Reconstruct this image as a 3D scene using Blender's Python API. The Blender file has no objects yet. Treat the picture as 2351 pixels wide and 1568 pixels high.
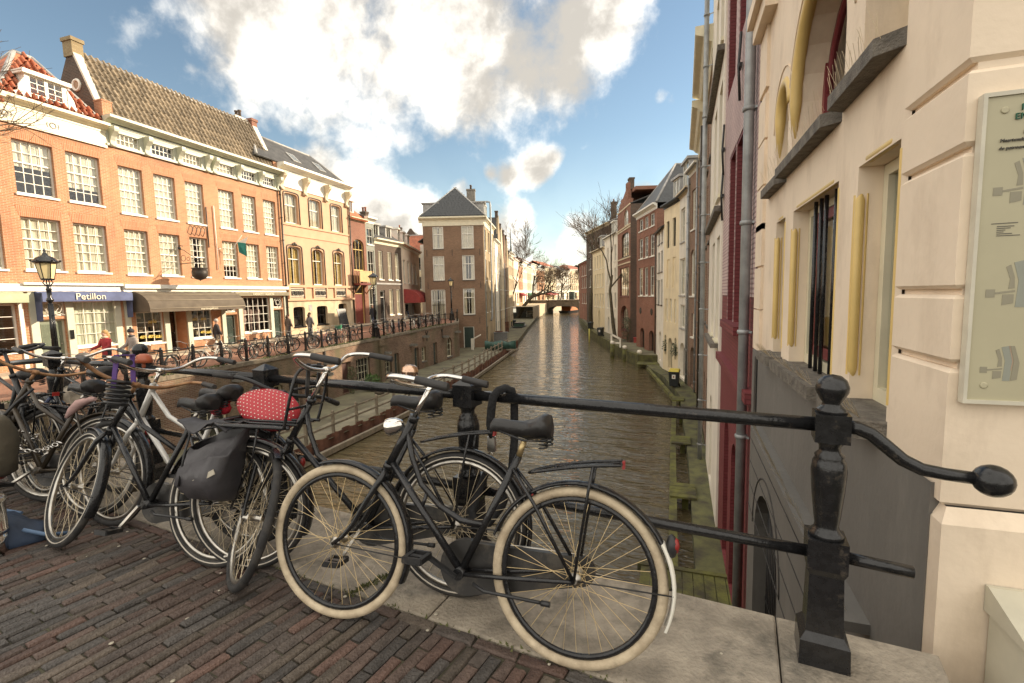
import bpy, math, random
from math import sin, cos, pi, radians, sqrt, atan2
from mathutils import Vector, Matrix
random.seed(7)
scene = bpy.context.scene
COL = scene.collection

# ---------------------------------------------------------------- camera, sky, sun, exposure
YAW, PITCH, ROLL, FPX = radians(19), radians(5.55), 0.022, 1090.0
CAM = Vector((0, 0, 1.45))
_r0 = Vector((cos(YAW), sin(YAW), 0))
_fw = Vector((-sin(YAW) * cos(PITCH), cos(YAW) * cos(PITCH), -sin(PITCH)))
_u0 = _r0.cross(_fw)
_R = _r0 * cos(ROLL) - _u0 * sin(ROLL)
_U = _u0 * cos(ROLL) + _r0 * sin(ROLL)
cam_d = bpy.data.cameras.new('camera')
cam_d.sensor_width = 36
cam_d.lens = FPX / 2351 * 36
cam_d.clip_start, cam_d.clip_end = 0.05, 5000
cam = bpy.data.objects.new('camera', cam_d)
m3 = Matrix((_R, _U, -_fw)).transposed()
cam.matrix_world = Matrix.Translation(CAM) @ m3.to_4x4()
COL.objects.link(cam)
scene.camera = cam

SUNV = Vector((1.0, 0.94, 0.56)).normalized()
SUN_EL = math.asin(SUNV.z)
SUN_AZ = atan2(SUNV.x, SUNV.y)
world = bpy.data.worlds.new('World')
scene.world = world
world.use_nodes = True
nt = world.node_tree
N, Lk = nt.nodes, nt.links
for n in list(N):
    N.remove(n)


def wn(t, **kw):
    n = N.new(t)
    for k, v in kw.items():
        setattr(n, k, v)
    return n


def wmath(op, a, b=None, c=None, clamp=False):
    n = wn('ShaderNodeMath', operation=op, use_clamp=clamp)
    for i, x in enumerate((a, b, c)):
        if x is None:
            continue
        if isinstance(x, (int, float)):
            n.inputs[i].default_value = x
        else:
            Lk.new(x, n.inputs[i])
    return n.outputs[0]


def wvec(op, a, b=None):
    n = wn('ShaderNodeVectorMath', operation=op)
    for i, x in enumerate((a, b)):
        if x is None:
            continue
        if isinstance(x, (tuple, Vector)):
            n.inputs[i].default_value = tuple(x)
        else:
            Lk.new(x, n.inputs[i])
    return n


sky = wn('ShaderNodeTexSky', sky_type='NISHITA', sun_disc=False, sun_elevation=SUN_EL, sun_rotation=SUN_AZ,
         air_density=1.0, dust_density=0.05, ozone_density=1.6)
tc = wn('ShaderNodeTexCoord')
dirv = tc.outputs['Generated']


def wnoise(vec, scale, detail, rough=.55):
    n = wn('ShaderNodeTexNoise')
    n.inputs['Scale'].default_value = scale
    n.inputs['Detail'].default_value = detail
    n.inputs['Roughness'].default_value = rough
    Lk.new(vec, n.inputs['Vector'])
    return n


def sdir(x, y):                                    # direction of a point of the sky as the photograph shows it
    return (_fw + _R * ((x - 1175.5) / FPX) - _U * ((y - 784) / FPX)).normalized()


w1 = wnoise(dirv, 3.2, 5, .6)
w2 = wnoise(dirv, 9.0, 7, .62)
off = wvec('SUBTRACT', w1.outputs['Color'], (.5, .5, .5))
offs = wn('ShaderNodeVectorMath', operation='SCALE')
Lk.new(off.outputs[0], offs.inputs[0])
offs.inputs['Scale'].default_value = .07
warp = wvec('ADD', dirv, offs.outputs[0]).outputs[0]
# cumulus masses: (x, y, angular radius, weight)
CLOUDS = [(600, 10, .13, .95), (500, -40, .11, .75), (760, 70, .14, 1.0), (900, 150, .14, 1.05), (1050, 170, .13, 1.05), (930, 40, .14, 1.0), (1080, 60, .12, .9), (900, 240, .075, .95), (1010, 265, .065, .95), (950, 310, .045, .8),
          (1220, 130, .11, 1.05), (1330, 70, .085, 1.1), (1400, 70, .07, 1.1), (1420, 5, .06, 1.0), (1310, 180, .055, .9), (1110, 250, .06, .9), (1010, -60, .12, .9), (1320, 205, .035, .75),
          (1230, 382, .042, 1.15), (1175, 400, .036, .95), (1262, 360, .026, .95), (1130, 398, .024, .75), (1520, 222, .020, .55), (1545, 230, .016, .5), (440, 148, .016, .55), (1490, 110, .045, .32),
          (730, 390, .065, .85), (790, 440, .08, .9), (690, 350, .045, .6), (870, 490, .09, .85), (960, 520, .08, .8), (1060, 430, .035, .75), (1215, 500, .045, .8), (1180, 540, .06, .75),
          (720, 520, .12, .75), (950, 590, .12, .75), (1340, 555, .075, .85), (1470, 440, .04, .9), (1400, 600, .08, .7), (660, 600, .16, .6), (1200, 620, .12, .75),
          (330, 50, .05, .40), (250, 120, .06, .32), (560, 190, .07, .36), (660, 260, .06, .40), (180, 230, .08, .30), (480, 90, .06, .36), (100, 60, .06, .28)]
acc = None
for (x, y, r, w) in CLOUDS:
    d = sdir(x, y)
    dist = wvec('DISTANCE', warp, d).outputs['Value']
    q = wmath('DIVIDE', dist, r * 1.17)
    q = wmath('MULTIPLY', q, q)
    g = wmath('MULTIPLY', wmath('POWER', 2.718, wmath('MULTIPLY', q, -1.1)), w)
    acc = g if acc is None else wmath('SMOOTH_MAX', acc, g, .25)
# unseen sky outside the frame: thicker cloud, added to brighten the shaded foreground
sep = wn('ShaderNodeSeparateXYZ')
Lk.new(dirv, sep.inputs[0])
fwd = wvec('DOT_PRODUCT', dirv, tuple(_fw)).outputs['Value']
rest = wn('ShaderNodeMapRange')
Lk.new(fwd, rest.inputs['Value'])
rest.inputs['From Min'].default_value = .62
rest.inputs['From Max'].default_value = .35
w3 = wnoise(dirv, 1.7, 4, .55)
restd = wmath('MULTIPLY', rest.outputs[0], wmath('MULTIPLY_ADD', w3.outputs['Fac'], 3.2, -.55))
acc = wmath('ADD', acc, wmath('MAXIMUM', restd, 0.0))
sunoff = wvec('ADD', warp, tuple(SUNV * .055)).outputs[0]
w5 = wnoise(warp, 5.5, 8, .58)
w6 = wnoise(sunoff, 5.5, 8, .58)
big = wnoise(dirv, 4.2, 3, .5)
n5 = wmath('ADD', wmath('MULTIPLY_ADD', w5.outputs['Fac'], 1.9, -.98), wmath('MULTIPLY_ADD', w2.outputs['Fac'], .7, -.35))
dens = wmath('ADD', acc, n5)
cov = wn('ShaderNodeMapRange', interpolation_type='SMOOTHSTEP')
Lk.new(dens, cov.inputs['Value'])
cov.inputs['From Min'].default_value = .30
cov.inputs['From Max'].default_value = .84
# thick parts turn grey, sides towards the sun stay bright
relief = wmath('MULTIPLY', wmath('SUBTRACT', w5.outputs['Fac'], w6.outputs['Fac']), 3.6)
core = wn('ShaderNodeMapRange', interpolation_type='SMOOTHSTEP')
corev = wmath('ADD', wmath('MULTIPLY', acc, .95), wmath('SUBTRACT', wmath('MULTIPLY_ADD', big.outputs['Fac'], 2.4, -1.2), relief))
front = wmath('MULTIPLY', rest.outputs[0], -1.1)  # keeps the unseen clouds white, without grey cores, for more fill light
corev = wmath('ADD', corev, front)
Lk.new(corev, core.inputs['Value'])
core.inputs['From Min'].default_value = .10
core.inputs['From Max'].default_value = 1.15
ccol = wn('ShaderNodeMix', data_type='RGBA')
Lk.new(core.outputs[0], ccol.inputs['Factor'])
ccol.inputs[6].default_value = (1.0, .94, .84, 1)
ccol.inputs[7].default_value = (.40, .37, .325, 1)
bg_sky = wn('ShaderNodeBackground')
tint = wn('ShaderNodeMix', data_type='RGBA', blend_type='MULTIPLY')
tint.inputs['Factor'].default_value = 1
Lk.new(sky.outputs[0], tint.inputs[6])
tint.inputs[7].default_value = (1.0, .93, .80, 1)
Lk.new(tint.outputs[2], bg_sky.inputs['Color'])
bg_sky.inputs['Strength'].default_value = .066
bg_cl = wn('ShaderNodeBackground')
Lk.new(ccol.outputs[2], bg_cl.inputs['Color'])
bg_cl.inputs['Strength'].default_value = 0.60
mixw = wn('ShaderNodeMixShader')
hz = wn('ShaderNodeMapRange')
Lk.new(sep.outputs['Z'], hz.inputs['Value'])
hz.inputs['From Min'].default_value = .30
hz.inputs['From Max'].default_value = .0
hz.inputs['To Min'].default_value = 0
hz.inputs['To Max'].default_value = .14
covm = wmath('MAXIMUM', wmath('MULTIPLY', cov.outputs[0], .96), hz.outputs[0])
Lk.new(covm, mixw.inputs[0])
Lk.new(bg_sky.outputs[0], mixw.inputs[1])
Lk.new(bg_cl.outputs[0], mixw.inputs[2])
wo = wn('ShaderNodeOutputWorld')
Lk.new(mixw.outputs[0], wo.inputs['Surface'])

sun_d = bpy.data.lights.new('sun', 'SUN')
sun_d.energy = 2.7
sun_d.angle = radians(.6)
sun_d.color = (1.0, .83, .62)
sun = bpy.data.objects.new('sun', sun_d)
sun.rotation_euler = SUNV.to_track_quat('Z', 'Y').to_euler()
sun.location = SUNV * 200
COL.objects.link(sun)

scene.view_settings.view_transform = 'Standard'
scene.view_settings.look = 'None'
scene.view_settings.exposure = 1.6
scene.view_settings.gamma = 1
scene.view_settings.use_curve_mapping = False
scene.render.engine = 'CYCLES'
cy = scene.cycles
cy.max_bounces, cy.diffuse_bounces, cy.glossy_bounces, cy.transmission_bounces, cy.transparent_max_bounces = 7, 4, 3, 3, 8
cy.use_denoising = True
cy.caustics_reflective = cy.caustics_refractive = False
cy.sample_clamp_indirect = 6


# ---------------------------------------------------------------- where a point seen in the photograph stands on a known plane
def pray(x, y):
    return _fw + _R * ((x - 1175.5) / FPX) - _U * ((y - 784) / FPX)


def on_z(x, y, z):
    d = pray(x, y)
    return CAM + d * ((z - CAM.z) / d.z)


def seen(p):
    d = Vector(p) - CAM
    z = d.dot(_fw)
    if z < .1:
        return None
    return (1175.5 + FPX * d.dot(_R) / z, 784 - FPX * d.dot(_U) / z, z)


# ---------------------------------------------------------------- mesh building
class MB:
    def __init__(self, T=None):
        self.v, self.f, self.s, self.T = [], [], [], T

    def add(self, vs, fs, smooth=False):
        b = len(self.v)
        if self.T is not None:
            vs = [self.T @ Vector(p) for p in vs]
        self.v.extend([tuple(p) for p in vs])
        self.f.extend([tuple(i + b for i in f) for f in fs])
        self.s.extend([smooth] * len(fs))
        return self

    def quad(self, a, b, c, d):
        return self.add([a, b, c, d], [(0, 1, 2, 3)])

    def box(self, x0, x1, y0, y1, z0, z1):
        return self.add([(x0, y0, z0), (x1, y0, z0), (x1, y1, z0), (x0, y1, z0), (x0, y0, z1), (x1, y0, z1), (x1, y1, z1), (x0, y1, z1)],
                        [(0, 3, 2, 1), (4, 5, 6, 7), (0, 1, 5, 4), (1, 2, 6, 5), (2, 3, 7, 6), (3, 0, 4, 7)])

    def frustum(self, c, z0, z1, a0, b0, a1, b1):
        x, y = c
        return self.add([(x - a0, y - b0, z0), (x + a0, y - b0, z0), (x + a0, y + b0, z0), (x - a0, y + b0, z0),
                         (x - a1, y - b1, z1), (x + a1, y - b1, z1), (x + a1, y + b1, z1), (x - a1, y + b1, z1)],
                        [(0, 3, 2, 1), (4, 5, 6, 7), (0, 1, 5, 4), (1, 2, 6, 5), (2, 3, 7, 6), (3, 0, 4, 7)])

    def tube(self, pts, r, n=8, closed=False, caps=True, flat=1.0):
        P = [Vector(p) for p in pts]
        k = len(P)
        rs = r if isinstance(r, (list, tuple)) else [r] * k
        vs, fs = [], []
        t0 = (P[1] - P[0]).normalized()
        nrm = t0.orthogonal().normalized()
        if abs(t0.z) < .9:
            nrm = (Vector((0, 0, 1)) - t0 * t0.z).normalized()
        for i in range(k):
            if closed:
                t = P[(i + 1) % k] - P[i - 1]
            elif i == 0:
                t = P[1] - P[0]
            elif i == k - 1:
                t = P[-1] - P[-2]
            else:
                t = (P[i + 1] - P[i]).normalized() + (P[i] - P[i - 1]).normalized()
            if t.length < 1e-9:
                t = t0
            t.normalize()
            nn = nrm - t * nrm.dot(t)
            if nn.length < 1e-6:
                nn = t.orthogonal()
            nrm = nn.normalized()
            bi = t.cross(nrm)
            for j in range(n):
                a = 2 * pi * j / n
                vs.append(P[i] + nrm * (cos(a) * rs[i]) + bi * (sin(a) * rs[i] * flat))
        m = k if closed else k - 1
        for i in range(m):
            for j in range(n):
                a, b = i * n + j, i * n + (j + 1) % n
                c, d = ((i + 1) % k) * n + (j + 1) % n, ((i + 1) % k) * n + j
                fs.append((a, b, c, d))
        self.add(vs, fs, True)
        if caps and not closed:
            b = len(self.v) - k * n
            self.f.append(tuple(b + j for j in reversed(range(n))))
            self.f.append(tuple(b + (k - 1) * n + j for j in range(n)))
            self.s += [False, False]
        return self

    def lathe(self, prof, c=(0, 0, 0), n=16, smooth=True, axis=None, ph=0.0):
        M = Matrix.Translation(Vector(c))
        if axis is not None:
            M = M @ Vector(axis).normalized().to_track_quat('Z', 'Y').to_matrix().to_4x4()
        vs, fs = [], []
        k = len(prof)
        for (r, z) in prof:
            for j in range(n):
                a = 2 * pi * j / n + ph
                vs.append(M @ Vector((r * cos(a), r * sin(a), z)))
        for i in range(k - 1):
            for j in range(n):
                fs.append((i * n + j, i * n + (j + 1) % n, (i + 1) * n + (j + 1) % n, (i + 1) * n + j))
        self.add(vs, fs, smooth)
        b = len(self.v) - k * n
        if prof[0][0] > 1e-4:
            self.f.append(tuple(b + j for j in reversed(range(n))))
            self.s.append(False)
        if prof[-1][0] > 1e-4:
            self.f.append(tuple(b + (k - 1) * n + j for j in range(n)))
            self.s.append(False)
        return self

    def ball(self, c, r, n=12, sc=(1, 1, 1)):
        m = max(4, n // 2)
        prof = [(max(1e-5, r * sin(pi * i / m)), -r * cos(pi * i / m)) for i in range(m + 1)]
        b = len(self.v)
        T, self.T = self.T, None
        self.lathe(prof, (0, 0, 0), n)
        self.T = T
        for i in range(b, len(self.v)):
            p = Vector((self.v[i][0] * sc[0] + c[0], self.v[i][1] * sc[1] + c[1], self.v[i][2] * sc[2] + c[2]))
            self.v[i] = tuple(T @ p) if T is not None else tuple(p)
        return self

    def bar(self, p, q, w, h, up=(0, 0, 1)):
        p, q = Vector(p), Vector(q)
        t = (q - p).normalized()
        u = Vector(up)
        s = t.cross(u)
        if s.length < 1e-5:
            s = t.orthogonal()
        s.normalize()
        u = s.cross(t)
        s, u = s * (w / 2), u * (h / 2)
        vs = [p - s - u, p + s - u, p + s + u, p - s + u, q - s - u, q + s - u, q + s + u, q - s + u]
        return self.add(vs, [(0, 1, 2, 3), (7, 6, 5, 4), (4, 5, 1, 0), (5, 6, 2, 1), (6, 7, 3, 2), (7, 4, 0, 3)])

    def torus(self, c, R, r, n=32, m=8, axis='y', a0=0.0, a1=2 * pi, flat=1.0):
        pts = []
        full = abs(a1 - a0 - 2 * pi) < 1e-6
        k = n if full else n + 1
        for i in range(k):
            a = a0 + (a1 - a0) * i / n
            if axis == 'y':
                pts.append((c[0] + R * cos(a), c[1], c[2] + R * sin(a)))
            elif axis == 'z':
                pts.append((c[0] + R * cos(a), c[1] + R * sin(a), c[2]))
            else:
                pts.append((c[0], c[1] + R * cos(a), c[2] + R * sin(a)))
        return self.tube(pts, r, m, closed=full, flat=flat)

    def prism(self, poly, y0, y1):                  # polygon in x,z pulled along y
        n = len(poly)
        vs = [(x, y0, z) for x, z in poly] + [(x, y1, z) for x, z in poly]
        fs = [tuple(range(n)), tuple(reversed(range(n, 2 * n)))]
        fs += [(i, i + n, (i + 1) % n + n, (i + 1) % n) for i in range(n)]
        return self.add(vs, fs)

    def slab(self, poly, z0, z1):                   # polygon in x,y pulled along z
        n = len(poly)
        vs = [(x, y, z0) for x, y in poly] + [(x, y, z1) for x, y in poly]
        fs = [tuple(reversed(range(n))), tuple(range(n, 2 * n))]
        fs += [(i, (i + 1) % n, (i + 1) % n + n, i + n) for i in range(n)]
        return self.add(vs, fs)

    def mesh(self, name, mat):
        me = bpy.data.meshes.new(name)
        me.from_pydata(self.v, [], self.f)
        me.polygons.foreach_set('use_smooth', self.s)
        if mat is not None:
            for m in (mat if isinstance(mat, (list, tuple)) else [mat]):
                me.materials.append(m)
        me.update()
        return me

    def obj(self, name, mat, parent=None, loc=None, mat_l=None):
        return link(name, self.mesh(name, mat), parent, loc, mat_l)


def link(name, data, parent=None, loc=None, mat_l=None):
    o = bpy.data.objects.new(name, data)
    COL.objects.link(o)
    if parent is not None:
        o.parent = parent
    if mat_l is not None:
        o.matrix_local = mat_l
    elif loc is not None:
        o.location = loc
    return o


def tag(o, label, cat, group=None):
    o['label'] = label
    o['category'] = cat
    if group:
        o['group'] = group
    return o


def thing(name, label, cat, loc=(0, 0, 0), rz=0.0, group=None):
    o = bpy.data.objects.new(name, None)
    COL.objects.link(o)
    o.empty_display_size = .2
    o.location = loc
    o.rotation_euler = (0, 0, rz)
    return tag(o, label, cat, group)


def struct(o, kind='structure'):
    o['kind'] = kind
    return o


KIDS = {}


def copy_tree(o, parent=None):
    c = o.copy()
    COL.objects.link(c)
    if parent is not None:
        c.parent = parent
        c.matrix_parent_inverse = o.matrix_parent_inverse
    for ch in list(o.children):
        copy_tree(ch, c)
    return c


# ---------------------------------------------------------------- materials
MATS = {}


def mat(name, col, rough=.6, var=.15, scale=6.0, bump=.0, metal=0.0, col2=None, bscale=None, spec=.5, rnd=0.0, coat=0.0, detail=5, mixlo=.35, mixhi=.65, dirt=None, dlo=.55, dhi=.75, dscale=1.0, dz=.3):
    m = bpy.data.materials.new(name)
    m.use_nodes = True
    t = m.node_tree
    b = t.nodes['Principled BSDF']
    b.inputs['Roughness'].default_value = rough
    b.inputs['Metallic'].default_value = metal
    b.inputs['Specular IOR Level'].default_value = spec
    if coat:
        b.inputs['Coat Weight'].default_value = coat
        b.inputs['Coat Roughness'].default_value = .12
    co = t.nodes.new('ShaderNodeTexCoord')
    no = t.nodes.new('ShaderNodeTexNoise')
    no.inputs['Scale'].default_value = scale
    no.inputs['Detail'].default_value = detail
    no.inputs['Roughness'].default_value = .6
    t.links.new(co.outputs['Object'], no.inputs['Vector'])
    mr = t.nodes.new('ShaderNodeMapRange')
    mr.inputs['From Min'].default_value = mixlo
    mr.inputs['From Max'].default_value = mixhi
    t.links.new(no.outputs['Fac'], mr.inputs['Value'])
    mx = t.nodes.new('ShaderNodeMix')
    mx.data_type = 'RGBA'
    lo = tuple(max(0, c * (1 - var)) for c in col)
    hi = tuple(c * (1 + var) for c in (col2 or col)) if col2 is None else col2
    mx.inputs[6].default_value = (*lo, 1)
    mx.inputs[7].default_value = (*hi, 1)
    t.links.new(mr.outputs[0], mx.inputs['Factor'])
    out = mx.outputs[2]
    if dirt is not None:
        mp = t.nodes.new('ShaderNodeMapping')
        mp.inputs['Scale'].default_value = (dscale, dscale, dscale * dz)
        mp.inputs['Location'].default_value = (5.3, 2.1, 7.7)
        t.links.new(co.outputs['Object'], mp.inputs['Vector'])
        n4 = t.nodes.new('ShaderNodeTexNoise')
        n4.inputs['Scale'].default_value = 1
        n4.inputs['Detail'].default_value = 9
        n4.inputs['Roughness'].default_value = .68
        t.links.new(mp.outputs[0], n4.inputs['Vector'])
        m5 = t.nodes.new('ShaderNodeMapRange')
        m5.inputs['From Min'].default_value = dlo
        m5.inputs['From Max'].default_value = dhi
        t.links.new(n4.outputs['Fac'], m5.inputs['Value'])
        m6 = t.nodes.new('ShaderNodeMix')
        m6.data_type = 'RGBA'
        m6.inputs[7].default_value = (*dirt, 1)
        t.links.new(m5.outputs[0], m6.inputs['Factor'])
        t.links.new(out, m6.inputs[6])
        out = m6.outputs[2]
    if rnd:
        oi = t.nodes.new('ShaderNodeObjectInfo')
        hs = t.nodes.new('ShaderNodeHueSaturation')
        r2 = t.nodes.new('ShaderNodeMapRange')
        r2.inputs['To Min'].default_value = 1 - rnd
        r2.inputs['To Max'].default_value = 1 + rnd
        t.links.new(oi.outputs['Random'], r2.inputs['Value'])
        t.links.new(r2.outputs[0], hs.inputs['Value'])
        t.links.new(out, hs.inputs['Color'])
        out = hs.outputs[0]
    t.links.new(out, b.inputs['Base Color'])
    if bump:
        n2 = t.nodes.new('ShaderNodeTexNoise')
        n2.inputs['Scale'].default_value = bscale or scale * 8
        n2.inputs['Detail'].default_value = 6
        t.links.new(co.outputs['Object'], n2.inputs['Vector'])
        bu = t.nodes.new('ShaderNodeBump')
        bu.inputs['Strength'].default_value = bump
        bu.inputs['Distance'].default_value = .02
        t.links.new(n2.outputs['Fac'], bu.inputs['Height'])
        t.links.new(bu.outputs[0], b.inputs['Normal'])
    MATS[name] = m
    return m


def brick_mat(name, c1, c2, mortar, bw=.22, bh=.066, msize=.009, blotch=(.75, 1.15), bump=.5, rough=.85, stain=None, scale=.35, swap=False, stf=.75):
    m = bpy.data.materials.new(name)
    m.use_nodes = True
    t = m.node_tree
    nd, lk = t.nodes, t.links
    b = nd['Principled BSDF']
    b.inputs['Roughness'].default_value = rough
    b.inputs['Specular IOR Level'].default_value = .3
    co = nd.new('ShaderNodeTexCoord')
    sx = nd.new('ShaderNodeSeparateXYZ')
    lk.new(co.outputs['Object'], sx.inputs[0])
    sn = nd.new('ShaderNodeSeparateXYZ')
    lk.new(co.outputs['Normal'], sn.inputs[0])
    ab = nd.new('ShaderNodeMath')
    ab.operation = 'ABSOLUTE'
    lk.new(sn.outputs['X'], ab.inputs[0])
    gt = nd.new('ShaderNodeMath')
    gt.operation = 'GREATER_THAN'
    gt.inputs[1].default_value = .6
    lk.new(ab.outputs[0], gt.inputs[0])
    mx = nd.new('ShaderNodeMix')
    lk.new(gt.outputs[0], mx.inputs['Factor'])
    lk.new(sx.outputs['X'], mx.inputs[2])
    lk.new(sx.outputs['Y'], mx.inputs[3])
    cb = nd.new('ShaderNodeCombineXYZ')
    lk.new(mx.outputs[0], cb.inputs['Y' if swap else 'X'])
    lk.new(sx.outputs['Z'], cb.inputs['X' if swap else 'Y'])
    br = nd.new('ShaderNodeTexBrick')
    br.inputs['Scale'].default_value = 1
    br.inputs['Brick Width'].default_value = bw
    br.inputs['Row Height'].default_value = bh
    br.inputs['Mortar Size'].default_value = msize
    br.inputs['Mortar Smooth'].default_value = .3
    br.inputs['Bias'].default_value = -.1
    br.inputs['Color1'].default_value = (*c1, 1)
    br.inputs['Color2'].default_value = (*c2, 1)
    br.inputs['Mortar'].default_value = (*mortar, 1)
    lk.new(cb.outputs[0], br.inputs['Vector'])
    no = nd.new('ShaderNodeTexNoise')
    no.inputs['Scale'].default_value = scale
    no.inputs['Detail'].default_value = 8
    no.inputs['Roughness'].default_value = .65
    lk.new(co.outputs['Object'], no.inputs['Vector'])
    mr = nd.new('ShaderNodeMapRange')
    mr.inputs['From Min'].default_value = .3
    mr.inputs['From Max'].default_value = .7
    mr.inputs['To Min'].default_value = blotch[0]
    mr.inputs['To Max'].default_value = blotch[1]
    lk.new(no.outputs['Fac'], mr.inputs['Value'])
    hs = nd.new('ShaderNodeHueSaturation')
    lk.new(mr.outputs[0], hs.inputs['Value'])
    lk.new(br.outputs['Color'], hs.inputs['Color'])
    out = hs.outputs[0]
    if stain is not None:
        n3 = nd.new('ShaderNodeTexNoise')
        n3.inputs['Scale'].default_value = .55
        n3.inputs['Detail'].default_value = 7
        mp = nd.new('ShaderNodeMapping')
        mp.inputs['Scale'].default_value = (1, 1, .35)
        mp.inputs['Location'].default_value = (3.1, 1.7, 9)
        lk.new(co.outputs['Object'], mp.inputs['Vector'])
        lk.new(mp.outputs[0], n3.inputs['Vector'])
        r3 = nd.new('ShaderNodeMapRange')
        r3.inputs['From Min'].default_value = .48
        r3.inputs['From Max'].default_value = .66
        r3.inputs['To Max'].default_value = stf
        lk.new(n3.outputs['Fac'], r3.inputs['Value'])
        m4 = nd.new('ShaderNodeMix')
        m4.data_type = 'RGBA'
        lk.new(r3.outputs[0], m4.inputs['Factor'])
        lk.new(out, m4.inputs[6])
        m4.inputs[7].default_value = (*stain, 1)
        out = m4.outputs[2]
    lk.new(out, b.inputs['Base Color'])
    bu = nd.new('ShaderNodeBump')
    bu.inputs['Strength'].default_value = bump
    bu.inputs['Distance'].default_value = .012
    bu.invert = True
    lk.new(br.outputs['Fac'], bu.inputs['Height'])
    lk.new(bu.outputs[0], b.inputs['Normal'])
    MATS[name] = m
    return m


def glass_mat(name, tintc=(.95, .96, .95), ior=1.55, rough=.01):
    m = bpy.data.materials.new(name)
    m.use_nodes = True
    t = m.node_tree
    nd, lk = t.nodes, t.links
    for n in list(nd):
        nd.remove(n)
    o = nd.new('ShaderNodeOutputMaterial')
    mx = nd.new('ShaderNodeMixShader')
    tr = nd.new('ShaderNodeBsdfTransparent')
    tr.inputs[0].default_value = (*tintc, 1)
    gl = nd.new('ShaderNodeBsdfGlossy')
    gl.inputs['Roughness'].default_value = rough
    co = nd.new('ShaderNodeTexCoord')
    no = nd.new('ShaderNodeTexNoise')
    no.inputs['Scale'].default_value = 2.2
    no.inputs['Detail'].default_value = 1
    lk.new(co.outputs['Object'], no.inputs['Vector'])
    bu = nd.new('ShaderNodeBump')
    bu.inputs['Strength'].default_value = .12
    bu.inputs['Distance'].default_value = .05
    lk.new(no.outputs['Fac'], bu.inputs['Height'])
    lk.new(bu.outputs[0], gl.inputs['Normal'])
    fr = nd.new('ShaderNodeFresnel')
    fr.inputs['IOR'].default_value = ior
    ma = nd.new('ShaderNodeMath')
    ma.operation = 'MULTIPLY_ADD'
    ma.inputs[1].default_value = 1.0
    ma.inputs[2].default_value = .08
    lk.new(fr.outputs[0], ma.inputs[0])
    ge = nd.new('ShaderNodeNewGeometry')
    iv = nd.new('ShaderNodeMath')
    iv.operation = 'SUBTRACT'
    iv.inputs[0].default_value = 1
    lk.new(ge.outputs['Backfacing'], iv.inputs[1])
    mu = nd.new('ShaderNodeMath')
    mu.operation = 'MULTIPLY'
    lk.new(ma.outputs[0], mu.inputs[0])
    lk.new(iv.outputs[0], mu.inputs[1])
    lk.new(mu.outputs[0], mx.inputs[0])
    lk.new(tr.outputs[0], mx.inputs[1])
    lk.new(gl.outputs[0], mx.inputs[2])
    lk.new(mx.outputs[0], o.inputs[0])
    MATS[name] = m
    return m


GLASS = glass_mat('window_glass')
WHITE = mat('white_paint', (.78, .75, .66), .45, .06, 3)
CREAMP = mat('cream_paint', (.74, .68, .50), .45, .07, 3)
GREENGREY = mat('grey_green_paint', (.52, .53, .42), .5, .06, 3)
DKGREEN = mat('dark_green_paint', (.035, .055, .045), .35, .1, 5)
BLACKP = mat('black_gloss_paint', (.014, .014, .015), .2, .3, 30, bump=.10, bscale=45, dirt=(.085, .070, .055), dlo=.60, dhi=.72, dscale=14, dz=1)
BLACKM = mat('black_metal', (.018, .018, .019), .4, .3, 25, bump=.06, bscale=80, dirt=(.08, .062, .045), dlo=.58, dhi=.72, dscale=12, dz=1)
CURTAIN = mat('curtain_cloth', (.68, .60, .45), .9, .12, 2)
NET = mat('net_curtain', (.80, .74, .60), .9, .08, 2)
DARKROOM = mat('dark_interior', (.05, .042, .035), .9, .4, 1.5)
LEAD = mat('lead_sheet', (.34, .33, .31), .5, .2, 3, bump=.2, bscale=8)
ZINC = mat('zinc_pipe', (.30, .31, .31), .45, .2, 4, metal=.2)
STONE = mat('bluestone', (.32, .275, .215), .8, .32, 5, bump=.6, bscale=60, detail=9, dirt=(.13, .115, .09), dlo=.52, dhi=.70, dscale=5, dz=1)
SILL = mat('dark_stone_sill', (.16, .142, .118), .8, .35, 12, bump=.7, bscale=90)
SAND = mat('sandstone', (.62, .52, .36), .75, .12, 2, bump=.15, bscale=25)
BRICK_A = brick_mat('orange_brick', (.45, .178, .085), (.55, .252, .122), (.56, .45, .32), blotch=(.80, 1.15), stain=(.30, .15, .09), stf=.5)
BRICK_A2 = brick_mat('orange_brick_soft', (.46, .195, .095), (.55, .265, .13), (.54, .42, .29), blotch=(.80, 1.15), stain=(.30, .16, .10), stf=.5)
SOLDIER = brick_mat('soldier_brick', (.40, .16, .08), (.48, .22, .11), (.50, .37, .25), bw=.46, bh=.066, blotch=(.9, 1.1), swap=True)
BRICK_B = brick_mat('brown_brick', (.20, .115, .070), (.27, .155, .095), (.30, .235, .17))
BRICK_DK = brick_mat('dark_brick', (.085, .060, .047), (.13, .085, .06), (.18, .15, .12))
BRICK_RED = brick_mat('red_brown_brick', (.23, .085, .055), (.29, .12, .075), (.32, .24, .18))
BRICK_MAR = brick_mat('maroon_painted_brick', (.19, .042, .046), (.215, .052, .055), (.15, .034, .036), bw=.21, bh=.07, msize=.012, bump=.9, blotch=(.9, 1.15), rough=.6)
BRICK_SHEEN = brick_mat('maroon_brick_sky_sheen', (.58, .44, .42), (.64, .50, .47), (.40, .27, .26), bw=.21, bh=.07, msize=.014, bump=1.0, rough=.75)  # maroon gloss brick with the grazing sky sheen put into its colour
BRICK_Q = brick_mat('quay_brick', (.17, .095, .062), (.28, .17, .11), (.33, .28, .215), bw=.20, bh=.07, blotch=(.6, 1.25), stain=(.10, .105, .055), bump=.9)
BRICK_Y = brick_mat('yellow_grey_brick', (.42, .31, .18), (.46, .36, .22), (.40, .33, .24))
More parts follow.
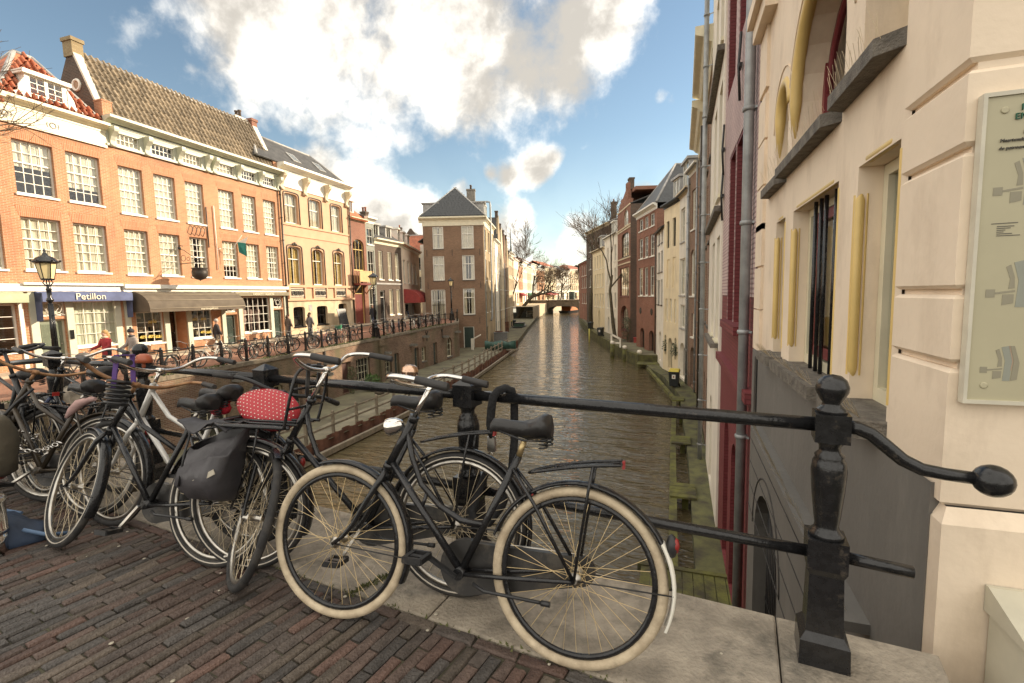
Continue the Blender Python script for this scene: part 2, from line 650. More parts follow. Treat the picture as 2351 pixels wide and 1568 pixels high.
BRICK_RW = brick_mat('right_bank_brown_brick', (.22, .125, .085), (.29, .17, .11), (.33, .27, .20), blotch=(.7, 1.2))
STUCCO_P = mat('peach_stucco', (.58, .36, .225), .8, .07, 1.2, bump=.1, bscale=30)
STUCCO_T = mat('tan_plaster', (.58, .46, .30), .8, .13, 1.6, bump=.15, bscale=25, dirt=(.33, .26, .18), dlo=.5, dhi=.75, dscale=1.4, dz=.3)
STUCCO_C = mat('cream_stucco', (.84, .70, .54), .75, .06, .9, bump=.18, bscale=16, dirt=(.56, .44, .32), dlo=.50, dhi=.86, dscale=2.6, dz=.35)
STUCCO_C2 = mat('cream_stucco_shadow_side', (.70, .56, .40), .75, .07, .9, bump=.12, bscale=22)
STUCCO_G = mat('dark_grey_plinth_paint', (.165, .155, .14), .7, .10, .8, bump=.2, bscale=18, dirt=(.24, .225, .20), dlo=.52, dhi=.8, dscale=2.2, dz=.25)
YELLOWP = mat('yellow_trim_paint', (.70, .50, .18), .45, .07, 2)
WHITEST = mat('white_stucco', (.80, .74, .63), .8, .07, 1.1, bump=.1, bscale=20, dirt=(.48, .42, .33), dlo=.52, dhi=.8, dscale=.9, dz=.25)
YELLST = mat('yellow_stucco', (.78, .66, .44), .8, .06, 1, bump=.1, bscale=20, dirt=(.50, .41, .27), dlo=.52, dhi=.8, dscale=.8, dz=.25)
PALEST = mat('pale_grey_stucco', (.72, .67, .57), .8, .09, 1, bump=.1, bscale=20, dirt=(.42, .38, .31), dlo=.52, dhi=.8, dscale=.8, dz=.25)
TILE_G = mat('grey_roof_tile', (.30, .235, .155), .75, .35, 1.3, rnd=.35, col2=(.40, .32, .22))
TILE_B = mat('black_roof_tile', (.035, .038, .040), .45, .3, 4, rnd=.2)
TILE_R = mat('red_roof_tile', (.36, .11, .05), .7, .3, 2, rnd=.3)
SLATE = mat('slate_roof', (.060, .058, .055), .6, .3, 2.5, bump=.3, bscale=12)
RUST = mat('rusted_steel', (.115, .052, .034), .8, .3, 3, bump=.3, bscale=30, col2=(.17, .075, .045))
WOODGREY = mat('weathered_wood', (.24, .20, .145), .8, .25, 5, bump=.3, bscale=40)
WOODMOSS = mat('mossy_wood', (.085, .075, .04), .85, .3, 2.5, bump=.4, bscale=30, col2=(.17, .17, .04))
MOSS = mat('moss', (.10, .105, .035), .95, .35, 5, bump=.6, bscale=40)
WHARF = mat('wharf_cobble', (.135, .115, .075), .9, .3, .7, bump=.8, bscale=9, col2=(.19, .175, .105))
RUBBER = mat('black_rubber', (.019, .018, .018), .75, .25, 15, bump=.1, bscale=120, dirt=(.075, .066, .055), dlo=.5, dhi=.75, dscale=9, dz=1)
CREAMTYRE = mat('cream_tyre', (.50, .40, .27), .7, .14, 14, bump=.15, bscale=90, col2=(.60, .50, .35), dirt=(.30, .235, .16), dlo=.50, dhi=.74, dscale=9, dz=1)
STEELRIM = mat('dull_chrome_rim', (.50, .47, .42), .3, .2, 12, metal=1)
CHROME = mat('chrome', (.75, .72, .68), .12, .08, 10, metal=1)
SPOKE = mat('spoke_steel', (.66, .55, .38), .35, .1, 10, metal=.8)
LEATHER = mat('black_saddle', (.018, .017, .017), .38, .3, 8, bump=.1, bscale=70)
GRIPM = mat('grip_rubber', (.03, .028, .027), .6, .2, 20, bump=.2, bscale=150)
RUSTBAR = mat('rusty_handlebar', (.30, .13, .055), .5, .35, 14, metal=.55, col2=(.46, .27, .14))
SILVERP = mat('silver_frame_paint', (.62, .60, .56), .35, .08, 4, metal=.3)
BLUEP = mat('dark_blue_paint', (.035, .05, .11), .35, .2, 6)
BRONZEP = mat('dark_bronze_paint', (.05, .038, .025), .35, .3, 10)
REDP = mat('red_plastic', (.26, .018, .015), .35, .1, 6)
CHAINCASE = mat('chain_case_vinyl', (.034, .032, .030), .4, .3, 4, bump=.1, bscale=12, dirt=(.13, .11, .085), dlo=.5, dhi=.75, dscale=8, dz=1)
NYLON = mat('black_nylon', (.045, .042, .046), .5, .25, 3, bump=.25, bscale=14)
LAMPGL = mat('lamp_milk_glass', (.80, .66, .36), .35, .06, 4)
SKIN = mat('skin', (.56, .34, .24), .6, .06, 4)


def street_mat():
    m = brick_mat('street_clinker', (.26, .115, .075), (.33, .17, .11), (.17, .13, .095), bw=.22, bh=.075, msize=.010, bump=.4)
    t = m.node_tree
    for n in t.nodes:
        if n.type == 'COMBXYZ':
            for l in list(t.links):
                if l.to_node == n:
                    t.links.remove(l)
            sx = [q for q in t.nodes if q.type == 'SEPXYZ'][0]
            t.links.new(sx.outputs['Y'], n.inputs['X'])
            t.links.new(sx.outputs['X'], n.inputs['Y'])
    return m


STREET = street_mat()


def water_mat():
    m = bpy.data.materials.new('canal_water')
    m.use_nodes = True
    t = m.node_tree
    nd, lk = t.nodes, t.links
    b = nd['Principled BSDF']
    b.inputs['Base Color'].default_value = (.105, .084, .045, 1)
    b.inputs['Roughness'].default_value = .03
    b.inputs['IOR'].default_value = 1.36
    b.inputs['Specular IOR Level'].default_value = .62
    co = nd.new('ShaderNodeTexCoord')
    mp = nd.new('ShaderNodeMapping')
    mp.inputs['Scale'].default_value = (.42, 1.35, 1)
    mp.inputs['Rotation'].default_value = (0, 0, .25)
    lk.new(co.outputs['Object'], mp.inputs['Vector'])
    n1 = nd.new('ShaderNodeTexNoise')
    n1.inputs['Scale'].default_value = 1.2
    n1.inputs['Detail'].default_value = 3
    n1.inputs['Distortion'].default_value = .4
    n2 = nd.new('ShaderNodeTexNoise')
    n2.inputs['Scale'].default_value = 4.0
    n2.inputs['Detail'].default_value = 2.5
    n2.inputs['Distortion'].default_value = .6
    lk.new(mp.outputs[0], n1.inputs['Vector'])
    lk.new(mp.outputs[0], n2.inputs['Vector'])
    a = nd.new('ShaderNodeMath')
    a.operation = 'MULTIPLY_ADD'
    a.inputs[1].default_value = .42
    lk.new(n2.outputs['Fac'], a.inputs[0])
    lk.new(n1.outputs['Fac'], a.inputs[2])
    bu = nd.new('ShaderNodeBump')
    bu.inputs['Strength'].default_value = .55
    bu.inputs['Distance'].default_value = .27
    lk.new(a.outputs[0], bu.inputs['Height'])
    lk.new(bu.outputs[0], b.inputs['Normal'])
    return m


WATER = water_mat()


# ---------------------------------------------------------------- building kit (house frame: x along the front, y into the house, z up)
def plate(mb, pts, t):
    P = [Vector(p) for p in pts]
    n = (P[1] - P[0]).cross(P[2] - P[0]).normalized() * t
    k = len(P)
    vs = P + [p + n for p in P]
    fs = [tuple(reversed(range(k))), tuple(range(k, 2 * k))] + [(i, (i + 1) % k, (i + 1) % k + k, i + k) for i in range(k)]
    return mb.add(vs, fs)


def arc_pts(a, b, d, r, k=10, sq=False):
    """half ellipse, or a flat head with rounded corners for low rises of wide openings"""
    s = d - r
    if r < (b - a) * .24:
        return [((a + b) / 2 - (b - a) / 2 * math.copysign(abs(cos(pi * i / k)) ** .5, cos(pi * i / k)), s + r * sin(pi * i / k) ** .55 if 0 < i < k else s) for i in range(k + 1)]
    return [((a + b) / 2 - (b - a) / 2 * cos(pi * i / k), s + r * sin(pi * i / k)) for i in range(k + 1)]


def wall_face(mb, x0, x1, z0, z1, ops, y=0.0):
    """front sheet with openings (a, b, c, d, arch rise, depth) and their reveals"""
    xs = sorted({x0, x1} | {v for o in ops for v in o[:2] if x0 < v < x1})
    zs = sorted({z0, z1} | {v for o in ops for v in o[2:4] if z0 < v < z1})
    for i in range(len(xs) - 1):
        for j in range(len(zs) - 1):
            cx, cz = (xs[i] + xs[i + 1]) / 2, (zs[j] + zs[j + 1]) / 2
            if any(o[0] < cx < o[1] and o[2] < cz < o[3] for o in ops):
                continue
            mb.quad((xs[i], y, zs[j]), (xs[i + 1], y, zs[j]), (xs[i + 1], y, zs[j + 1]), (xs[i], y, zs[j + 1]))
    for (a, b, c, d, r, dp) in ops:
        e = y + dp
        s = d - r
        mb.quad((a, y, c), (a, y, s), (a, e, s), (a, e, c))
        mb.quad((b, y, c), (b, e, c), (b, e, s), (b, y, s))
        mb.quad((a, y, c), (a, e, c), (b, e, c), (b, y, c))
        if r <= 0:
            mb.quad((a, y, d), (b, y, d), (b, e, d), (a, e, d))
        else:
            k = 10
            arc = arc_pts(a, b, d, r, k)
            for i in range(k):
                (p, q), (u, w) = arc[i], arc[i + 1]
                if max(q, w) < d - 1e-4 or True:
                    mb.quad((p, y, q), (u, y, w), (u, y, d), (p, y, d))
                mb.quad((p, y, q), (p, e, q), (u, e, w), (u, y, w))


UNITPANE = MB().box(0, 1, 0, .006, 0, 1).mesh('pane', GLASS)
CURT_MESH = {}


def curtain_mesh(w, h, mt):
    k = (round(w, 1), round(h, 1), mt.name)
    if k not in CURT_MESH:
        mb = MB()
        n = max(6, int(w / .06))
        for i in range(n):
            xa, xb = w * i / n, w * (i + 1) / n
            ya, yb = .025 * sin(i * 1.7), .025 * sin((i + 1) * 1.7)
            mb.add([(xa, ya, 0), (xb, yb, 0), (xb, yb, h), (xa, ya, h)], [(0, 1, 2, 3)], True)
        CURT_MESH[k] = mb.mesh('curtain', mt)
    return CURT_MESH[k]


def window(par, x0, x1, z0, z1, nx=2, ny=2, fm=None, rec=.12, fw=.07, mid=None, panes=False, curt=1, arch=0, sill=True,
           T=None, bar=.026, cm=None, sm=None, name='window', gm=None, room=True, y=0.0):
    fm = fm or WHITE
    w, h = x1 - x0, z1 - z0
    e = y + rec
    g = .004
    mb = MB()
    mb.box(x0 + g, x0 + fw, e - .02, e + .07, z0 + .002, z1 - g)
    mb.box(x1 - fw, x1 - g, e - .02, e + .07, z0 + .002, z1 - g)
    mb.box(x0 + fw, x1 - fw, e - .02, e + .07, z1 - fw, z1 - g)
    mb.box(x0 + fw, x1 - fw, e - .02, e + .07, z0 + .002, z0 + fw * 1.25)
    ix0, ix1, iz0, iz1 = x0 + fw, x1 - fw, z0 + fw * 1.25, z1 - fw
    zmid = None
    if mid:
        zmid = iz0 + (iz1 - iz0) * mid
    xs = [ix0 + (ix1 - ix0) * i / nx for i in range(nx + 1)]
    zs = [iz0 + (iz1 - iz0) * j / ny for j in range(ny + 1)]
    if zmid is not None and ny == 2:
        zs[1] = zmid
    for x in xs[1:-1]:
        mb.box(x - bar / 2, x + bar / 2, e + .002, e + .045, iz0, iz1)
    for j, z in enumerate(zs[1:-1]):
        k = bar
        if mid and abs((z - iz0) / (iz1 - iz0) - mid) < .5 / ny:
            k = bar * 2.1
        for i in range(nx):
            mb.box(xs[i] + (bar / 2 if i else 0), xs[i + 1] - (bar / 2 if i < nx - 1 else 0), e - .004, e + .05, z - k / 2, z + k / 2)
    if arch:                                        # head of the frame follows the arch
        kk = 10
        pts = [(p, e + .02, q - .01) for p, q in arc_pts(x0 + fw / 2, x1 - fw / 2, z1 - fw / 2, arch, kk)]
        mb.tube(pts, fw / 2, 4)
    wo = mb.obj(name, fm, par, mat_l=T)
    if sill:
        MB().box(x0 - .05, x1 + .05, y - .07, e - .022, z0 - .075, z0 + .010).obj('sill', sm or fm, wo)
    if panes:
        for i in range(nx):
            for j in range(ny):
                o = link('pane', UNITPANE, wo)
                o.location = (xs[i], e + .018, zs[j])
                o.scale = (xs[i + 1] - xs[i], 1, zs[j + 1] - zs[j])
                o.rotation_euler = (random.gauss(0, .006), 0, random.gauss(0, .006))
    else:
        o = link('pane', UNITPANE, wo)
        o.location = (ix0, e + .018, iz0)
        o.scale = (ix1 - ix0, 1, iz1 - iz0)
        o.rotation_euler = (random.gauss(0, .006), 0, random.gauss(0, .008))
    if curt:
        cmx = cm or CURTAIN
        if curt == 1:
            o = link('curtain', curtain_mesh(w - .06, h - .06, cmx), wo)
            o.location = (x0 + .03, e + .085, z0 + .03)
        elif curt == 2:
            ww = w * random.uniform(.28, .42)
            for xx in (x0 + .03, x1 - .03 - ww):
                o = link('curtain', curtain_mesh(ww, h - .06, cmx), wo)
                o.location = (xx, e + .085, z0 + .03)
        elif curt == 3:
            hh = (h - .06) * random.uniform(.45, .75)
            o = link('curtain', curtain_mesh(w - .06, hh, cmx), wo)
            o.location = (x0 + .03, e + .085, z1 - .03 - hh)
    return wo


def door(par, x0, x1, z0, z1, col, fm=None, rec=.15, fw=.08, fan=.0, T=None, glazed=False, arch=0, y=0.0, panels=3):
    e = y + rec
    fm = fm or WHITE
    mb = MB()
    if fw:
        mb.box(x0 + .003, x0 + fw, e - .03, e + .06, z0, z1 - .003)
        mb.box(x1 - fw, x1 - .003, e - .03, e + .06, z0, z1 - .003)
        mb.box(x0 + fw, x1 - fw, e - .03, e + .06, z1 - fw, z1 - .003)
    zt = z1 - fw - fan
    if fan:
        mb.box(x0 + fw, x1 - fw, e - .02, e + .05, zt, zt + .05)
    d = MB()
    d.box(x0 + fw, x1 - fw, e, e + .045, z0, zt)
    w = x1 - x0 - 2 * fw
    if glazed:
        zg = z0 + (zt - z0) * .42
        for (a, b) in ((x0 + fw + w * .12, x0 + fw + w * .47), (x0 + fw + w * .53, x0 + fw + w * .88)):
            d.box(a - .02, b + .02, e - .015, e, zg - .02, zt - .12)
        d.box(x0 + fw + w * .12, x0 + fw + w * .88, e - .015, e, z0 + .12, zg - .14)
    else:
        for k in range(panels):
            a = z0 + .12 + (zt - z0 - .18) * k / panels
            b = z0 + .06 + (zt - z0 - .18) * (k + 1) / panels
            d.box(x0 + fw + w * .13, x0 + fw + w * .87, e - .014, e, a, b)
    do = d.obj('door', col, par, mat_l=T)
    if mb.v:
        mb.obj('door_frame', fm, do)
    if glazed:
        for (a, b) in ((x0 + fw + w * .12, x0 + fw + w * .47), (x0 + fw + w * .53, x0 + fw + w * .88)):
            o = link('pane', UNITPANE, do)
            o.location = (a, e - .024, zg)
            o.scale = (b - a, 1, zt - .14 - zg)
    if fan:
        o = link('pane', UNITPANE, do)
        o.location = (x0 + fw, e + .02, zt + .05)
        o.scale = (w, 1, fan - .05)
    MB().ball((x1 - fw - .09, e - .03, z0 + 1.05), .025, 8).bar((x1 - fw - .09, e, z0 + 1.05), (x1 - fw - .09, e - .03, z0 + 1.05), .015, .015).obj('handle', STEELRIM, do)
    return do


def house(name, label, a, b, z0, z1, D, wm, wins=(), cat='house', group=None, sm=None, gable=None, backz=None, side_l=True, side_r=True):
    """shell with openings; wins: (x0,x1,z0,z1,dict)"""
    dx, dy = b[0] - a[0], b[1] - a[1]
    W = sqrt(dx * dx + dy * dy)
    root = thing(name, label, cat, (a[0], a[1], 0), atan2(dy, dx), group)
    mb = MB()
    ops = []
    for (p, q, r, s, o) in wins:
        ops.append((p, q, r, s, o.get('arch', 0), o.get('rec', .12) + (.0 if o.get('kind') != 'blind' else 0)))
    wall_face(mb, 0, W, z0, z1, ops)
    sb = MB()
    for x, on in ((0, side_l), (W, side_r)):
        if not on:
            continue
        poly = [(x, 0, z0), (x, D, z0), (x, D, z1), (x, 0, z1)] if x == 0 else [(x, 0, z0), (x, 0, z1), (x, D, z1), (x, D, z0)]
        poly = list(reversed(poly))
        sb.add(poly, [(0, 1, 2, 3)])
        if gable:                                   # ridge parallel to the front
            sb.add([(x, 0, z1), (x, D, z1), (x, D / 2, gable)], [(0, 1, 2) if x else (2, 1, 0)])
    sb.quad((W, D, z0), (0, D, z0), (0, D, z1), (W, D, z1))
    wo = mb.obj('wall', wm, root)
    so = sb.obj('side_wall', sm or wm, root)
    # floors and a back room wall, so that the windows show a room
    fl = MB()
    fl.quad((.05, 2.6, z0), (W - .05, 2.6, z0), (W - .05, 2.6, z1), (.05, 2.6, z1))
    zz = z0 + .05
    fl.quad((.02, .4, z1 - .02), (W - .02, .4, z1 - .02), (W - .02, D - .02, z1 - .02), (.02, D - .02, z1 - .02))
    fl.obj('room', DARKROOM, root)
    for (p, q, r, s, o) in wins:
        o = dict(o)
        k = o.pop('kind', 'window')
        if k == 'window':
            window(root, p, q, r, s, **o)
        elif k == 'door':
            door(root, p, q, r, s, o.pop('col', DKGREEN), **o)
        elif k == 'blind':
            rr = o.get('rec', .12)
            MB().box(p - .02, q + .02, rr, rr + .04, r - .02, s + .02).obj(o.get('name', 'blind_panel'), o.get('col', wm), root)
    root['W'] = W
    return root, W


def cornice(par, W, z0, z1, m, proj=.35, x0=-.08, x1=None, frieze=None, T=None):
    x1 = W + .08 if x1 is None else x1
    mb = MB()
    h = z1 - z0
    prof = [(0, 0), (.10, 0), (.10, .14), (.16, .18), (.16, .40), (.42, .48), (.60, .62), (.92, .70), (1, .74), (1, 1.0), (0, 1.0)]
    P = [(-p * proj, z0 + q * h) for p, q in prof]
    n = len(P)
    vs = [(x0, y, z) for y, z in P] + [(x1, y, z) for y, z in P]
    fs = [tuple(range(n)), tuple(reversed(range(n, 2 * n)))] + [(i, i + n, (i + 1) % n + n, (i + 1) % n) for i in range(n)]
    mb.add(vs, fs)
    return mb.obj('cornice', m, par, mat_l=T)


def roof_front(par, W, ze, zr, D, m, ov=.25, x0=-.05, x1=None, back=True, t=.10):
    x1 = W + .05 if x1 is None else x1
    k = (zr - ze) / (D / 2)
    mb = MB()
    plate(mb, [(x0, -ov, ze - ov * k), (x1, -ov, ze - ov * k), (x1, D / 2, zr), (x0, D / 2, zr)], t)
    if back:
        plate(mb, [(x1, D + ov, ze - ov * k), (x0, D + ov, ze - ov * k), (x0, D / 2, zr), (x1, D / 2, zr)], t)
    r = mb.obj('roof', m, par)
    MB().tube([(x0, D / 2, zr + t * .9), (x1, D / 2, zr + t * .9)], .11, 8).obj('ridge', LEAD, r)
    return r


def roof_gable(par, W, ze, zr, D, m, wm, t=.1, cop=LEAD, front=True):
    """ridge runs away from the front; pointed front"""
    mb = MB()
    plate(mb, [(-.03, .1, ze), (-.03, D, ze), (W / 2, D, zr), (W / 2, .1, zr)][::-1], t)
    plate(mb, [(W + .03, .1, ze), (W + .03, D, ze), (W / 2, D, zr), (W / 2, .1, zr)], t)
    r = mb.obj('roof', m, par)
    g = MB().prism([(0, ze), (W, ze), (W / 2 + .15, zr + .25), (W / 2 - .15, zr + .25)], .0, .25)
    g.prism([(0, ze), (W, ze), (W / 2, zr)], D - .05, D)
    g.obj('gable', wm, par)
    return r


def roof_hip(par, W, ze, zr, D, m, ov=.3, run=None, t=.08, ridge=LEAD, x0=None, x1=None):
    a0, a1, b0, b1 = -ov if x0 is None else x0, W + ov if x1 is None else x1, -ov, D + ov
    ins = run if run is not None else min(W, D) / 2
    if W >= D:
        p, q = (a0 + ins + ov, D / 2, zr), (a1 - ins - ov, D / 2, zr)
    else:
        p, q = (W / 2, b0 + ins + ov, zr), (W / 2, b1 - ins - ov, zr)
    A, B, Cc, Dd = (a0, b0, ze), (a1, b0, ze), (a1, b1, ze), (a0, b1, ze)
    mb = MB()
    if W >= D:
        fc = [[A, B, q, p], [Cc, Dd, p, q], [B, Cc, q], [Dd, A, p]]
        hips = [(A, p), (B, q), (Cc, q), (Dd, p), (p, q)]
    else:
        fc = [[A, B, p], [Cc, Dd, q], [B, Cc, q, p], [Dd, A, p, q]]
        hips = [(A, p), (B, p), (Cc, q), (Dd, q), (p, q)]
    for f in fc:
        plate(mb, f, t)
    r = mb.obj('roof', m, par)
    hb = MB()
    for u, w in hips:
        hb.tube([Vector(u) + Vector((0, 0, t)), Vector(w) + Vector((0, 0, t))], .10, 6)
    hb.obj('ridge', ridge, r)
    return r


def chimney(par, x, y, z0, z1, w=.5, d=.7, m=None, pots=2, potm=None):
    mb = MB()
    mb.box(x - w / 2, x + w / 2, y - d / 2, y + d / 2, z0, z1 - .16)
    mb.box(x - w / 2 - .05, x + w / 2 + .05, y - d / 2 - .05, y + d / 2 + .05, z1 - .16, z1)
    c = mb.obj('chimney', m or BRICK_B, par)
    for i in range(pots):
        MB().lathe([(.10, 0), (.09, .35), (.12, .38), (.12, .46), (.08, .46)], (x, y + (i - (pots - 1) / 2) * .28, z1), 10).obj('chimney_pot', potm or TILE_R, c)
    return c


def pipe(par, x, z0, z1, y=-.10, r=.055, m=None, brackets=True, T=None):
    p = MB().tube([(x, y, z0), (x, y, z1)], r, 10).obj('drainpipe', m or ZINC, par, mat_l=T)
    mb = MB()
    z = z0 + .6
    while z < z1:
        mb.lathe([(r * 1.25, -.03), (r * 1.35, 0), (r * 1.25, .03)], (x, y, z), 10)
        mb.bar((x, y, z), (x + r * 1.2, -.005 if y < 0 else 0, z), .02, .03)
        z += 1.55
    mb.obj('pipe_collar', m or ZINC, p)
    return p


def dormer(par, x0, x1, z0, z1, y0, y1, fm=WHITE, nx=2, ny=3, side=None, leaves=2):
    mb = MB()
    mb.box(x0, x0 + .12, y0, y1, z0, z1)
    mb.box(x1 - .12, x1, y0, y1, z0, z1)
    mb.box(x0 - .12, x1 + .12, y0 - .14, y1, z1 + .001, z1 + .16)
    mb.box(x0 + .12, x1 - .12, y0, y0 + .12, z0, z0 + .12)
    o = mb.obj('dormer', side or fm, par)
    w = (x1 - x0 - .24) / leaves
    for i in range(leaves):
        window(o, x0 + .12 + w * i, x0 + .12 + w * (i + 1), z0 + .12, z1, nx, ny, fm=fm, rec=.03, fw=.06, sill=False, y=y0, curt=0)
    return o


def brick_arch(par, x0, x1, z, h=.44, m=None):
    MB().prism([(x0 - .02, z), (x1 + .02, z), (x1 + .14, z + h), (x0 - .14, z + h)], -.006, -.0005).obj('brick_arch', m or SOLDIER, par)


def console(par, x, w, y0, ztop, zbot, proj, m):
    h = ztop - zbot
    P = [(0, 0), (.12, .0), (.24, .05), (.28, .12), (.20, .2), (.22, .32), (.42, .52), (.72, .66), (.95, .76), (1.0, .86), (1, 1), (0, 1)]
    b = MB(Matrix(((0, 1, 0, 0), (1, 0, 0, 0), (0, 0, 1, 0), (0, 0, 0, 1))))
    b.prism([(y0 - p * proj, zbot + q * h) for p, q in P], x - w / 2, x + w / 2)
    b.T = None
    b.tube([(x - w * .56, y0 - proj * .78, zbot + h * .86), (x + w * .56, y0 - proj * .78, zbot + h * .86)], h * .10, 8)
    b.tube([(x - w * .54, y0 - proj * .17, zbot + h * .08), (x + w * .54, y0 - proj * .17, zbot + h * .08)], h * .07, 8)
    return b.obj('bracket', m, par)


def split_loose(o):
    """every separate piece of a mesh becomes an object of its own"""
    me = o.data
    n = len(me.vertices)
    par = list(range(n))

    def find(a):
        while par[a] != a:
            par[a] = par[par[a]]
            a = par[a]
        return a
    polys = [tuple(p.vertices) for p in me.polygons]
    for p in polys:
        a = find(p[0])
        for q in p[1:]:
            par[find(q)] = a
    groups = {}
    for i, p in enumerate(polys):
        groups.setdefault(find(p[0]), []).append(i)
    if len(groups) < 2:
        return
    co = [tuple(v.co) for v in me.vertices]
    sm = [p.use_smooth for p in me.polygons]
    mats = list(me.materials)
    base = o.name.split('.')[0]
    first = True
    for g in groups.values():
        idx, vs, fs = {}, [], []
        for i in g:
            f = []
            for q in polys[i]:
                if q not in idx:
                    idx[q] = len(vs)
                    vs.append(co[q])
                f.append(idx[q])
            fs.append(f)
        m2 = bpy.data.meshes.new(base)
        m2.from_pydata(vs, [], fs)
        m2.polygons.foreach_set('use_smooth', [sm[i] for i in g])
        for m in mats:
            m2.materials.append(m)
        if first:
            o.data = m2
            first = False
        else:
            c = o.copy()
            c.data = m2
            COL.objects.link(c)


# ---------------------------------------------------------------- the setting
WATER_Z, WHARF_Z = -4.75, -4.2
# the bed below everything
gb = MB()
gb.quad((-900, -700, -5.7), (900, -700, -5.7), (900, 1100, -5.7), (-900, 1100, -5.7))
struct(gb.obj('ground', mat('canal_bed', (.07, .06, .04), .9, .3, .05)))
wb = MB()
wb.quad((-70, -25, WATER_Z), (30, -25, WATER_Z), (30, 270, WATER_Z), (-70, 270, WATER_Z))
struct(wb.obj('water', WATER))


def lip_x(y):                                       # quay wall line on the left bank
    P = [(-30, -17.2), (6, -17.55), (12, -17.9), (40.9, -19.4), (47.5, -22.6)]
    for (y0, x0), (y1, x1) in zip(P, P[1:]):
        if y <= y1:
            return x0 + (x1 - x0) * (y - y0) / (y1 - y0)
    return P[-1][1]


def fac_x(y):
    return -25.7 - math.tan(radians(2)) * (y - 22)


def street_z(x, y):
    t = min(1, max(0, (y - 22) / 12))
    e = -1.25 + .20 * t                             # along the quay
    f = -1.27 + .42 * t                             # along the fronts
    k = min(1, max(0, (x + 18) / (-7.7)))
    z = e + (f - e) * k
    return z


sb = MB()
ys = [-30 + 2.0 * i for i in range(64)]
for y0, y1 in zip(ys, ys[1:]):
    for i in range(4):
        def pt(y, k):
            xl = lip_x(y) if y < 40.9 else -19.4 - (y - 40.9) * .485 if y < 47.5 else -26.2 - (y - 47.5) * .245
            xl -= .35
            xr = min(fac_x(y) - .3, xl - 5.5) if y > 44 else fac_x(y) - .3
            x = xl + (xr - xl) * k / 4
            return (x, y, street_z(x, y))
        sb.quad(pt(y0, i), pt(y1, i), pt(y1, i + 1), pt(y0, i + 1))
sb2 = MB()
sb2.v, sb2.f, sb2.s = sb.v, [tuple(reversed(f)) if False else f for f in sb.f], sb.s
struct(sb2.obj('street', STREET))

# raised pavement in front of the shops
pv = MB()
for y0, y1 in zip(ys, ys[1:]):
    if y0 > 46:
        break
    xa0, xa1 = fac_x(y0) + 1.5, fac_x(y1) + 1.5
    xb0, xb1 = fac_x(y0) - .02, fac_x(y1) - .02
    za0, za1 = street_z(xa0, y0) + .10, street_z(xa1, y1) + .10
    zb0, zb1 = street_z(xb0, y0) + .10, street_z(xb1, y1) + .10
    pv.quad((xa0, y0, za0), (xa1, y1, za1), (xb1, y1, zb1), (xb0, y0, zb0))
    pv.quad((xa0, y0, za0 - .14), (xa1, y1, za1 - .14), (xa1, y1, za1), (xa0, y0, za0))
struct(pv.obj('pavement', mat('pavement_paving', (.42, .34, .25), .85, .15, 2, bump=.3, bscale=12)))

# left wharf below the quay wall
EDGE_L = [(-13.1, -6), (-13.15, 4), (-13.2, 14.5), (-13.35, 19), (-13.6, 24), (-14.1, 30.8), (-14.6, 34.7), (-15.85, 41.5), (-16.5, 46), (-17.7, 53), (-18.8, 57),
          (-24, 78), (-30, 103), (-36, 128), (-39, 150)]
wl = MB()
for (x0, y0), (x1, y1) in zip(EDGE_L, EDGE_L[1:]):
    wl.quad((x0, y0, WHARF_Z), (x1, y1, WHARF_Z), (x1 - 14, y1, WHARF_Z), (x0 - 14, y0, WHARF_Z))
    if y0 > 52:
        wl.quad((x0, y0, WATER_Z - .3), (x1, y1, WATER_Z - .3), (x1, y1, WHARF_Z), (x0, y0, WHARF_Z))
struct(wl.obj('wharf', WHARF))
# paler walkway strip and rough grass along it
gl_ = MB()
for (x0, y0), (x1, y1) in zip(EDGE_L[:10], EDGE_L[1:11]):
    gl_.quad((x0 - .35, y0, WHARF_Z + .006), (x1 - .35, y1, WHARF_Z + .006), (x1 - 1.7, y1, WHARF_Z + .006), (x0 - 1.7, y0, WHARF_Z + .006))
struct(gl_.obj('towpath', mat('towpath_setts', (.20, .18, .125), .9, .3, 1.1, bump=.7, bscale=11)))

# right bank: narrow mossy ledge, then a wharf with trees
EDGE_R = [(-2.9, 40.8), (-4.0, 43.2), (-5.2, 47), (-7.9, 55.5), (-10.6, 65), (-13.9, 78), (-18, 95), (-21.6, 112), (-25.5, 148)]
wr = MB()
for (x0, y0), (x1, y1) in zip(EDGE_R, EDGE_R[1:]):
    wr.quad((x0, y0, -3.75), (x0 + 13, y0, -3.75), (x1 + 13, y1, -3.75), (x1, y1, -3.75))
struct(wr.obj('wharf', WHARF))
wk = MB()
wk.quad((-2.9, 40.8, WATER_Z - .3), (6, 40.8, WATER_Z - .3), (6, 40.8, -3.75), (-2.9, 40.8, -3.75))
for (x0, y0), (x1, y1) in zip(EDGE_R, EDGE_R[1:]):
    wk.quad((x1, y1, WATER_Z - .3), (x0, y0, WATER_Z - .3), (x0, y0, -3.75), (x1, y1, -3.75))
    wk.quad((x1, y1, -3.744), (x0, y0, -3.744), (x0 + .45, y0, -3.744), (x1 + .45, y1, -3.744))
wko = wk.obj('quay_wall', mat('mossy_quay_brick', (.07, .065, .035), .9, .35, 1.5, bump=.6, bscale=20, col2=(.13, .125, .04)))
tag(wko, 'low mossy quay wall under the trees on the right bank', 'quay wall')

# ---------------------------------------------------------------- the bridge deck
RA = Vector((-1.03, 2.25))
RD = Vector((cos(radians(-7.2)), sin(radians(-7.2))))
RN = Vector((-RD.y, RD.x))                          # towards the canal


def deck_z(x):
    return 0.0 if x > -6 else (x + 6) * .1045


def rail_pt(s, n=0.0):                              # s metres right of the second post, n towards the canal
    p = RA + RD * s + RN * n
    return p


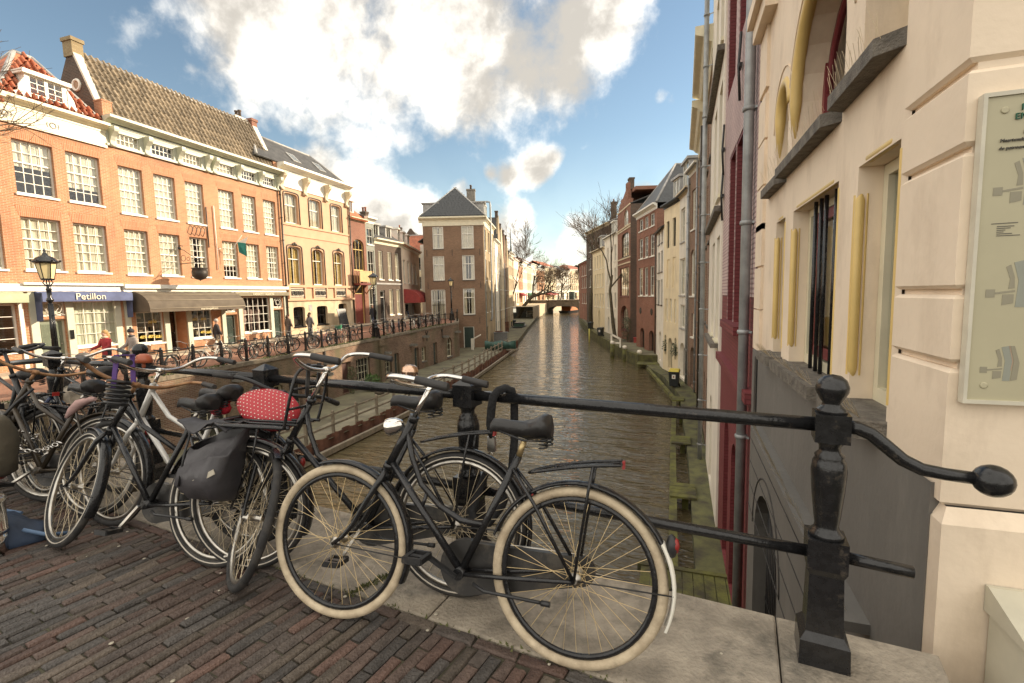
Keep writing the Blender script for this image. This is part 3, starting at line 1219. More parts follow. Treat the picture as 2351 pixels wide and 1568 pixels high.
deck = MB()
for x0, x1 in zip([-30, -24, -17.9, -14, -10, -7.5, -6, -3, 0, 1.3, 12], [-24, -17.9, -14, -10, -7.5, -6, -3, 0, 1.3, 12, 25]):
    ya, yb = (RA + RD * ((x0 - RA.x) / RD.x) + RN * -.47).y, (RA + RD * ((x1 - RA.x) / RD.x) + RN * -.47).y
    za, zb = max(-1.26, deck_z(x0)), max(-1.26, deck_z(x1))
    deck.quad((x0, -14, za - .014), (x1, -14, zb - .014), (x1, yb, zb - .014), (x0, ya, za - .014))
deck_o = struct(deck.obj('bridge_deck', mat('joint_sand', (.060, .050, .038), .95, .35, 6, bump=.4, bscale=60, col2=(.08, .075, .045))))

BRICKS_M = []
for i, (c, c2) in enumerate([((.092, .062, .050), (.12, .084, .068)), ((.076, .060, .050), (.105, .084, .071)), ((.066, .058, .052), (.092, .082, .074)), ((.108, .064, .050), (.14, .086, .067)), ((.096, .075, .058), (.13, .104, .081))]):
    BRICKS_M.append(mat('clinker_%s' % ['plum', 'brown', 'grey', 'red', 'tan'][i], c, .62, .25, 14, bump=.7, bscale=70, col2=c2, rnd=.25, spec=.4))


def brick_mesh(L, W, H, m, seed):
    rr = random.Random(seed)
    b = .007
    j = lambda: rr.uniform(-.0032, .0032)
    vs = []
    for (z, k) in ((-H, 0), (-b, 0), (0, b)):
        for (sx, sy) in ((-1, -1), (1, -1), (1, 1), (-1, 1)):
            vs.append((sx * (L / 2 - k) + j(), sy * (W / 2 - k) + j(), z + (j() if z == 0 else 0)))
    fs = [(8, 9, 10, 11)]
    for l in (0, 4):
        for i in range(4):
            fs.append((l + i, l + (i + 1) % 4, l + 4 + (i + 1) % 4, l + 4 + i))
    mb = MB()
    mb.add(vs, fs)
    return mb.mesh('brick', m)


BM = [brick_mesh(.198, .052, .04, m, i * 3 + k) for i, m in enumerate(BRICKS_M) for k in range(3)]
BANG = radians(79)
bu, bv = Vector((cos(BANG), sin(BANG))), Vector((-sin(BANG), cos(BANG)))
spots = []
for r in range(-110, 40):
    for c in range(-22, 22):
        p = RA + bu * ((c + (.5 if r % 2 else 0) + .13 * ((r * 7) % 5) / 5) * .206) + bv * (-r * .0585)
        n = (p - RA).dot(RN)
        if p.x > .98 or p.x < -7.3 or p.y < -.8:
            continue
        k = 1.0
        if n > -.632:
            k = (-.532 - (n - .1)) / .2
            if k < .12:
                continue
            p = p - bu * ((1 - k) * .1)
        spots.append((p, BANG, k))
s = -6.8
while s < 2.0:
    p = RA + RD * s + RN * (-.47 - .031)
    spots.append((p, radians(-7.2), 1.0))
    s += .206


def shown(p):
    q = seen((p.x, p.y, deck_z(p.x)))
    if q is None:
        return 0
    if -40 < q[0] < 2391 and -40 < q[1] < 1600:
        return 1 / q[2]
    return 0


spots.sort(key=lambda t: -shown(t[0]))
WB = [3, 3, 3, 2, 2]
pool = [k for i, w in enumerate([4, 4, 3, 2, 3]) for k in range(3 * i, 3 * i + 3) for _ in range(w)]
rest_b = MB()
for i, (p, an, k) in enumerate(spots):
    a2 = an + random.gauss(0, .012)
    z = deck_z(p.x) + random.gauss(0, .0030)
    if i < 300:
        o = link('brick', BM[random.choice(pool)], deck_o, (p.x, p.y, z))
        o.rotation_euler = (random.gauss(0, .022), random.gauss(0, .010), a2)
        o.scale = (k, random.uniform(.94, 1.03), 1)
    else:
        T = Matrix.Translation((p.x, p.y, z)) @ Matrix.Rotation(a2, 4, 'Z')
        L, Wd = .096 * k, .0245
        rest_b.add([T @ Vector(q) for q in ((-L, -Wd, 0), (L, -Wd, 0), (L, Wd, 0), (-L, Wd, 0), (-L - .004, -Wd - .004, -.02), (L + .004, -Wd - .004, -.02), (L + .004, Wd + .004, -.02), (-L - .004, Wd + .004, -.02))],
                   [(0, 1, 2, 3), (4, 5, 1, 0), (5, 6, 2, 1), (6, 7, 3, 2), (7, 4, 0, 3)])
rb = rest_b.mesh('brick_rest', BRICKS_M)
for pg in rb.polygons:
    pg.material_index = (pg.index // 5 * 7919) % 13 % 5
struct(link('brick', rb, deck_o), 'stuff')

# coping slabs under the railing
s = -17.0
while s < 2.0:
    L = 1.42
    e = min(s + L - .006, 2.0)
    a, b, c, d = rail_pt(s, -.468), rail_pt(e, -.468), rail_pt(e, .185), rail_pt(s, .185)
    if e >= 2.0:
        b, c = rail_pt(1.98, -.468), rail_pt(2.02, .185)
    za, zb = deck_z(a.x) + random.uniform(-.003, .003), deck_z(b.x) + random.uniform(-.003, .003)
    mb = MB()
    k = .008
    vs = []
    for zz, kk in ((-.28, 0), (-k, 0), (0, k)):
        for p, z in ((a + (RD + RN) * kk, za), (b + (RN - RD) * kk, zb), (c - (RN + RD) * kk, zb), (d + (RD - RN) * kk, za)):
            vs.append((p.x, p.y, z + zz + .004))
    fs = [(8, 9, 10, 11)] + [(l + i, l + (i + 1) % 4, l + 4 + (i + 1) % 4, l + 4 + i) for l in (0, 4) for i in range(4)]
    mb.add(vs, fs)
    mb.obj('coping_stone', STONE, deck_o)
    s += L
# the body of the bridge, with its arch over the water
T = Matrix.Translation((rail_pt(-17, .15).x, rail_pt(-17, .15).y, 0)) @ Matrix.Rotation(radians(-7.2), 4, 'Z') @ Matrix.Scale(-1, 4, (0, 1, 0))
bb = MB(T)
wall_face(bb, .0, 19.2, -5.0, -.3, [(5.2, 13.5, -5.0, -1.4, 3.0, 6)])
bo = bb.obj('spandrel_wall', BRICK_Q, deck_o)
bo.data.flip_normals()
# moss in the joint between two slabs
mo = MB()
rr = random.Random(3)
for i in range(420):
    t = rr.random()
    base = rail_pt(-.42 + t * .10 + rr.gauss(0, .012), -.50 + t * .28 + rr.gauss(0, .012))
    if rr.random() < .35:
        base = rail_pt(rr.uniform(-1.6, 1.1), -.475 + rr.gauss(0, .008))
    h = rr.uniform(.004, .016)
    a = rr.uniform(0, 6.28)
    p = Vector((base.x, base.y, 0.003))
    q = Vector((cos(a), sin(a), 0)) * .006
    mo.add([p - q, p + q, p + Vector((rr.gauss(0, .008), rr.gauss(0, .008), h))], [(0, 1, 2)])
struct(mo.obj('moss', MOSS, deck_o), 'stuff')


# ---------------------------------------------------------------- houses on the left bank
def LP(s):
    return (-25.7 + s * sin(radians(-2)), 22 + s * cos(radians(-2)))


def lh(name, label, s0, s1, z1, D, wm, wins, z0=-1.5, cat='house', **kw):
    w2 = [(p - s0, q - s0, r, t, o) for (p, q, r, t, o) in wins]
    return house(name, label, LP(s0), LP(s1), z0, z1, D, wm, w2, cat=cat, **kw)


FONT_CACHE = {}


def text(par, body, size, T, m, name='lettering', align='CENTER', shear=0.0, sx=1.0):
    c = bpy.data.curves.new(name, 'FONT')
    c.body = body
    c.size = size
    c.align_x = align
    c.extrude = .004
    c.shear = shear
    c.resolution_u = 3
    c.materials.append(m)
    tmp = bpy.data.objects.new(name, c)
    COL.objects.link(tmp)
    dg = bpy.context.evaluated_depsgraph_get()
    me = bpy.data.meshes.new_from_object(tmp.evaluated_get(dg))
    bpy.data.objects.remove(tmp)
    o = bpy.data.objects.new(name, me)
    COL.objects.link(o)
    o.parent = par
    o.matrix_local = T @ Matrix.Rotation(radians(90), 4, 'X') @ Matrix.Scale(sx, 4, (1, 0, 0))
    return o


LETTER = mat('cream_lettering', (.80, .74, .55), .6, .02)
LETTERY = mat('yellow_lettering', (.85, .62, .12), .6, .02)
sash = dict(nx=4, ny=6, mid=.5, panes=True, rec=.16, fm=WHITE, curt=3, cm=NET)
sash5 = dict(sash, ny=5, mid=.6)

# --- first house: wide windows, hipped roof with dormer
S0, S1 = -10.02, -6.18
w = []
for a, b in ((-9.75, -8.37), (-7.92, -6.57)):
    w.append((a, b, 6.04, 8.22, dict(sash5)))
    w.append((a, b, 2.93, 5.12, dict(sash5, curt=1)))
w += [(-9.55, -8.55, -1.27, .86, dict(kind='door', col=mat('sage_door_paint', (.20, .23, .17), .4, .08), rec=.2, glazed=True, fm=GREENGREY)),
      (-9.5, -8.55, .98, 1.62, dict(nx=1, ny=1, rec=.1, fm=WHITE, curt=1, sill=False)),
      (-8.3, -6.47, -.45, 1.63, dict(nx=4, ny=4, rec=.10, fm=WHITE, curt=1, cm=mat('louvre_blind', (.66, .66, .52), .7, .05), panes=True))]
h1, W1 = lh('brick_house', 'orange brick house with two wide sash windows per floor, white frieze and hipped red roof', S0, S1, 8.82, 3.4, BRICK_A, w, side_r=False)
f = MB().box(-.05, W1 - .02, -.05, .0, 8.80, 9.40)
f.box(-.05, W1 - .02, -.09, -.05, 8.78, 8.90)
fo = f.obj('frieze', CREAMP, h1)
for xx in (W1 - 1.1 - 1.0, .15):
    orn = MB()
    orn.torus((xx, -.055, 9.13), .11, .022, 16, 6)
    for sgn in (-1, 1):
        orn.torus((xx, -.055, 9.13), .21, .016, 6, 5, a0=(0 if sgn > 0 else pi) - .5, a1=(0 if sgn > 0 else pi) + .5)
    orn.obj('rosette', LEAD, fo)
cornice(h1, W1, 9.40, 9.86, CREAMP, .42, x1=W1 - .02)
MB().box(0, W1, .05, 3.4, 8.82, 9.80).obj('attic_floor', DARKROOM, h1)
r = roof_hip(h1, W1, 9.84, 12.3, 3.4, TILE_R, ov=.0, run=1.62, ridge=LEAD)
tb = MB()                                          # red pantiles on the front hip
for j in range(9):
    t0 = j / 9
    z = 9.96 + 2.46 * t0
    y = 1.70 * t0 - .04
    hw = (W1 / 2) * (1 - t0) - .08
    n = int(2 * hw / .25)
    for i in range(n):
        x = W1 / 2 - hw + (i + .5) * 2 * hw / max(1, n)
        tb.tube([(x, y - .02, z + .02), (x, y + .19, z + .30)], [.125, .105], 6, caps=False, flat=.6)
struct(tb.obj('roof_tile', TILE_R, r), 'stuff')
dormer(h1, W1 - 2.86 , W1 - 1.38, 9.86, 11.0, .05, 1.3, WHITE, 2, 4)
vol = MB()
for sx, xx in ((-1, W1 - 2.86), (1, W1 - 1.38)):
    vol.prism([(xx, 9.9), (xx + sx * .75, 9.9), (xx + sx * .55, 10.1), (xx + sx * .28, 10.22), (xx + sx * .22, 10.5), (xx, 10.85)][::sx], .02, .12)
vol.obj('dormer_scroll', WHITE, h1)
# shop front boards and the two awnings
fa = MB().box(0, W1 - .1, -.14, .0, 2.05, 2.32).box(0, W1 - .05, -.26, .0, 2.32, 2.42)
fa.obj('fascia_board', WHITE, h1)
po = MB()
for x in (W1 - 3.52, W1 - 2.24, W1 - .28):
    po.box(x - .14, x + .14, -.07, -.002, -1.27, 2.05)
po.obj('pilaster', GREENGREY, h1)


def awning(par, x0, x1, z0, drop, out, m, name='awning', curve=False, val=.18, sides=True, stripes=0):
    mb = MB()
    k = 10
    P = []
    for i in range(k + 1):
        t = i / k
        if curve:
            P.append((-out * sin(t * pi / 2) - .02, z0 - drop * (1 - cos(t * pi / 2))))
        else:
            P.append((-out * t - .02, z0 - drop * t + .02 * sin(t * 9)))
    n = 24
    vs, fs = [], []
    for i in range(n + 1):
        x = x0 + (x1 - x0) * i / n
        for j, (y, z) in enumerate(P):
            vs.append((x, y, z + .008 * sin(i * 2.1 + j)))
        vs.append((x, P[-1][0] - .01 * sin(i * 2.3), P[-1][1] - val))
    q = k + 2
    for i in range(n):
        for j in range(k + 1):
            fs.append((i * q + j, i * q + j + 1, (i + 1) * q + j + 1, (i + 1) * q + j))
    mb.add(vs, fs, True)
    if sides:
        for x in (x0, x1):
            poly = [(x, y, z) for y, z in P] + [(x, P[-1][0], P[-1][1] - val), (x, -.02, P[-1][1] - val)]
            mb.add(poly if x == x1 else poly[::-1], [tuple(range(len(poly)))])
    o = mb.obj(name, m, par)
    if stripes:
        sbm = MB()
        for j in range(1, k, max(1, k // stripes)):
            y, z = P[j]
            sbm.tube([(x0, y - .012, z + .016), (x1, y - .012, z + .016)], .012, 5)
        sbm.tube([(x0, P[-1][0] - .01, P[-1][1]), (x1, P[-1][0] - .01, P[-1][1])], .014, 5)
        sbm.obj('awning_seam', m if False else mat('pale_seam', (.42, .36, .26), .7, .05), o)
    return o, P


blue = mat('blue_awning_cloth', (.085, .105, .20), .8, .15, 3)
ao, P = awning(h1, W1 - 3.45, W1 + .12, 2.06, .10, .55, blue, val=.36)
text(ao, 'Petillon', .40, Matrix.Translation((W1 - 1.68, P[-1][0] - .035, P[-1][1] - .28)), LETTER)
side = MB()
for xx in (W1 - 3.45, W1 + .12):
    side.add([(xx, -.02, 2.0), (xx, -.55, 1.95), (xx + .03, -.42, .80), (xx, -.02, .78)], [(0, 1, 2, 3), (3, 2, 1, 0)])
side.obj('awning_side', blue, ao)
h0, W0 = lh('brick_house', 'orange brick house with green awning cut off by the left edge of the picture', -14.4, -10.02, 9.4, 7, BRICK_A,
            [(a, a + 1.3, z0_, z0_ + 2.2, dict(sash5, curt=1)) for a in (-11.66, -13.6) for z0_ in (2.93, 6.04)] + [(-12.7, -10.22, -.4, 1.55, dict(nx=3, ny=4, rec=.12, fm=WHITE, curt=0))])
cornice(h0, W0, 9.3, 9.8, CREAMP, .4)
roof_front(h0, W0, 9.75, 12.0, 3.6, TILE_R)
MB().box(0, W0, -.16, -.001, 2.05, 2.36).obj('fascia_board', WHITE, h0)
MB().box(W0 - .16, W0 - .02, -.06, -.001, -1.27, 2.05).obj('pilaster', WHITE, h0)
awning(h0, W0 - 3.4, W0 - .02, 2.04, .12, .5, mat('sage_awning_cloth', (.36, .40, .26), .8, .12, 3), val=.34)
gr = MB()                                           # scrolled grille over the door
gx = W1 - 2.87
gr.torus((gx + .12, -.03, 1.32), .22, .014, 18, 5)
gr.torus((gx - .1, -.03, 1.25), .12, .012, 14, 5)
gr.tube([(gx - .45, -.03, 1.55), (gx, -.03, 1.02), (gx + .4, -.03, 1.55)], .012, 5)
gr.tube([(gx - .45, -.03, 1.02), (gx + .1, -.03, 1.2), (gx + .45, -.03, 1.02)], .012, 5)
gr.obj('fanlight_scroll', WHITE, h1)
MB().box(W1 - 2.33, W1 - 2.2, -.12, -.075, -.05, .35).obj('letter_box', BLACKP, h1)

# --- second house: six bays, frieze windows, long pantile roof
S0, S1 = -6.18, 4.60
w = []
for a, b in ((-5.79, -4.65), (-4.09, -2.95), (-2.38, -1.27), (-.29, .81), (1.38, 2.48), (3.07, 4.15)):
    w.append((a, b, 5.87, 8.13, dict(sash, curt=random.choice((1, 1, 1, 3)))))
    w.append((a, b, 2.90, 5.10, dict(sash, curt=random.choice((1, 3, 2, 2)))))
w += [(-5.62, -4.24, -.60, 1.55, dict(nx=3, ny=4, rec=.10, curt=0)),
      (-3.95, -3.0, -1.27, 1.5, dict(kind='door', col=BLACKP, rec=.75, fw=.07, fm=GREENGREY, glazed=True)),
      (-2.65, -1.34, -.60, 1.55, dict(nx=3, ny=4, rec=.10, curt=0)),
      (-.48, .38, -1.27, .66, dict(kind='door', col=DKGREEN, rec=.22, fw=.07, fm=GREENGREY, glazed=True)),
      (-.48, .38, .80, 1.66, dict(nx=1, ny=1, rec=.1, curt=0, sill=False)),
      (.85, 3.02, -.55, 1.72, dict(nx=5, ny=4, rec=.08, curt=0, panes=True)),
      (3.27, 4.18, -1.27, .84, dict(kind='door', col=DKGREEN, rec=.22, fw=.07, fm=GREENGREY, glazed=True)),
      (3.27, 4.18, .96, 1.72, dict(nx=1, ny=1, rec=.1, curt=0, sill=False))]
h2, W2 = lh('brick_house', 'long orange brick house with six bays and large grey pantile roof above shop fronts', S0, S1, 8.96, 3.6, BRICK_A2, w, sm=BRICK_DK)
fr = MB()
fops, fw_ = [], []
for a, b in ((-5.74, -4.66), (-4.06, -2.9), (-2.37, -1.27), (-.27, .95), (1.49, 2.6), (3.15, 4.2)):
    fops.append((a - S0, b - S0, 9.08, 9.64, 0, .12))
wall_face(fr, 0, W2, 8.96, 9.80, fops, y=-.04)
fr.box(-.03, W2, -.12, -.041, 8.93, 9.03)
fo = fr.obj('frieze', GREENGREY, h2)
for q in fops:
    window(h2, q[0], q[1], 9.08, 9.64, 5, 2, fm=WHITE, rec=.10, fw=.045, sill=False, curt=random.choice((0, 1)), y=-.04)
cornice(h2, W2, 9.80, 10.28, GREENGREY, .55)
for sx in (-5.97, -4.36, -2.62, -.95, -.5, 1.2, 2.88, 4.45):
    x = sx - S0
    console(h2, x, .21, -.045, 9.80, 8.90, .42, GREENGREY)
ze, zr, HD = 10.16, 13.35, 1.8
r = roof_front(h2, W2, ze, zr, 3.6, SLATE, ov=.10, x0=.25, x1=W2 - .22)
k = (zr - ze) / HD
sl = sqrt(1 + k * k)
tile_vs = MB()
seg = 8
prof = [(-.135 + .27 * i / seg, .055 * sin(2 * pi * i / seg) + .03) for i in range(seg + 1)]
vs, fs = [], []
for j, (d, up) in enumerate(((0, .045), (.43, 0))):
    for x, z in prof:
        vs.append((x, d, z + up))
for x, z in prof:
    vs.append((x, 0, z + .015))
n9 = seg + 1
for i in range(seg):
    fs.append((i, i + 1, n9 + i + 1, n9 + i))
    fs.append((2 * n9 + i, 2 * n9 + i + 1, i + 1, i))
tile_vs.add(vs, fs, True)
TILE = tile_vs.mesh('roof_tile', TILE_G)
ang = atan2(k, 1)
rows, cols = 10, 38
tl = []
for j in range(rows):
    for i in range(cols):
        d = -.08 + j * (HD * sl + .05) / rows
        x = .42 + i * (W2 - .85) / (cols - 1)
        tl.append((x, d / sl, ze + d / sl * k + .11 * sl, i, j))
tl.sort(key=lambda t: t[3] * .9 + t[4] * .35)
restt = MB()
for q, (x, y, z, i, j) in enumerate(tl):
    if q < 300:
        o = link('roof_tile', TILE, r, (x, y, z + random.gauss(0, .006)))
        o.rotation_euler = (ang + random.gauss(0, .012), random.gauss(0, .01), random.gauss(0, .012))
    else:
        restt.T = Matrix.Translation((x, y, z + random.gauss(0, .006))) @ Matrix.Rotation(ang + random.gauss(0, .012), 4, 'X')
        restt.add(vs, fs, True)
struct(restt.obj('roof_tile_rest', TILE_G, r), 'stuff')
# parapet gables with pale copings, chimneys
gm = MB()
for x0, x1 in ((0, .30), (W2 - .28, W2 - .02)):
    gm.T = Matrix(((0, 1, 0, 0), (1, 0, 0, 0), (0, 0, 1, 0), (0, 0, 0, 1)))
    gm.prism([(.15, 8.96), (.15, 10.85), (.40, 10.85), (1.65, 13.45), (1.95, 13.45), (3.4, 10.9), (3.4, 8.96)], x0, x1)
gm.obj('gable', BRICK_DK, h2)
cp = MB()
for x0, x1 in ((-.04, .36), (W2 - .34, W2 + .03)):
    cp.bar(((x0 + x1) / 2, .42, 10.98), ((x0 + x1) / 2, 1.72, 13.60), x1 - x0, .10)
cp.obj('gable_coping', mat('pale_coping', (.60, .55, .45), .7, .12, 3), h2)
kn = MB().box(-.04, .40, -.02, .5, 10.28, 10.95).box(-.06, .42, -.04, .52, 10.95, 11.02)
kn.box(W2 - .4, W2 + .04, -.02, .5, 10.28, 10.9)
kn.obj('kneeler', BRICK_A, h2)
chimney(h2, .18, 1.85, 13.2, 14.05, .48, .62, brick_mat('mossy_chimney_brick', (.30, .22, .12), (.36, .28, .16), (.3, .25, .15)), 0)
chimney(h2, W2 - .16, 1.8, 13.2, 13.85, .45, .5, BRICK_RED, 0)
chimney(h2, W2 - .95, 2.1, 12.6, 13.75, .9, .5, PALEST, 2, BRICK_DK)
oc = MB().torus((-.02, 1.55, 11.85), .24, .065, 20, 6, axis='x')
oo = oc.obj('round_window', WHITE, h2)
MB().lathe([(.19, -.02), (.19, .02)], (-.012, 1.55, 11.85), 18, axis=(1, 0, 0)).obj('pane', mat('brown_board', (.33, .22, .14), .7, .2), oo)
# shop fronts
MB().box(0, W2 - .05, -.16, .0, 2.02, 2.20).box(0, W2 - .03, -.30, .0, 2.20, 2.40).obj('fascia_board', WHITE, h2)
po = MB()
for sx in (-6.02, -4.1, -2.82, -.62, .60, 3.14, 4.42):
    po.box(sx - S0 - .13, sx - S0 + .13, -.08, -.002, -1.27, 2.02)
po.obj('pilaster', GREENGREY, h2)
brown = mat('brown_awning_cloth', (.115, .092, .066), .85, .15, 2.5, bump=.2, bscale=9)
ao, P = awning(h2, .38, 6.02, 2.04, .86, 1.25, brown, curve=True, val=.17, stripes=3)
text(ao, 'martinsjakkers', .17, Matrix.Translation((3.6, P[-1][0] - .03, P[-1][1] - .13)), LETTER, sx=1.05)
ao, P = awning(h2, 6.2, W2 - .12, 2.04, .05, .38, mat('olive_awning_cloth', (.20, .17, .11), .85, .12, 3), val=.22)
text(ao, 'VANHOIT FASHION', .23, Matrix.Translation((8.35, P[-1][0] - .03, P[-1][1] - .19)), LETTER, sx=.85)
for sx in (-.05, 3.72):
    q = MB()
    x = sx - S0
    q.torus((x, -.0, 1.24), .36, .014, 20, 5)
    q.torus((x + .02, -.0, 1.32), .17, .018, 16, 5)
    q.tube([(x - .22, 0, 1.55), (x - .05, 0, 1.2), (x + .1, 0, .95)], .014, 5)
    q.tube([(x + .18, 0, 1.2), (x + .3, 0, .95)], .014, 5)
    q.obj('fanlight_scroll', WHITE, h2)
for (bx, bz, s_, tx) in ((-4.78, .42, .30, 'sale'), (-5.3, -.33, .22, '40%'), (-4.86, -.33, .22, '80%'), (-4.45, -.36, .30, 'sale'), (-2.45, .42, .28, 'sale'), (-1.85, .42, .2, '80%'),
                       (-1.95, -.33, .2, '40%'), (-1.55, -.36, .28, 'sale')):
    text(h2, tx, s_, Matrix.Translation((bx - S0, .095, bz)), LETTERY, shear=.25)
# goods seen inside the shops
gd = MB()
for i in range(26):
    x = random.choice((random.uniform(.7, 1.85), random.uniform(3.6, 4.75)))
    z = random.uniform(-.5, 1.2)
    gd.box(x, x + random.uniform(.1, .3), .45, .7, z, z + random.uniform(.1, .35))
gd.obj('shop_goods', mat('shop_goods', (.45, .22, .10), .6, .6, 2, col2=(.5, .42, .3)), h2)
dum = MB()
for x, c in ((7.5, 0), (8.0, 0), (8.6, 0)):
    dum.lathe([(.02, -.5), (.11, -.48), (.10, 0), (.16, .25), (.12, .48), (.19, .72), (.17, .88), (.05, .93), (.05, 1.0), (.09, 1.08), (.07, 1.2), (.0, 1.23)], (x, .5, -.0), 10)
dum.obj('mannequin', mat('mannequin_clothes', (.30, .20, .17), .8, .5, 1.2, col2=(.55, .40, .36)), h2)
pipe(h2, W2 - .09, -1.2, 9.7, y=-.13, r=.06, m=BRONZEP)
ir = MB()
for xx in (3.9, 4.15, 4.4, 4.65):
    ir.tube([(xx, -.02, 5.72), (xx + .03, -.14, 5.6), (xx - .03, -.18, 5.4), (xx, -.02, 5.2)], .018, 5)
ir.tube([(4.95, -.05, 6.9), (4.95, -.05, 4.6)], .03, 5)
ir.obj('wall_iron', BLACKM, h2)
MB().tube([(5.45, -.07, 7.05), (5.45, -.07, 3.35)], .028, 6).tube([(5.45, -.07, 4.5), (5.6, -.2, 4.6)], .02, 5).obj('conduit', WHITE, h2)
an = MB()
for sx, z in ((-9.9, 5.5), (-3.5, 2.55), (2.0, 9.0)):
    pass

for root, s0_, lst in ((h2, -6.18, ((-5.79, -4.65), (-4.09, -2.95), (-2.38, -1.27), (-.29, .81), (1.38, 2.48), (3.07, 4.15))),):
    for a, b in lst:
        brick_arch(root, a - s0_, b - s0_, 8.13)
        brick_arch(root, a - s0_, b - s0_, 5.10)
for a, b in ((-9.75, -8.37), (-7.92, -6.57)):
    brick_arch(h1, a + 10.02, b + 10.02, 8.22)
    brick_arch(h1, a + 10.02, b + 10.02, 5.12)
# --- third house: peach plaster, rounded windows with dark surrounds
S0, S1 = 4.60, 12.30
cols3 = ((.42, 1.72), (2.92, 4.16), (5.42, 6.62))
w = []
for a, b in cols3:
    w.append((a + S0, b + S0, 6.90, 8.98, dict(nx=2, ny=2, mid=.62, rec=.2, arch=.28, curt=1, fm=WHITE, sill=False)))
    w.append((a + S0, b + S0, 2.56, 5.28, dict(nx=2, ny=2, mid=.68, rec=.2, arch=.30, curt=2, fm=WHITE, cm=mat('gold_curtain', (.52, .36, .12), .9, .15), sill=False)))
h3, W3 = lh('plastered_house', 'peach plastered house with rounded windows and heavy white cornice on brackets', S0, S1, 9.36, 4.2, STUCCO_P, w, z0=1.46, side_l=False)
w = [(.55, 1.72, -.48, .96, dict(nx=2, ny=2, mid=.5, rec=.22, arch=.25, fm=BLACKP, curt=0)), (3.02, 4.25, -.46, .96, dict(nx=2, ny=2, mid=.5, rec=.22, arch=.25, fm=BLACKP, curt=0)),
     (5.62, 6.72, -1.0, 1.08, dict(kind='door', col=BLACKP, rec=.35, fw=.05, fm=BLACKP, arch=.22))]
lw = MB()
wall_face(lw, 0, W3, -1.4, 1.46, [(p, q, r_, s_, o.get('arch', 0), o['rec']) for p, q, r_, s_, o in w], y=-.03)
lw.quad((W3, -.03, -1.4), (W3, 4.2, -1.4), (W3, 4.2, 1.46), (W3, -.03, 1.46))
lw.obj('base_wall', STUCCO_T, h3)
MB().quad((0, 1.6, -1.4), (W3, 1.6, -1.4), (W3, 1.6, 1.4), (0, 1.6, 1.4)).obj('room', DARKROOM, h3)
for p, q, r_, s_, o in w:
    o = dict(o)
    kd = o.pop('kind', 'window')
    if kd == 'window':
        window(h3, p, q, r_, s_, y=-.03, **o)
    else:
        o.pop('kind', 0)
        door(h3, p, q, r_, s_, o.pop('col'), y=-.03, **o)
tr = MB().box(-.02, W3 + .04, -.12, -.001, 2.36, 2.54).box(-.02, W3 + .04, -.16, -.031, 1.40, 1.54).box(0, W3, -.05, -.001, 6.02, 6.10).box(0, W3, -.07, -.001, 6.72, 6.82)
tr.obj('string_course', STUCCO_P, h3)
for a, b in cols3:
    for z0_, z1_, ar in ((6.90, 8.98, .28), (2.56, 5.28, .30)):
        kk = 12
        for off, m_, rr_ in ((.10, mat('dark_surround', (.10, .08, .06), .6, .2) if 'dark_surround' not in MATS else MATS['dark_surround'], .045),):
            pts = [(a - off, -.02, z0_)] + [(p, -.02, q) for p, q in arc_pts(a - off, b + off, z1_ + off, ar, kk)] + [(b + off, -.02, z0_)]
            MB().tube(pts, rr_, 6).obj('window_surround', m_, h3)
    ky = MB().ball(((a + b) / 2, -.06, 5.46), .13, 8).ball(((a + b) / 2 - .17, -.05, 5.42), .08, 8).ball(((a + b) / 2 + .17, -.05, 5.42), .08, 8)
    ky.obj('keystone', MATS['dark_surround'], h3)
    MB().box(a - .22, a - .06, -.10, -.001, 1.54, 2.36).box(b + .06, b + .22, -.10, -.001, 1.54, 2.36).obj('pier', STUCCO_P, h3)
    gr = MB()
    gr.box(a - .05, b + .05, -.06, -.03, 1.66, 1.70).box(a - .05, b + .05, -.06, -.03, 2.20, 2.24)
    wd = b - a
    for i in range(3):
        cx = a + wd * (i + .5) / 3
        gr.torus((cx, -.05, 1.95), .15, .028, 12, 5)
        gr.torus((cx, -.05, 1.95), .065, .024, 8, 5)
        for dz in (-.2, .2):
            gr.torus((cx - wd / 6, -.05, 1.95 + dz * .5), .07, .02, 8, 4)
    gr.obj('balcony_grille', BLACKM, h3)
    MB().box(a - .05, b + .05, -.012, -.001, 1.6, 2.3).obj('grille_back', mat('balcony_white', (.70, .62, .48), .8, .05) if 'balcony_white' not in MATS else MATS['balcony_white'], h3)
MB().box(-.02, W3 + .03, -.06, 0, 9.36, 10.30).obj('frieze', WHITE, h3)
cornice(h3, W3, 10.30, 10.86, WHITE, .62)
for x in (.12, 2.42, 4.78, 7.35):
    console(h3, x, .30, -.061, 10.30, 9.05, .50, SAND)
r = roof_hip(h3, W3, 10.84, 12.95, 4.2, SLATE, ov=.05, run=1.9, x0=-1.85)
for sx in (2.2, 5.0):
    kz = 2.11 / 2.15
    T = Matrix.Translation((sx, .55, 10.84 + .60 * kz + .12)) @ Matrix.Rotation(atan2(kz, 1), 4, 'X')
    sk = MB(T).box(0, .8, 0, 1.0, 0, .06)
    so = sk.obj('skylight', LEAD, r)
    MB(T).box(.08, .72, .08, .92, .061, .07).obj('pane', GLASS, so)
pipe(h3, W3 - .06, -.8, 9.9, y=-.1, r=.06, m=BRONZEP)
MB().box(2.15, 2.5, -.045, -.031, .62, 1.08).obj('plaque', LEAD, h3)

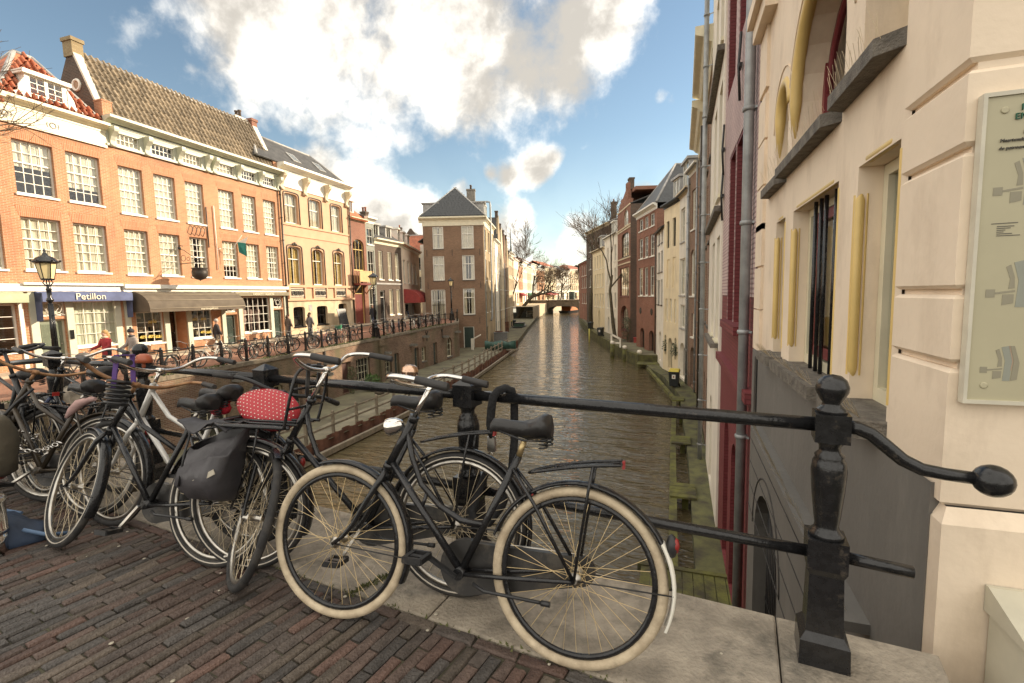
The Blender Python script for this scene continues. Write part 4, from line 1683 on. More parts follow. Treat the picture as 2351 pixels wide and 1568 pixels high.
# --- houses further along the left street
h4, W4 = lh('brick_house', 'narrow red brown brick house with wooden balcony and red door', 12.30, 14.62, 8.1, 7, BRICK_RED,
            [(.35 + 12.3, 1.95 + 12.3, 3.9, 6.6, dict(nx=3, ny=2, mid=.68, rec=.15, arch=.5, fm=YELLOWP, curt=0, sill=False)),
             (.3 + 12.3, 1.75 + 12.3, -.86, 2.75, dict(kind='door', col=mat('red_brown_door', (.16, .030, .022), .4, .15), rec=.2, fm=YELLOWP, fan=.8, panels=2))])
cornice(h4, W4, 8.1, 8.4, SAND, .35)
roof_front(h4, W4, 8.38, 11.0, 7, TILE_R)
dormer(h4, .7, 1.6, 8.8, 9.9, .6, 2.5, WHITE, 2, 1, leaves=1)
ba = MB().box(.05, 2.2, -.75, 0, 2.62, 2.78).obj('balcony', MATS['red_brown_door'], h4)
bp = MB().box(.08, 2.17, -.74, -.70, 2.9, 3.75)
bp.obj('balcony_panel', mat('balcony_wood', (.55, .36, .16), .6, .1, 3), ba)
bl = MB()
for y in (-.72, -.48, -.24, -.04):
    for x in (.06, 2.15):
        bl.box(x, x + .05, y, y + .05, 2.78, 3.8)
bl.box(.04, 2.2, -.76, -.68, 3.76, 3.84).tube([(.2, -.02, 1.9), (.2, -.65, 2.6)], .05, 5).tube([(2, -.02, 1.9), (2, -.65, 2.6)], .05, 5)
bl.obj('balcony_rail', MATS['balcony_wood'], ba)
h5, W5 = lh('narrow_house', 'very narrow grey green timber fronted house next to the red door house', 14.62, 15.95, 8.2, 7, mat('grey_green_timber', (.20, .21, .17), .6, .1, 2),
            [(.2 + 14.62, 1.15 + 14.62, 6.3, 7.8, dict(nx=2, ny=2, rec=.08, curt=0)), (.2 + 14.62, 1.15 + 14.62, 3.4, 5.8, dict(nx=2, ny=2, rec=.08, curt=0)),
             (.2 + 14.62, 1.15 + 14.62, -.6, 2.4, dict(nx=2, ny=2, rec=.08, curt=0))])
cornice(h5, W5, 8.2, 8.75, WHITE, .4)
roof_front(h5, W5, 8.7, 9.8, 7, SLATE)
w = []
for x in (.55, 2.15, 3.5):
    w.append((15.95 + x, 15.95 + x + .75, 3.2, 5.9, dict(nx=2, ny=2, rec=.1, curt=1)))
    if x > 1:
        w.append((15.95 + x, 15.95 + x + .75, -.2, 2.3, dict(nx=1, ny=2, rec=.1, curt=1)))
w.append((15.95 + .55, 15.95 + 1.4, -.86, 2.2, dict(kind='door', col=BLACKP, fan=.6)))
h6, W6 = lh('dark_brick_house', 'low dark brick house with dormers behind the middle street lamp', 15.95, 20.7, 6.5, 7, BRICK_DK, w)
cornice(h6, W6, 6.5, 7.0, CREAMP, .4)
MB().box(0, W6, -.06, 0, 2.75, 2.9).obj('string_course', LEAD, h6)
roof_front(h6, W6, 6.98, 9.2, 7, SLATE)
for x in (.6, 2.8):
    dormer(h6, x, x + 1.1, 7.2, 8.35, .5, 2.5, WHITE, 2, 1, leaves=1, side=LEAD)
chimney(h6, 3.9, 3.5, 8.8, 10.2, .5, .6, BRICK_DK, 2)
h7, W7 = house('cream_house', 'sunlit cream house with red barrel awning at the bend of the street', (-26.5, 42.75), (-30.3, 53.0), -1.3, 6.6, 8, STUCCO_C,
               [(1.0 + 2.3 * i, 2.1 + 2.3 * i, 3.0, 5.4, dict(nx=2, ny=2, rec=.12, curt=1)) for i in range(4)] + [(1.0, 6.5, -.6, 1.2, dict(nx=4, ny=1, rec=.1, curt=0))])
cornice(h7, W7, 6.6, 7.1, CREAMP, .4)
roof_front(h7, W7, 7.0, 9.4, 8, TILE_R)
for x in (.8, 3.4, 6):
    dormer(h7, x, x + 1.2, 7.2, 8.5, .4, 2.5, WHITE, 2, 1, leaves=1)
redc = mat('red_awning_cloth', (.26, .035, .030), .7, .15, 3)
ao, P = awning(h7, .6, 6.8, 2.35, 1.25, 1.7, redc, curve=True, val=.2)
h8, W8 = house('yellow_house', 'yellow plastered house with red tiled roof closing the side street', (-40.5, 60.5), (-30.5, 64.0), -1.3, 8.0, 7, YELLST,
               [(1.2 + 2.9 * i, 2.6 + 2.9 * i, z, z + 1.9, dict(nx=2, ny=2, rec=.1, curt=0)) for i in range(3) for z in (2.6, 5.4)])
roof_front(h8, W8, 8.0, 10.8, 7, TILE_R)
h9, W9 = house('dark_brick_house', 'dark brick gable with chimneys seen over the low roofs', (-50, 78), (-43.5, 80.3), -1.3, 9.5, 8, BRICK_DK, [(2.8, 3.6, 10.5 - 1.6, 9.45, dict(nx=1, ny=1, curt=0))])
roof_gable(h9, W9, 9.5, 14.0, 8, SLATE, BRICK_DK)
chimney(h9, 1.2, 1.0, 10, 14.6, .9, .6, BRICK_DK, 2)

# --- corner house where the street and the quay part
rd = Vector((_r0.x, _r0.y))
CH = Vector((-21.5, 47.9))
ca, cb = CH + rd * -4.65, CH + rd * 1.88
wn_ = dict(nx=2, ny=2, mid=.66, rec=.10, fw=.10, bar=.045, fm=WHITE, curt=2, cm=CURTAIN, sm=SILL)
k1 = mat('blackish_sash', (.03, .035, .035), .4, .1)
ch, WC = house('corner_house', 'tall brown brick corner house with pyramid roof standing between street and canal', ca, cb, -4.35, 9.08, 9.0, BRICK_B,
               [(1.02, 2.20, 6.64, 9.02, dict(wn_)), (4.14, 5.48, 6.62, 9.04, dict(wn_, curt=1)), (.95, 2.2, 3.22, 5.88, dict(wn_, curt=1)), (4.14, 5.48, 3.24, 5.92, dict(wn_)),
                (.62, 2.2, -1.1, 2.28, dict(wn_, nx=3, arch=.18)), (4.12, 5.42, -.56, 2.32, dict(wn_)),
                (4.06, 5.24, -4.2, -1.87, dict(kind='door', col=DKGREEN, rec=.1, panels=2))], side_r=False)
bars = MB()
for x in (.9, 1.15, 1.4, 1.65, 1.9):
    bars.box(x - .02, x + .02, .02, .05, -1.0, 2.1)
bars.box(.7, 2.15, .02, .06, .55, .6)
bars.obj('window_bar', BLACKP, ch)
wa = MB()
for x, z in ((3.1, 6.2), (3.1, 2.7), (6.1, 2.7), (6.1, 6.2), (.35, 2.7), (.35, 6.2), (5.9, -1.2)):
    wa.box(x - .025, x + .025, -.04, -.001, z - .35, z + .35)
wa.obj('wall_anchor', BLACKM, ch)
# the flank along the canal
FD = Vector((-.245, .97)).normalized()
TF = Matrix.Translation((WC, 0, 0)) @ Matrix.Rotation(atan2(FD.y, FD.x) - atan2(rd.y, rd.x), 4, 'Z')
fops = [(1.0 + 3.0 * i, 2.0 + 3.0 * i, z, z + 2.3, 0, .1) for i in range(2) for z in (-.4, 3.2, 6.5)] + [(1.2, 2.1, -4.2, -2.0, 0, .1)]
fm_ = MB(TF)
wall_face(fm_, 0, 9.0, -4.35, 9.08, fops)
fm_.obj('flank_wall', BRICK_Y, ch)
for q in fops[:-1]:
    window(ch, q[0], q[1], q[2], q[3], 2, 2, T=TF, curt=0, fm=WHITE)
door(ch, 1.2, 2.1, -4.2, -2.0, WHITE, T=TF)
MB().box(-.06, WC + .06, -.05, 0, 9.08, 9.42).obj('frieze', CREAMP, ch)
cornice(ch, WC, 9.42, 10.02, CREAMP, .42, x0=-.42, x1=WC + .42)
cornice(ch, 9, 9.42, 10.02, CREAMP, .38, T=TF, x0=.0)
MB(TF).box(0, 9, -.05, 0, 9.08, 9.42).obj('frieze', CREAMP, ch)
r = roof_hip(ch, WC, 10.0, 13.7, 9.0, TILE_B, ov=.25, run=3.3, ridge=LEAD)
tb = MB()
for j in range(14):
    t0 = (j + .1) / 14
    hw = (WC / 2 + .2) * (1 - t0) - .05
    n = max(1, int(2 * hw / .36))
    y, z = -.25 + 3.55 * t0, 10.0 + 3.7 * t0 + .10
    for i in range(n):
        x = WC / 2 - hw + (i + .5) * 2 * hw / n + random.gauss(0, .01)
        tb.T = Matrix.Translation((x, y, z)) @ Matrix.Rotation(atan2(3.7, 3.55), 4, 'X')
        tb.box(-.165, .165, 0, .40, .0, .045)
struct(tb.obj('roof_tile', TILE_B, r), 'stuff')
dm = MB().box(-.15, 1.6, 1.4, 4.6, 10.1, 11.7).box(-.3, 1.7, 1.25, 4.7, 11.7, 11.82)
dm.box(WC - 1.7, WC + .05, 1.6, 5.0, 10.1, 11.75).box(WC - 1.8, WC + .25, 1.45, 5.1, 11.75, 11.9)
dm.obj('dormer', LEAD, ch)
window(ch, 1.9, 2.9, 10.2, 11.6, 1, 2, T=TF @ Matrix.Translation((0, -.07, 0)), curt=0, rec=.02)
chimney(ch, 5.0, 4.2, 11.0, 13.75, .95, .8, mat('grey_chimney_render', (.22, .20, .17), .8, .2), 3, BRICK_DK)
MB().tube([(5.4, 4.0, 12.3), (WC + .35, 4.0, 12.3), (WC + .62, 4.0, 12.25), (WC + .68, 4.0, 11.9), (WC + .62, 3.0, -1.0), (WC + .5, 2.6, -1.4)], .11, 8).obj('flue_pipe', ZINC, ch)
pipe(ch, .25, -4.0, 9.3, y=-.08, r=.05, T=TF)

# --- row along the quay past the corner house, gables towards the canal
p = Vector((cb.x, cb.y)) + FD * 9.0
FLK = [(5.2, 8.2, WHITEST, 'front', 11.5, 'white stuccoed house just beyond the corner house'), (3.6, 7.4, BRICK_Y, 'gable', 12.4, 'yellow grey brick house with steep slate roof edge'),
       (4.0, 6.6, SAND, 'gable', 11.2, 'sand coloured gabled house, second after the white quay house'), (4.6, 6.4, BRICK_B, 'gable', 10.8, 'brown gabled house in the quay row beside the wheelie bins'),
       (4.2, 6.2, BRICK_Y, 'gable', 10.6, 'pale brick gabled house, last pointed gable of the quay row'), (7.5, 7.6, STUCCO_T, 'front', 9.4, 'tan house with flat cornice ending the quay row')]
for i, (wd, ztop, m_, kind, zr, lab) in enumerate(FLK):
    q = p + FD * wd
    nw = max(1, int(wd / 1.75))
    ww = []
    for z, hh in ((-.6, 2.1), (2.3, 2.1), (5.0, 1.7)):
        if z + hh > ztop - .2:
            continue
        for j in range(nw):
            x = wd * (j + .5) / nw
            ww.append((x - .5, x + .5, z, z + hh, dict(nx=2, ny=2, rec=.1, curt=random.choice((0, 1, 2)), fw=.08)))
    for j in range(nw):
        x = wd * (j + .5) / nw
        ww.append((x - .45, x + .45, -4.2, -2.0, dict(kind='door', col=random.choice((DKGREEN, WHITE, BRONZEP)), arch=.2, rec=.15)))
    hh_, wh = house('quay_house', lab, p, q, -4.35, ztop, 9.5, m_, ww)
    if kind == 'front':
        cornice(hh_, wh, ztop, ztop + .5, WHITE, .4)
        roof_front(hh_, wh, ztop + .45, zr, 9.5, SLATE)
    else:
        roof_gable(hh_, wh, ztop, zr, 9.5, SLATE, m_)
        chimney(hh_, wh / 2, .3, zr - .4, zr + .9, .5, .4, BRICK_DK, 0)
    if i in (0, 1, 3):
        pipe(hh_, .12, -4.0, ztop, y=-.1)
    p = q
# --- the sunlit row beyond the trees
pts = [(-37.5, 108), (-39.4, 117), (-41.4, 127), (-43.0, 136), (-44.7, 146), (-46.5, 157), (-47.8, 168), (-48.2, 181), (-47.2, 195), (-45.0, 212), (-41.5, 232), (-36, 252)]
fm2 = [BRICK_Y, STUCCO_C, BRICK_A, WHITEST, STUCCO_T, PALEST, BRICK_A2, YELLST, WHITEST, STUCCO_T, STUCCO_C]
names = ['brick', 'cream', 'orange brick', 'white', 'tan', 'pale grey', 'soft orange', 'yellow', 'whitewashed', 'sandy', 'light cream']
for i, (a, b) in enumerate(zip(pts, pts[1:])):
    L = (Vector(b) - Vector(a)).length
    n = max(3, int(L / 2.4))
    zt = [11.2, 10.2, 9.6, 10.8, 10.0, 11.5, 10.4, 11.8, 11.0, 12.0, 12.5][i]
    ww = []
    for z, hh in ((3.0, 2.3), (6.2, 2.2)) + (((8.9, 1.2),) if zt > 10.7 else ()):
        for j in range(n):
            x = L * (j + .5) / n
            ww.append((x - .62, x + .62, z, z + hh, dict(nx=2, ny=2, rec=.15, curt=0, fw=.10)))
    for j in range(n // 2):
        x = L * (j + .5) / (n // 2)
        ww.append((x - 1.3, x + 1.3, -.7, 2.0, dict(nx=2, ny=1, rec=.3, curt=0, fm=random.choice((WHITE, BLACKP, DKGREEN)), fw=.14)))
    hh_, wh = house('canal_house', '%s canal house %s of the sunlit row behind the bare trees' % (names[i], ['first on the near side', 'second', 'third', 'fourth', 'fifth', 'sixth', 'seventh', 'eighth', 'ninth', 'tenth', 'last and farthest'][i]),
                    a, b, -1.3, zt, 10, fm2[i], ww)
    cornice(hh_, wh, zt, zt + .7, WHITE, .5)
    (roof_front if i % 3 else roof_hip)(hh_, wh, zt + .6, zt + 3.0, 10, TILE_R if i % 2 else SLATE)
    MB().box(0, wh, -.2, 0, 2.2, 2.75).obj('fascia_board', WHITE, hh_)
    if i in (2, 4, 7):
        awning(hh_, 1, wh - 1, 2.2, .8, 1.5, [None, None, redc, None, mat('green_awning_cloth', (.10, .22, .15), .8), None, None, redc][i], sides=True)
# street level wall below the far row
fq = MB()
for a, b in zip(pts, pts[1:]):
    fq.quad((a[0] + 6, a[1] - 1, -4.6), (b[0] + 6, b[1], -4.6), (b[0] + 6, b[1], -1.3), (a[0] + 6, a[1] - 1, -1.3))
    fq.quad((a[0] + 6, a[1] - 1, -1.3), (b[0] + 6, b[1], -1.3), (b[0] - .5, b[1], -1.3), (a[0] - .5, a[1], -1.3))
fqo = fq.obj('quay_wall', STUCCO_T)
tag(fqo, 'pale sunlit quay wall below the far row of houses', 'quay wall')
sp = thing('church_spire', 'slender green copper spire rising behind the far houses', 'spire', (-57.5, 168, 0))
MB().lathe([(1.0, 8), (1.0, 15.5), (1.3, 15.6), (.75, 16.4), (.30, 19), (.03, 26)], (0, 0, 0), 8, smooth=False).obj('spire', mat('green_copper', (.06, .10, .09), .6, .2, 2), sp)
MB().box(-1.6, 1.6, -1.6, 1.6, -1.3, 9).obj('tower', BRICK_B, sp)

# ---------------------------------------------------------------- right bank
def rh(name, label, near, far, ztop, D, wm, wins, z0=-4.5, cat='house', **kw):
    Wd = (Vector(near) - Vector(far)).length
    return house(name, label, far, near, z0, ztop, D, wm, [(Wd - q, Wd - p, r, s, o) for (p, q, r, s, o) in wins], cat=cat, **kw)


st = dict(nx=2, ny=2, rec=.12, fw=.09, curt=1)
arch_d = lambda c, a=.45: dict(kind='door', col=c, arch=a, rec=.3, fw=.05, fm=BLACKP)
mw = dict(nx=1, ny=2, mid=.35, rec=.34, fw=.09, curt=0, fm=CREAMP, sill=False)
MAR = BRICK_MAR
r1, WR1 = rh('maroon_house', 'maroon painted brick house with deep recessed windows beside the cream corner building', (1.05, 7.22), (1.05, 12.2), 12.5, 8, MAR,
             [(1.48, 2.6, .86, 4.08, dict(mw)), (2.78, 3.7, .84, 4.1, dict(mw)), (3.2, 4.5, 5.6, 8.8, dict(mw)), (1.5, 2.6, 5.9, 8.8, dict(mw)),
              (1.6, 2.5, -4.3, -1.35, arch_d(MAR, .45)), (3.0, 3.85, -4.3, -1.2, arch_d(MAR, .45))])
ub_ = MB()
wall_face(ub_, .0, WR1 - .02, 1.35, 12.4, [(WR1 - 2.66, WR1 - 1.42, .8, 4.14, 0, .01), (WR1 - 3.76, WR1 - 2.72, .8, 4.16, 0, .01), (WR1 - 4.56, WR1 - 3.14, 5.54, 8.86, 0, .01), (WR1 - 2.66, WR1 - 1.44, 5.84, 8.86, 0, .01)], y=-.012)
ub_.obj('upper_wall', BRICK_SHEEN, r1)  # overlay whose pale pink stands for sky reflected on the maroon paint
lg = MB().box(-.02, WR1 + .02, -.12, 0, -.14, .02).box(WR1 - 3.8, WR1 - 1.35, -.14, -.0, .70, .85)
lg.obj('brick_ledge', MAR, r1)
ia = MB()
for x, z in ((WR1 - 2.0, 5.2), (WR1 - 4.8, 4.6), (WR1 - 4.85, 3.6)):
    ia.tube([(x, -.05, z - .55), (x, -.08, z), (x, -.05, z + .55)], .024, 6)
    ia.box(x - .1, x + .1, -.08, -.03, z - .03, z + .03)
ia.obj('wall_anchor', BLACKM, r1)
cornice(r1, WR1, 12.5, 13.0, CREAMP, .4)
roof_front(r1, WR1, 12.9, 14.5, 8, SLATE)
pipe(r1, WR1 - .36, -4.4, 12.4, y=-.105, r=.068)
r2, WR2 = rh('white_house', 'white stuccoed house with recessed window bays past the maroon house', (1.0, 12.2), (1.06, 17.3), 12.2, 8, WHITEST,
             [(.45, 1.45, .2, 2.8, dict(st, fm=CREAMP, rec=.2)), (2.3, 3.3, .2, 2.8, dict(st, fm=CREAMP, rec=.2)), (.45, 1.45, 3.75, 6.4, dict(st, fm=CREAMP, rec=.2)), (2.3, 3.3, 3.75, 6.4, dict(st, fm=CREAMP, rec=.2)),
              (.45, 1.45, 7.3, 9.4, dict(st, fm=CREAMP, rec=.2)), (2.3, 3.3, 7.3, 9.4, dict(st, fm=CREAMP, rec=.2)), (2.2, 3.2, -4.2, -1.6, arch_d(PALEST))])
lg = MB()
for z in (3.30, 6.85):
    lg.box(-.02, WR2 - .02, -.16, 0, z, z + .12)
lg.box(WR2 - 3.5, WR2 - .3, -.18, 0, .06, .17)
lg.obj('string_course', SILL, r2)
pipe(r2, .12, -4.4, 12.0, y=-.20, r=.075)
cornice(r2, WR2, 12.2, 12.7, CREAMP, .45)
roof_front(r2, WR2, 12.6, 14, 8, SLATE)
r3, WR3 = rh('brick_house', 'brown brick canal house with bracketed white cornice next to the white stuccoed one', (1.12, 17.3), (1.2, 22.5), 9.0, 8, BRICK_RW,
             [(.8 + 2.2 * i, 1.8 + 2.2 * i, z, z + 2.4, dict(st, sm=SILL)) for i in range(2) for z in (.2, 3.2, 6.1)] + [(1, 2, -4.2, -1.8, arch_d(BLACKP)), (3, 4, -4.2, -1.8, arch_d(BLACKP))])
cornice(r3, WR3, 9.0, 9.9, CREAMP, .6)
roof_front(r3, WR3, 9.8, 11.2, 8, SLATE)
pipe(r3, .1, -4.3, 9.0, y=-.12)
r4, WR4 = rh('brick_house', 'brown brick canal house with arched windows, second past the white stuccoed one', (1.14, 22.5), (1.2, 28.8), 8.6, 8, BRICK_RW,
             [(.7 + 2.0 * i, 1.7 + 2.0 * i, z, z + 2.3, dict(st, arch=.2, sm=SILL)) for i in range(3) for z in (-.2, 3.0, 6.0)] + [(1.1, 2.1, -4.2, -1.8, arch_d(BLACKP)), (4, 5, -4.2, -1.8, arch_d(BLACKP))])
cornice(r4, WR4, 8.6, 9.5, CREAMP, .55)
roof_front(r4, WR4, 9.4, 11.0, 8, SLATE)
pipe(r4, .1, -4.3, 8.6, y=-.12)
pipe(r4, WR4 - .5, -4.3, 8.6, y=-.12, m=BRONZEP)
r5, WR5 = rh('brick_house', 'slim brown brick house with one tall window per floor above the wheelie bin', (1.22, 28.8), (.78, 31.3), 8.25, 8, BRICK_RW,
             [(1.0, 2.0, 5.05, 7.35, dict(st, nx=1)), (.85, 2.1, 1.18, 3.9, dict(st, nx=1, arch=.35)), (.75, 1.65, -1.25, .15, dict(st, nx=1)), (.6, 1.8, -4.2, -1.85, arch_d(BLACKP))])
cornice(r5, WR5, 8.25, 8.6, WHITE, .35)
roof_front(r5, WR5, 8.55, 10.6, 8, TILE_B)
pipe(r5, .1, -4.3, 8.2, y=-.1)
r6, WR6 = rh('pale_house', 'pale grey stuccoed house with attic dormer joined to the yellow house', (.78, 31.3), (.23, 34.3), 7.5, 8, PALEST,
             [(1.35, 2.6, 4.65, 6.8, dict(st, sm=LEAD)), (1.1, 2.8, 1.2, 3.6, dict(st, sm=LEAD)), (1.0, 2.45, -.95, .6, dict(st, sm=LEAD)), (.85, 2.5, -4.2, -1.9, arch_d(WHITEST, .6))])
r7, WR7 = rh('yellow_house', 'yellow stuccoed canal house with dark arched door and shuttered windows', (.23, 34.3), (-.82, 37.5), 7.45, 8, YELLST,
             [(2.15, 2.75, 4.6, 6.5, dict(st, nx=1, fm=BLACKP, sill=False)), (.75, 1.4, 4.6, 6.55, dict(st, nx=1, fm=BLACKP, sill=False)), (2.0, 2.65, 1.75, 3.78, dict(kind='blind', rec=.06)), (.7, 1.35, 1.75, 3.85, dict(kind='blind', rec=.06)),
              (2.4, 2.9, -.7, .96, dict(st, nx=1, curt=1, sill=False)), (1.45, 1.95, -.7, .96, dict(st, nx=1, sill=False)), (.5, .95, -.75, .93, dict(st, nx=1, sill=False)),
              (1.25, 2.2, -4.1, -1.85, arch_d(BLACKP)), (2.6, 3.05, -3.2, -1.72, dict(kind='blind', rec=.15, arch=.2, col=DKGREEN)), (.35, .8, -3.3, -1.75, dict(kind='blind', rec=.15, arch=.2, col=DKGREEN))])
for hh_, wh, zz in ((r6, WR6, 7.5), (r7, WR7, 7.45)):
    cornice(hh_, wh, zz, zz + .3, BLACKM if hh_ is r7 else SAND, .3)
    roof_front(hh_, wh, zz + .28, 10.6, 8, TILE_B)
dormer(r6, .4, 2.2, 7.8, 9.6, .1, 2.5, WHITE, 2, 1, side=LEAD)
dormer(r7, .4, 1.9, 7.9, 9.4, .5, 2.6, WHITE, 2, 1, side=LEAD)
pipe(r6, WR6 - .1, -4.3, 7.4, y=-.1)
r8, WR8 = rh('white_house', 'narrow white house squeezed between yellow and red brick houses', (-.82, 37.5), (-1.5, 42), 6.3, 8, WHITEST,
             [(.7, 1.6, 5.2, 6.1, dict(st, nx=1, fm=BLACKP)), (2.4, 3.4, 5.2, 6.1, dict(st, nx=1, fm=BLACKP)), (.7, 1.7, 3.0, 4.6, dict(st, nx=1, fm=BLACKP)), (2.5, 3.6, 3.0, 4.6, dict(st, nx=1, fm=BLACKP)),
              (.7, 1.7, .45, 2.42, dict(st, nx=1, fm=BLACKP)), (2.5, 3.8, .45, 2.42, dict(st, nx=1, fm=BLACKP)), (1.2, 2.6, -4.0, -1.65, arch_d(PALEST))])
roof_front(r8, WR8, 6.3, 8.3, 8, TILE_B)
pipe(r8, .15, -4.3, 6.2, y=-.1, m=BRONZEP)
w3 = []
for a, b in ((.62, 1.9), (2.4, 3.55), (4.0, 5.28)):
    for z0_, z1_ in ((7.1, 8.2), (4.55, 6.42), (1.14, 3.72)):
        w3.append((a, b, z0_, z1_, dict(st, nx=2, ny=3 if z1_ - z0_ > 1.5 else 2, sm=WHITE, curt=0)))
w3 += [(3.4, 4.8, -4.0, -1.85, arch_d(BRONZEP)), (.55, 2.0, -4.0, -1.9, arch_d(BRONZEP))]
r9, WR9 = rh('red_brick_house', 'red brown brick house with three columns of white windows and dark hipped roof', (-1.5, 42), (-3.54, 47.7), 8.35, 9, BRICK_RED, w3)
cornice(r9, WR9, 8.35, 8.85, WHITE, .4)
roof_hip(r9, WR9, 8.8, 12.6, 9, TILE_B, ov=.1, run=2.6)
oc = MB()
for s_ in (1.26, 4.7):
    oc.lathe([(.30, -.012), (.30, .012), (.24, .012)], (WR9 - s_, -.012, -.25), 16, axis=(0, 1, 0))
oc.obj('round_window', BLACKP, r9)
chimney(r9, 3.6, 5.2, 11.5, 14.2, 1.2, .7, BRICK_RED, 2, BLACKM)
c10 = (-4.45, 51.4)
r10, WR10 = rh('gabled_house', 'dark red brick house with stepped gable, stone bands and large arched windows', c10, (-6.5, 58), 10.6, 9, BRICK_RED,
               [(1.1, 3.4, 8.65, 10.4, dict(st, arch=.8, nx=3, sm=SAND)), (.7, 4.6, 5.37, 7.95, dict(st, nx=3, arch=.8, fm=BRONZEP)), (.7, 5.6, 1.05, 4.25, dict(st, nx=4, fm=mat('maroon_frame', (.13, .02, .02), .4, .1))),
                (1.0, 5.2, -2.7, .05, dict(st, nx=4, arch=1.3, fm=MATS['maroon_frame'], rec=.3))], sm=BRICK_DK, z0=-4.0)
g = MB().prism([(WR10 - 6.2, 10.6), (WR10 - .3, 10.6), (WR10 - .3, 11.2), (WR10 - 1.2, 11.2), (WR10 - 1.2, 12.2), (WR10 - 1.6, 12.2), (WR10 - 1.6, 13.1), (WR10 - 2.4, 13.1), (WR10 - 2.4, 12.4), (WR10 - 4.6, 11.6), (WR10 - 6.2, 11.2)], 0, .35)
g.obj('gable', BRICK_RED, r10)
bd = MB()
for z in (4.6, 5.15, 8.25, 8.5, 10.55):
    bd.box(-.02, WR10 + .03, -.06, 0, z, z + .14)
bd.obj('stone_band', SAND, r10)
roof_front(r10, WR10, 10.6, 12.3, 9, SLATE, ov=0)
bx = MB().box(WR10 - .02, WR10 + 1.0, .6, 6, -4, 11.8)
MB().box(-.5, WR10 + .05, .5, 7, 12.0, 12.35).obj('parapet', BRICK_RED, r10)
chimney(r10, WR10 - 2.0, .5, 12.4, 13.6, .8, .5, BRICK_DK, 0)
r11, WR11 = rh('white_house', 'white house behind the leaning quay tree, right bank', (-6.5, 58), (-9, 65), 8.3, 9, WHITEST,
               [(.8 + 2.1 * i, 1.7 + 2.1 * i, z, z + 2.0, dict(st, nx=1, curt=0)) for i in range(3) for z in (-.5, 2.5, 5.3)] + [(1, 2, -3.7, -1.6, arch_d(BRONZEP)), (4.5, 5.5, -3.7, -1.6, arch_d(DKGREEN))], z0=-4)
cornice(r11, WR11, 8.3, 8.7, WHITE, .35)
roof_front(r11, WR11, 8.65, 11.5, 9, TILE_B)
dormer(r11, 2, 3.6, 8.9, 10.4, .5, 2.8, WHITE, 2, 1)
r12, WR12 = rh('yellow_house', 'pale yellow house farther along the right bank beyond the white one', (-9, 65), (-11.9, 73), 7.3, 9, YELLST,
               [(.8 + 1.8 * i, 1.6 + 1.8 * i, z, z + 1.9, dict(st, nx=1, curt=0)) for i in range(4) for z in (-.5, 2.3, 4.9)] + [(3.2, 4.4, -3.7, -.9, arch_d(LEAD, .6))], z0=-4)
cornice(r12, WR12, 7.3, 7.7, SAND, .35)
roof_front(r12, WR12, 7.65, 10.3, 9, SLATE)
dormer(r12, 3, 4.6, 8.0, 9.5, .5, 2.8, WHITE, 2, 1, side=LEAD)
r13, WR13 = rh('dark_house', 'tall dark grey brick block with flat slate mansard at the end of the right bank', (-9.8, 76), (-15.5, 88), 12.0, 10, BRICK_DK,
               [(1.0 + 2.3 * i, 2.1 + 2.3 * i, z, z + 2.1, dict(st, nx=1, curt=0)) for i in range(5) for z in (-.5, 2.6, 5.7, 8.8)], z0=-4)
cornice(r13, WR13, 12.0, 12.5, SAND, .4)
roof_hip(r13, WR13, 12.4, 14.2, 10, SLATE, run=1.2)
chimney(r13, 9.5, 2, 13, 16.2, .8, .7, BRICK_DK, 1)
r14, WR14 = rh('brick_house', 'brick house with small attic at the far end of the right bank trees', (-14.6, 88), (-19.5, 102), 7.6, 9, BRICK_RED,
               [(1.0 + 2.3 * i, 2.1 + 2.3 * i, z, z + 2.1, dict(st, nx=1, curt=0)) for i in range(5) for z in (-.5, 2.6, 5.0)], z0=-4)
roof_front(r14, WR14, 7.6, 9.6, 9, TILE_R)
r15, WR15 = rh('brick_house', 'brown house half hidden by trees near the far bridge', (-19.5, 102), (-26, 135), 7.8, 9, BRICK_B,
               [(1.0 + 2.6 * i, 2.1 + 2.6 * i, z, z + 2.1, dict(st, nx=1, curt=0)) for i in range(11) for z in (-.5, 2.6, 5.2)], z0=-4)
roof_front(r15, WR15, 7.8, 10, 9, SLATE)


# --- the cream corner building right beside the bridge
FRY, FARY, FX = 2.33, 7.2, 1.05
WR0 = FARY - FRY
r0_ = thing('cream_building', 'cream stuccoed corner building with yellow rounded window jambs and dark grey base, beside the railing', 'building', (FX, FARY, 0), radians(-90))
Y = lambda y: FARY - y
lo_ops = [(Y(3.51), Y(2.93), .74, 2.18, 0, .24), (Y(5.2), Y(3.88), .74, 2.18, 0, .24), (Y(6.0), Y(5.55), .74, 2.18, 0, .24)]
up_ops = [(Y(3.52), Y(2.93), 2.70, 4.6, .29, .34), (Y(5.38), Y(3.86), 2.68, 3.98, .76, .34), (Y(6.1), Y(5.56), 2.66, 3.56, .27, .34)]
mb = MB()
wall_face(mb, 0, WR0 - .5, .64, 9.5, lo_ops + up_ops)
mb.quad((WR0, .3, -1), (WR0, 9, -1), (WR0, 9, 9.5), (WR0, .3, 9.5))
mb.quad((0, 9, -4), (0, 0, -4), (0, 0, 9.5), (0, 9, 9.5))
mb.quad((WR0, 9, -4), (0, 9, -4), (0, 9, 9.5), (WR0, 9, 9.5))
mb.quad((0, 0, 9.5), (WR0, 0, 9.5), (WR0, 9, 9.5), (0, 9, 9.5))
mb.obj('wall', STUCCO_C, r0_)
MB().quad((.1, 2.2, .6), (WR0 - .1, 2.2, .6), (WR0 - .1, 2.2, 9), (.1, 2.2, 9)).obj('room', DARKROOM, r0_)
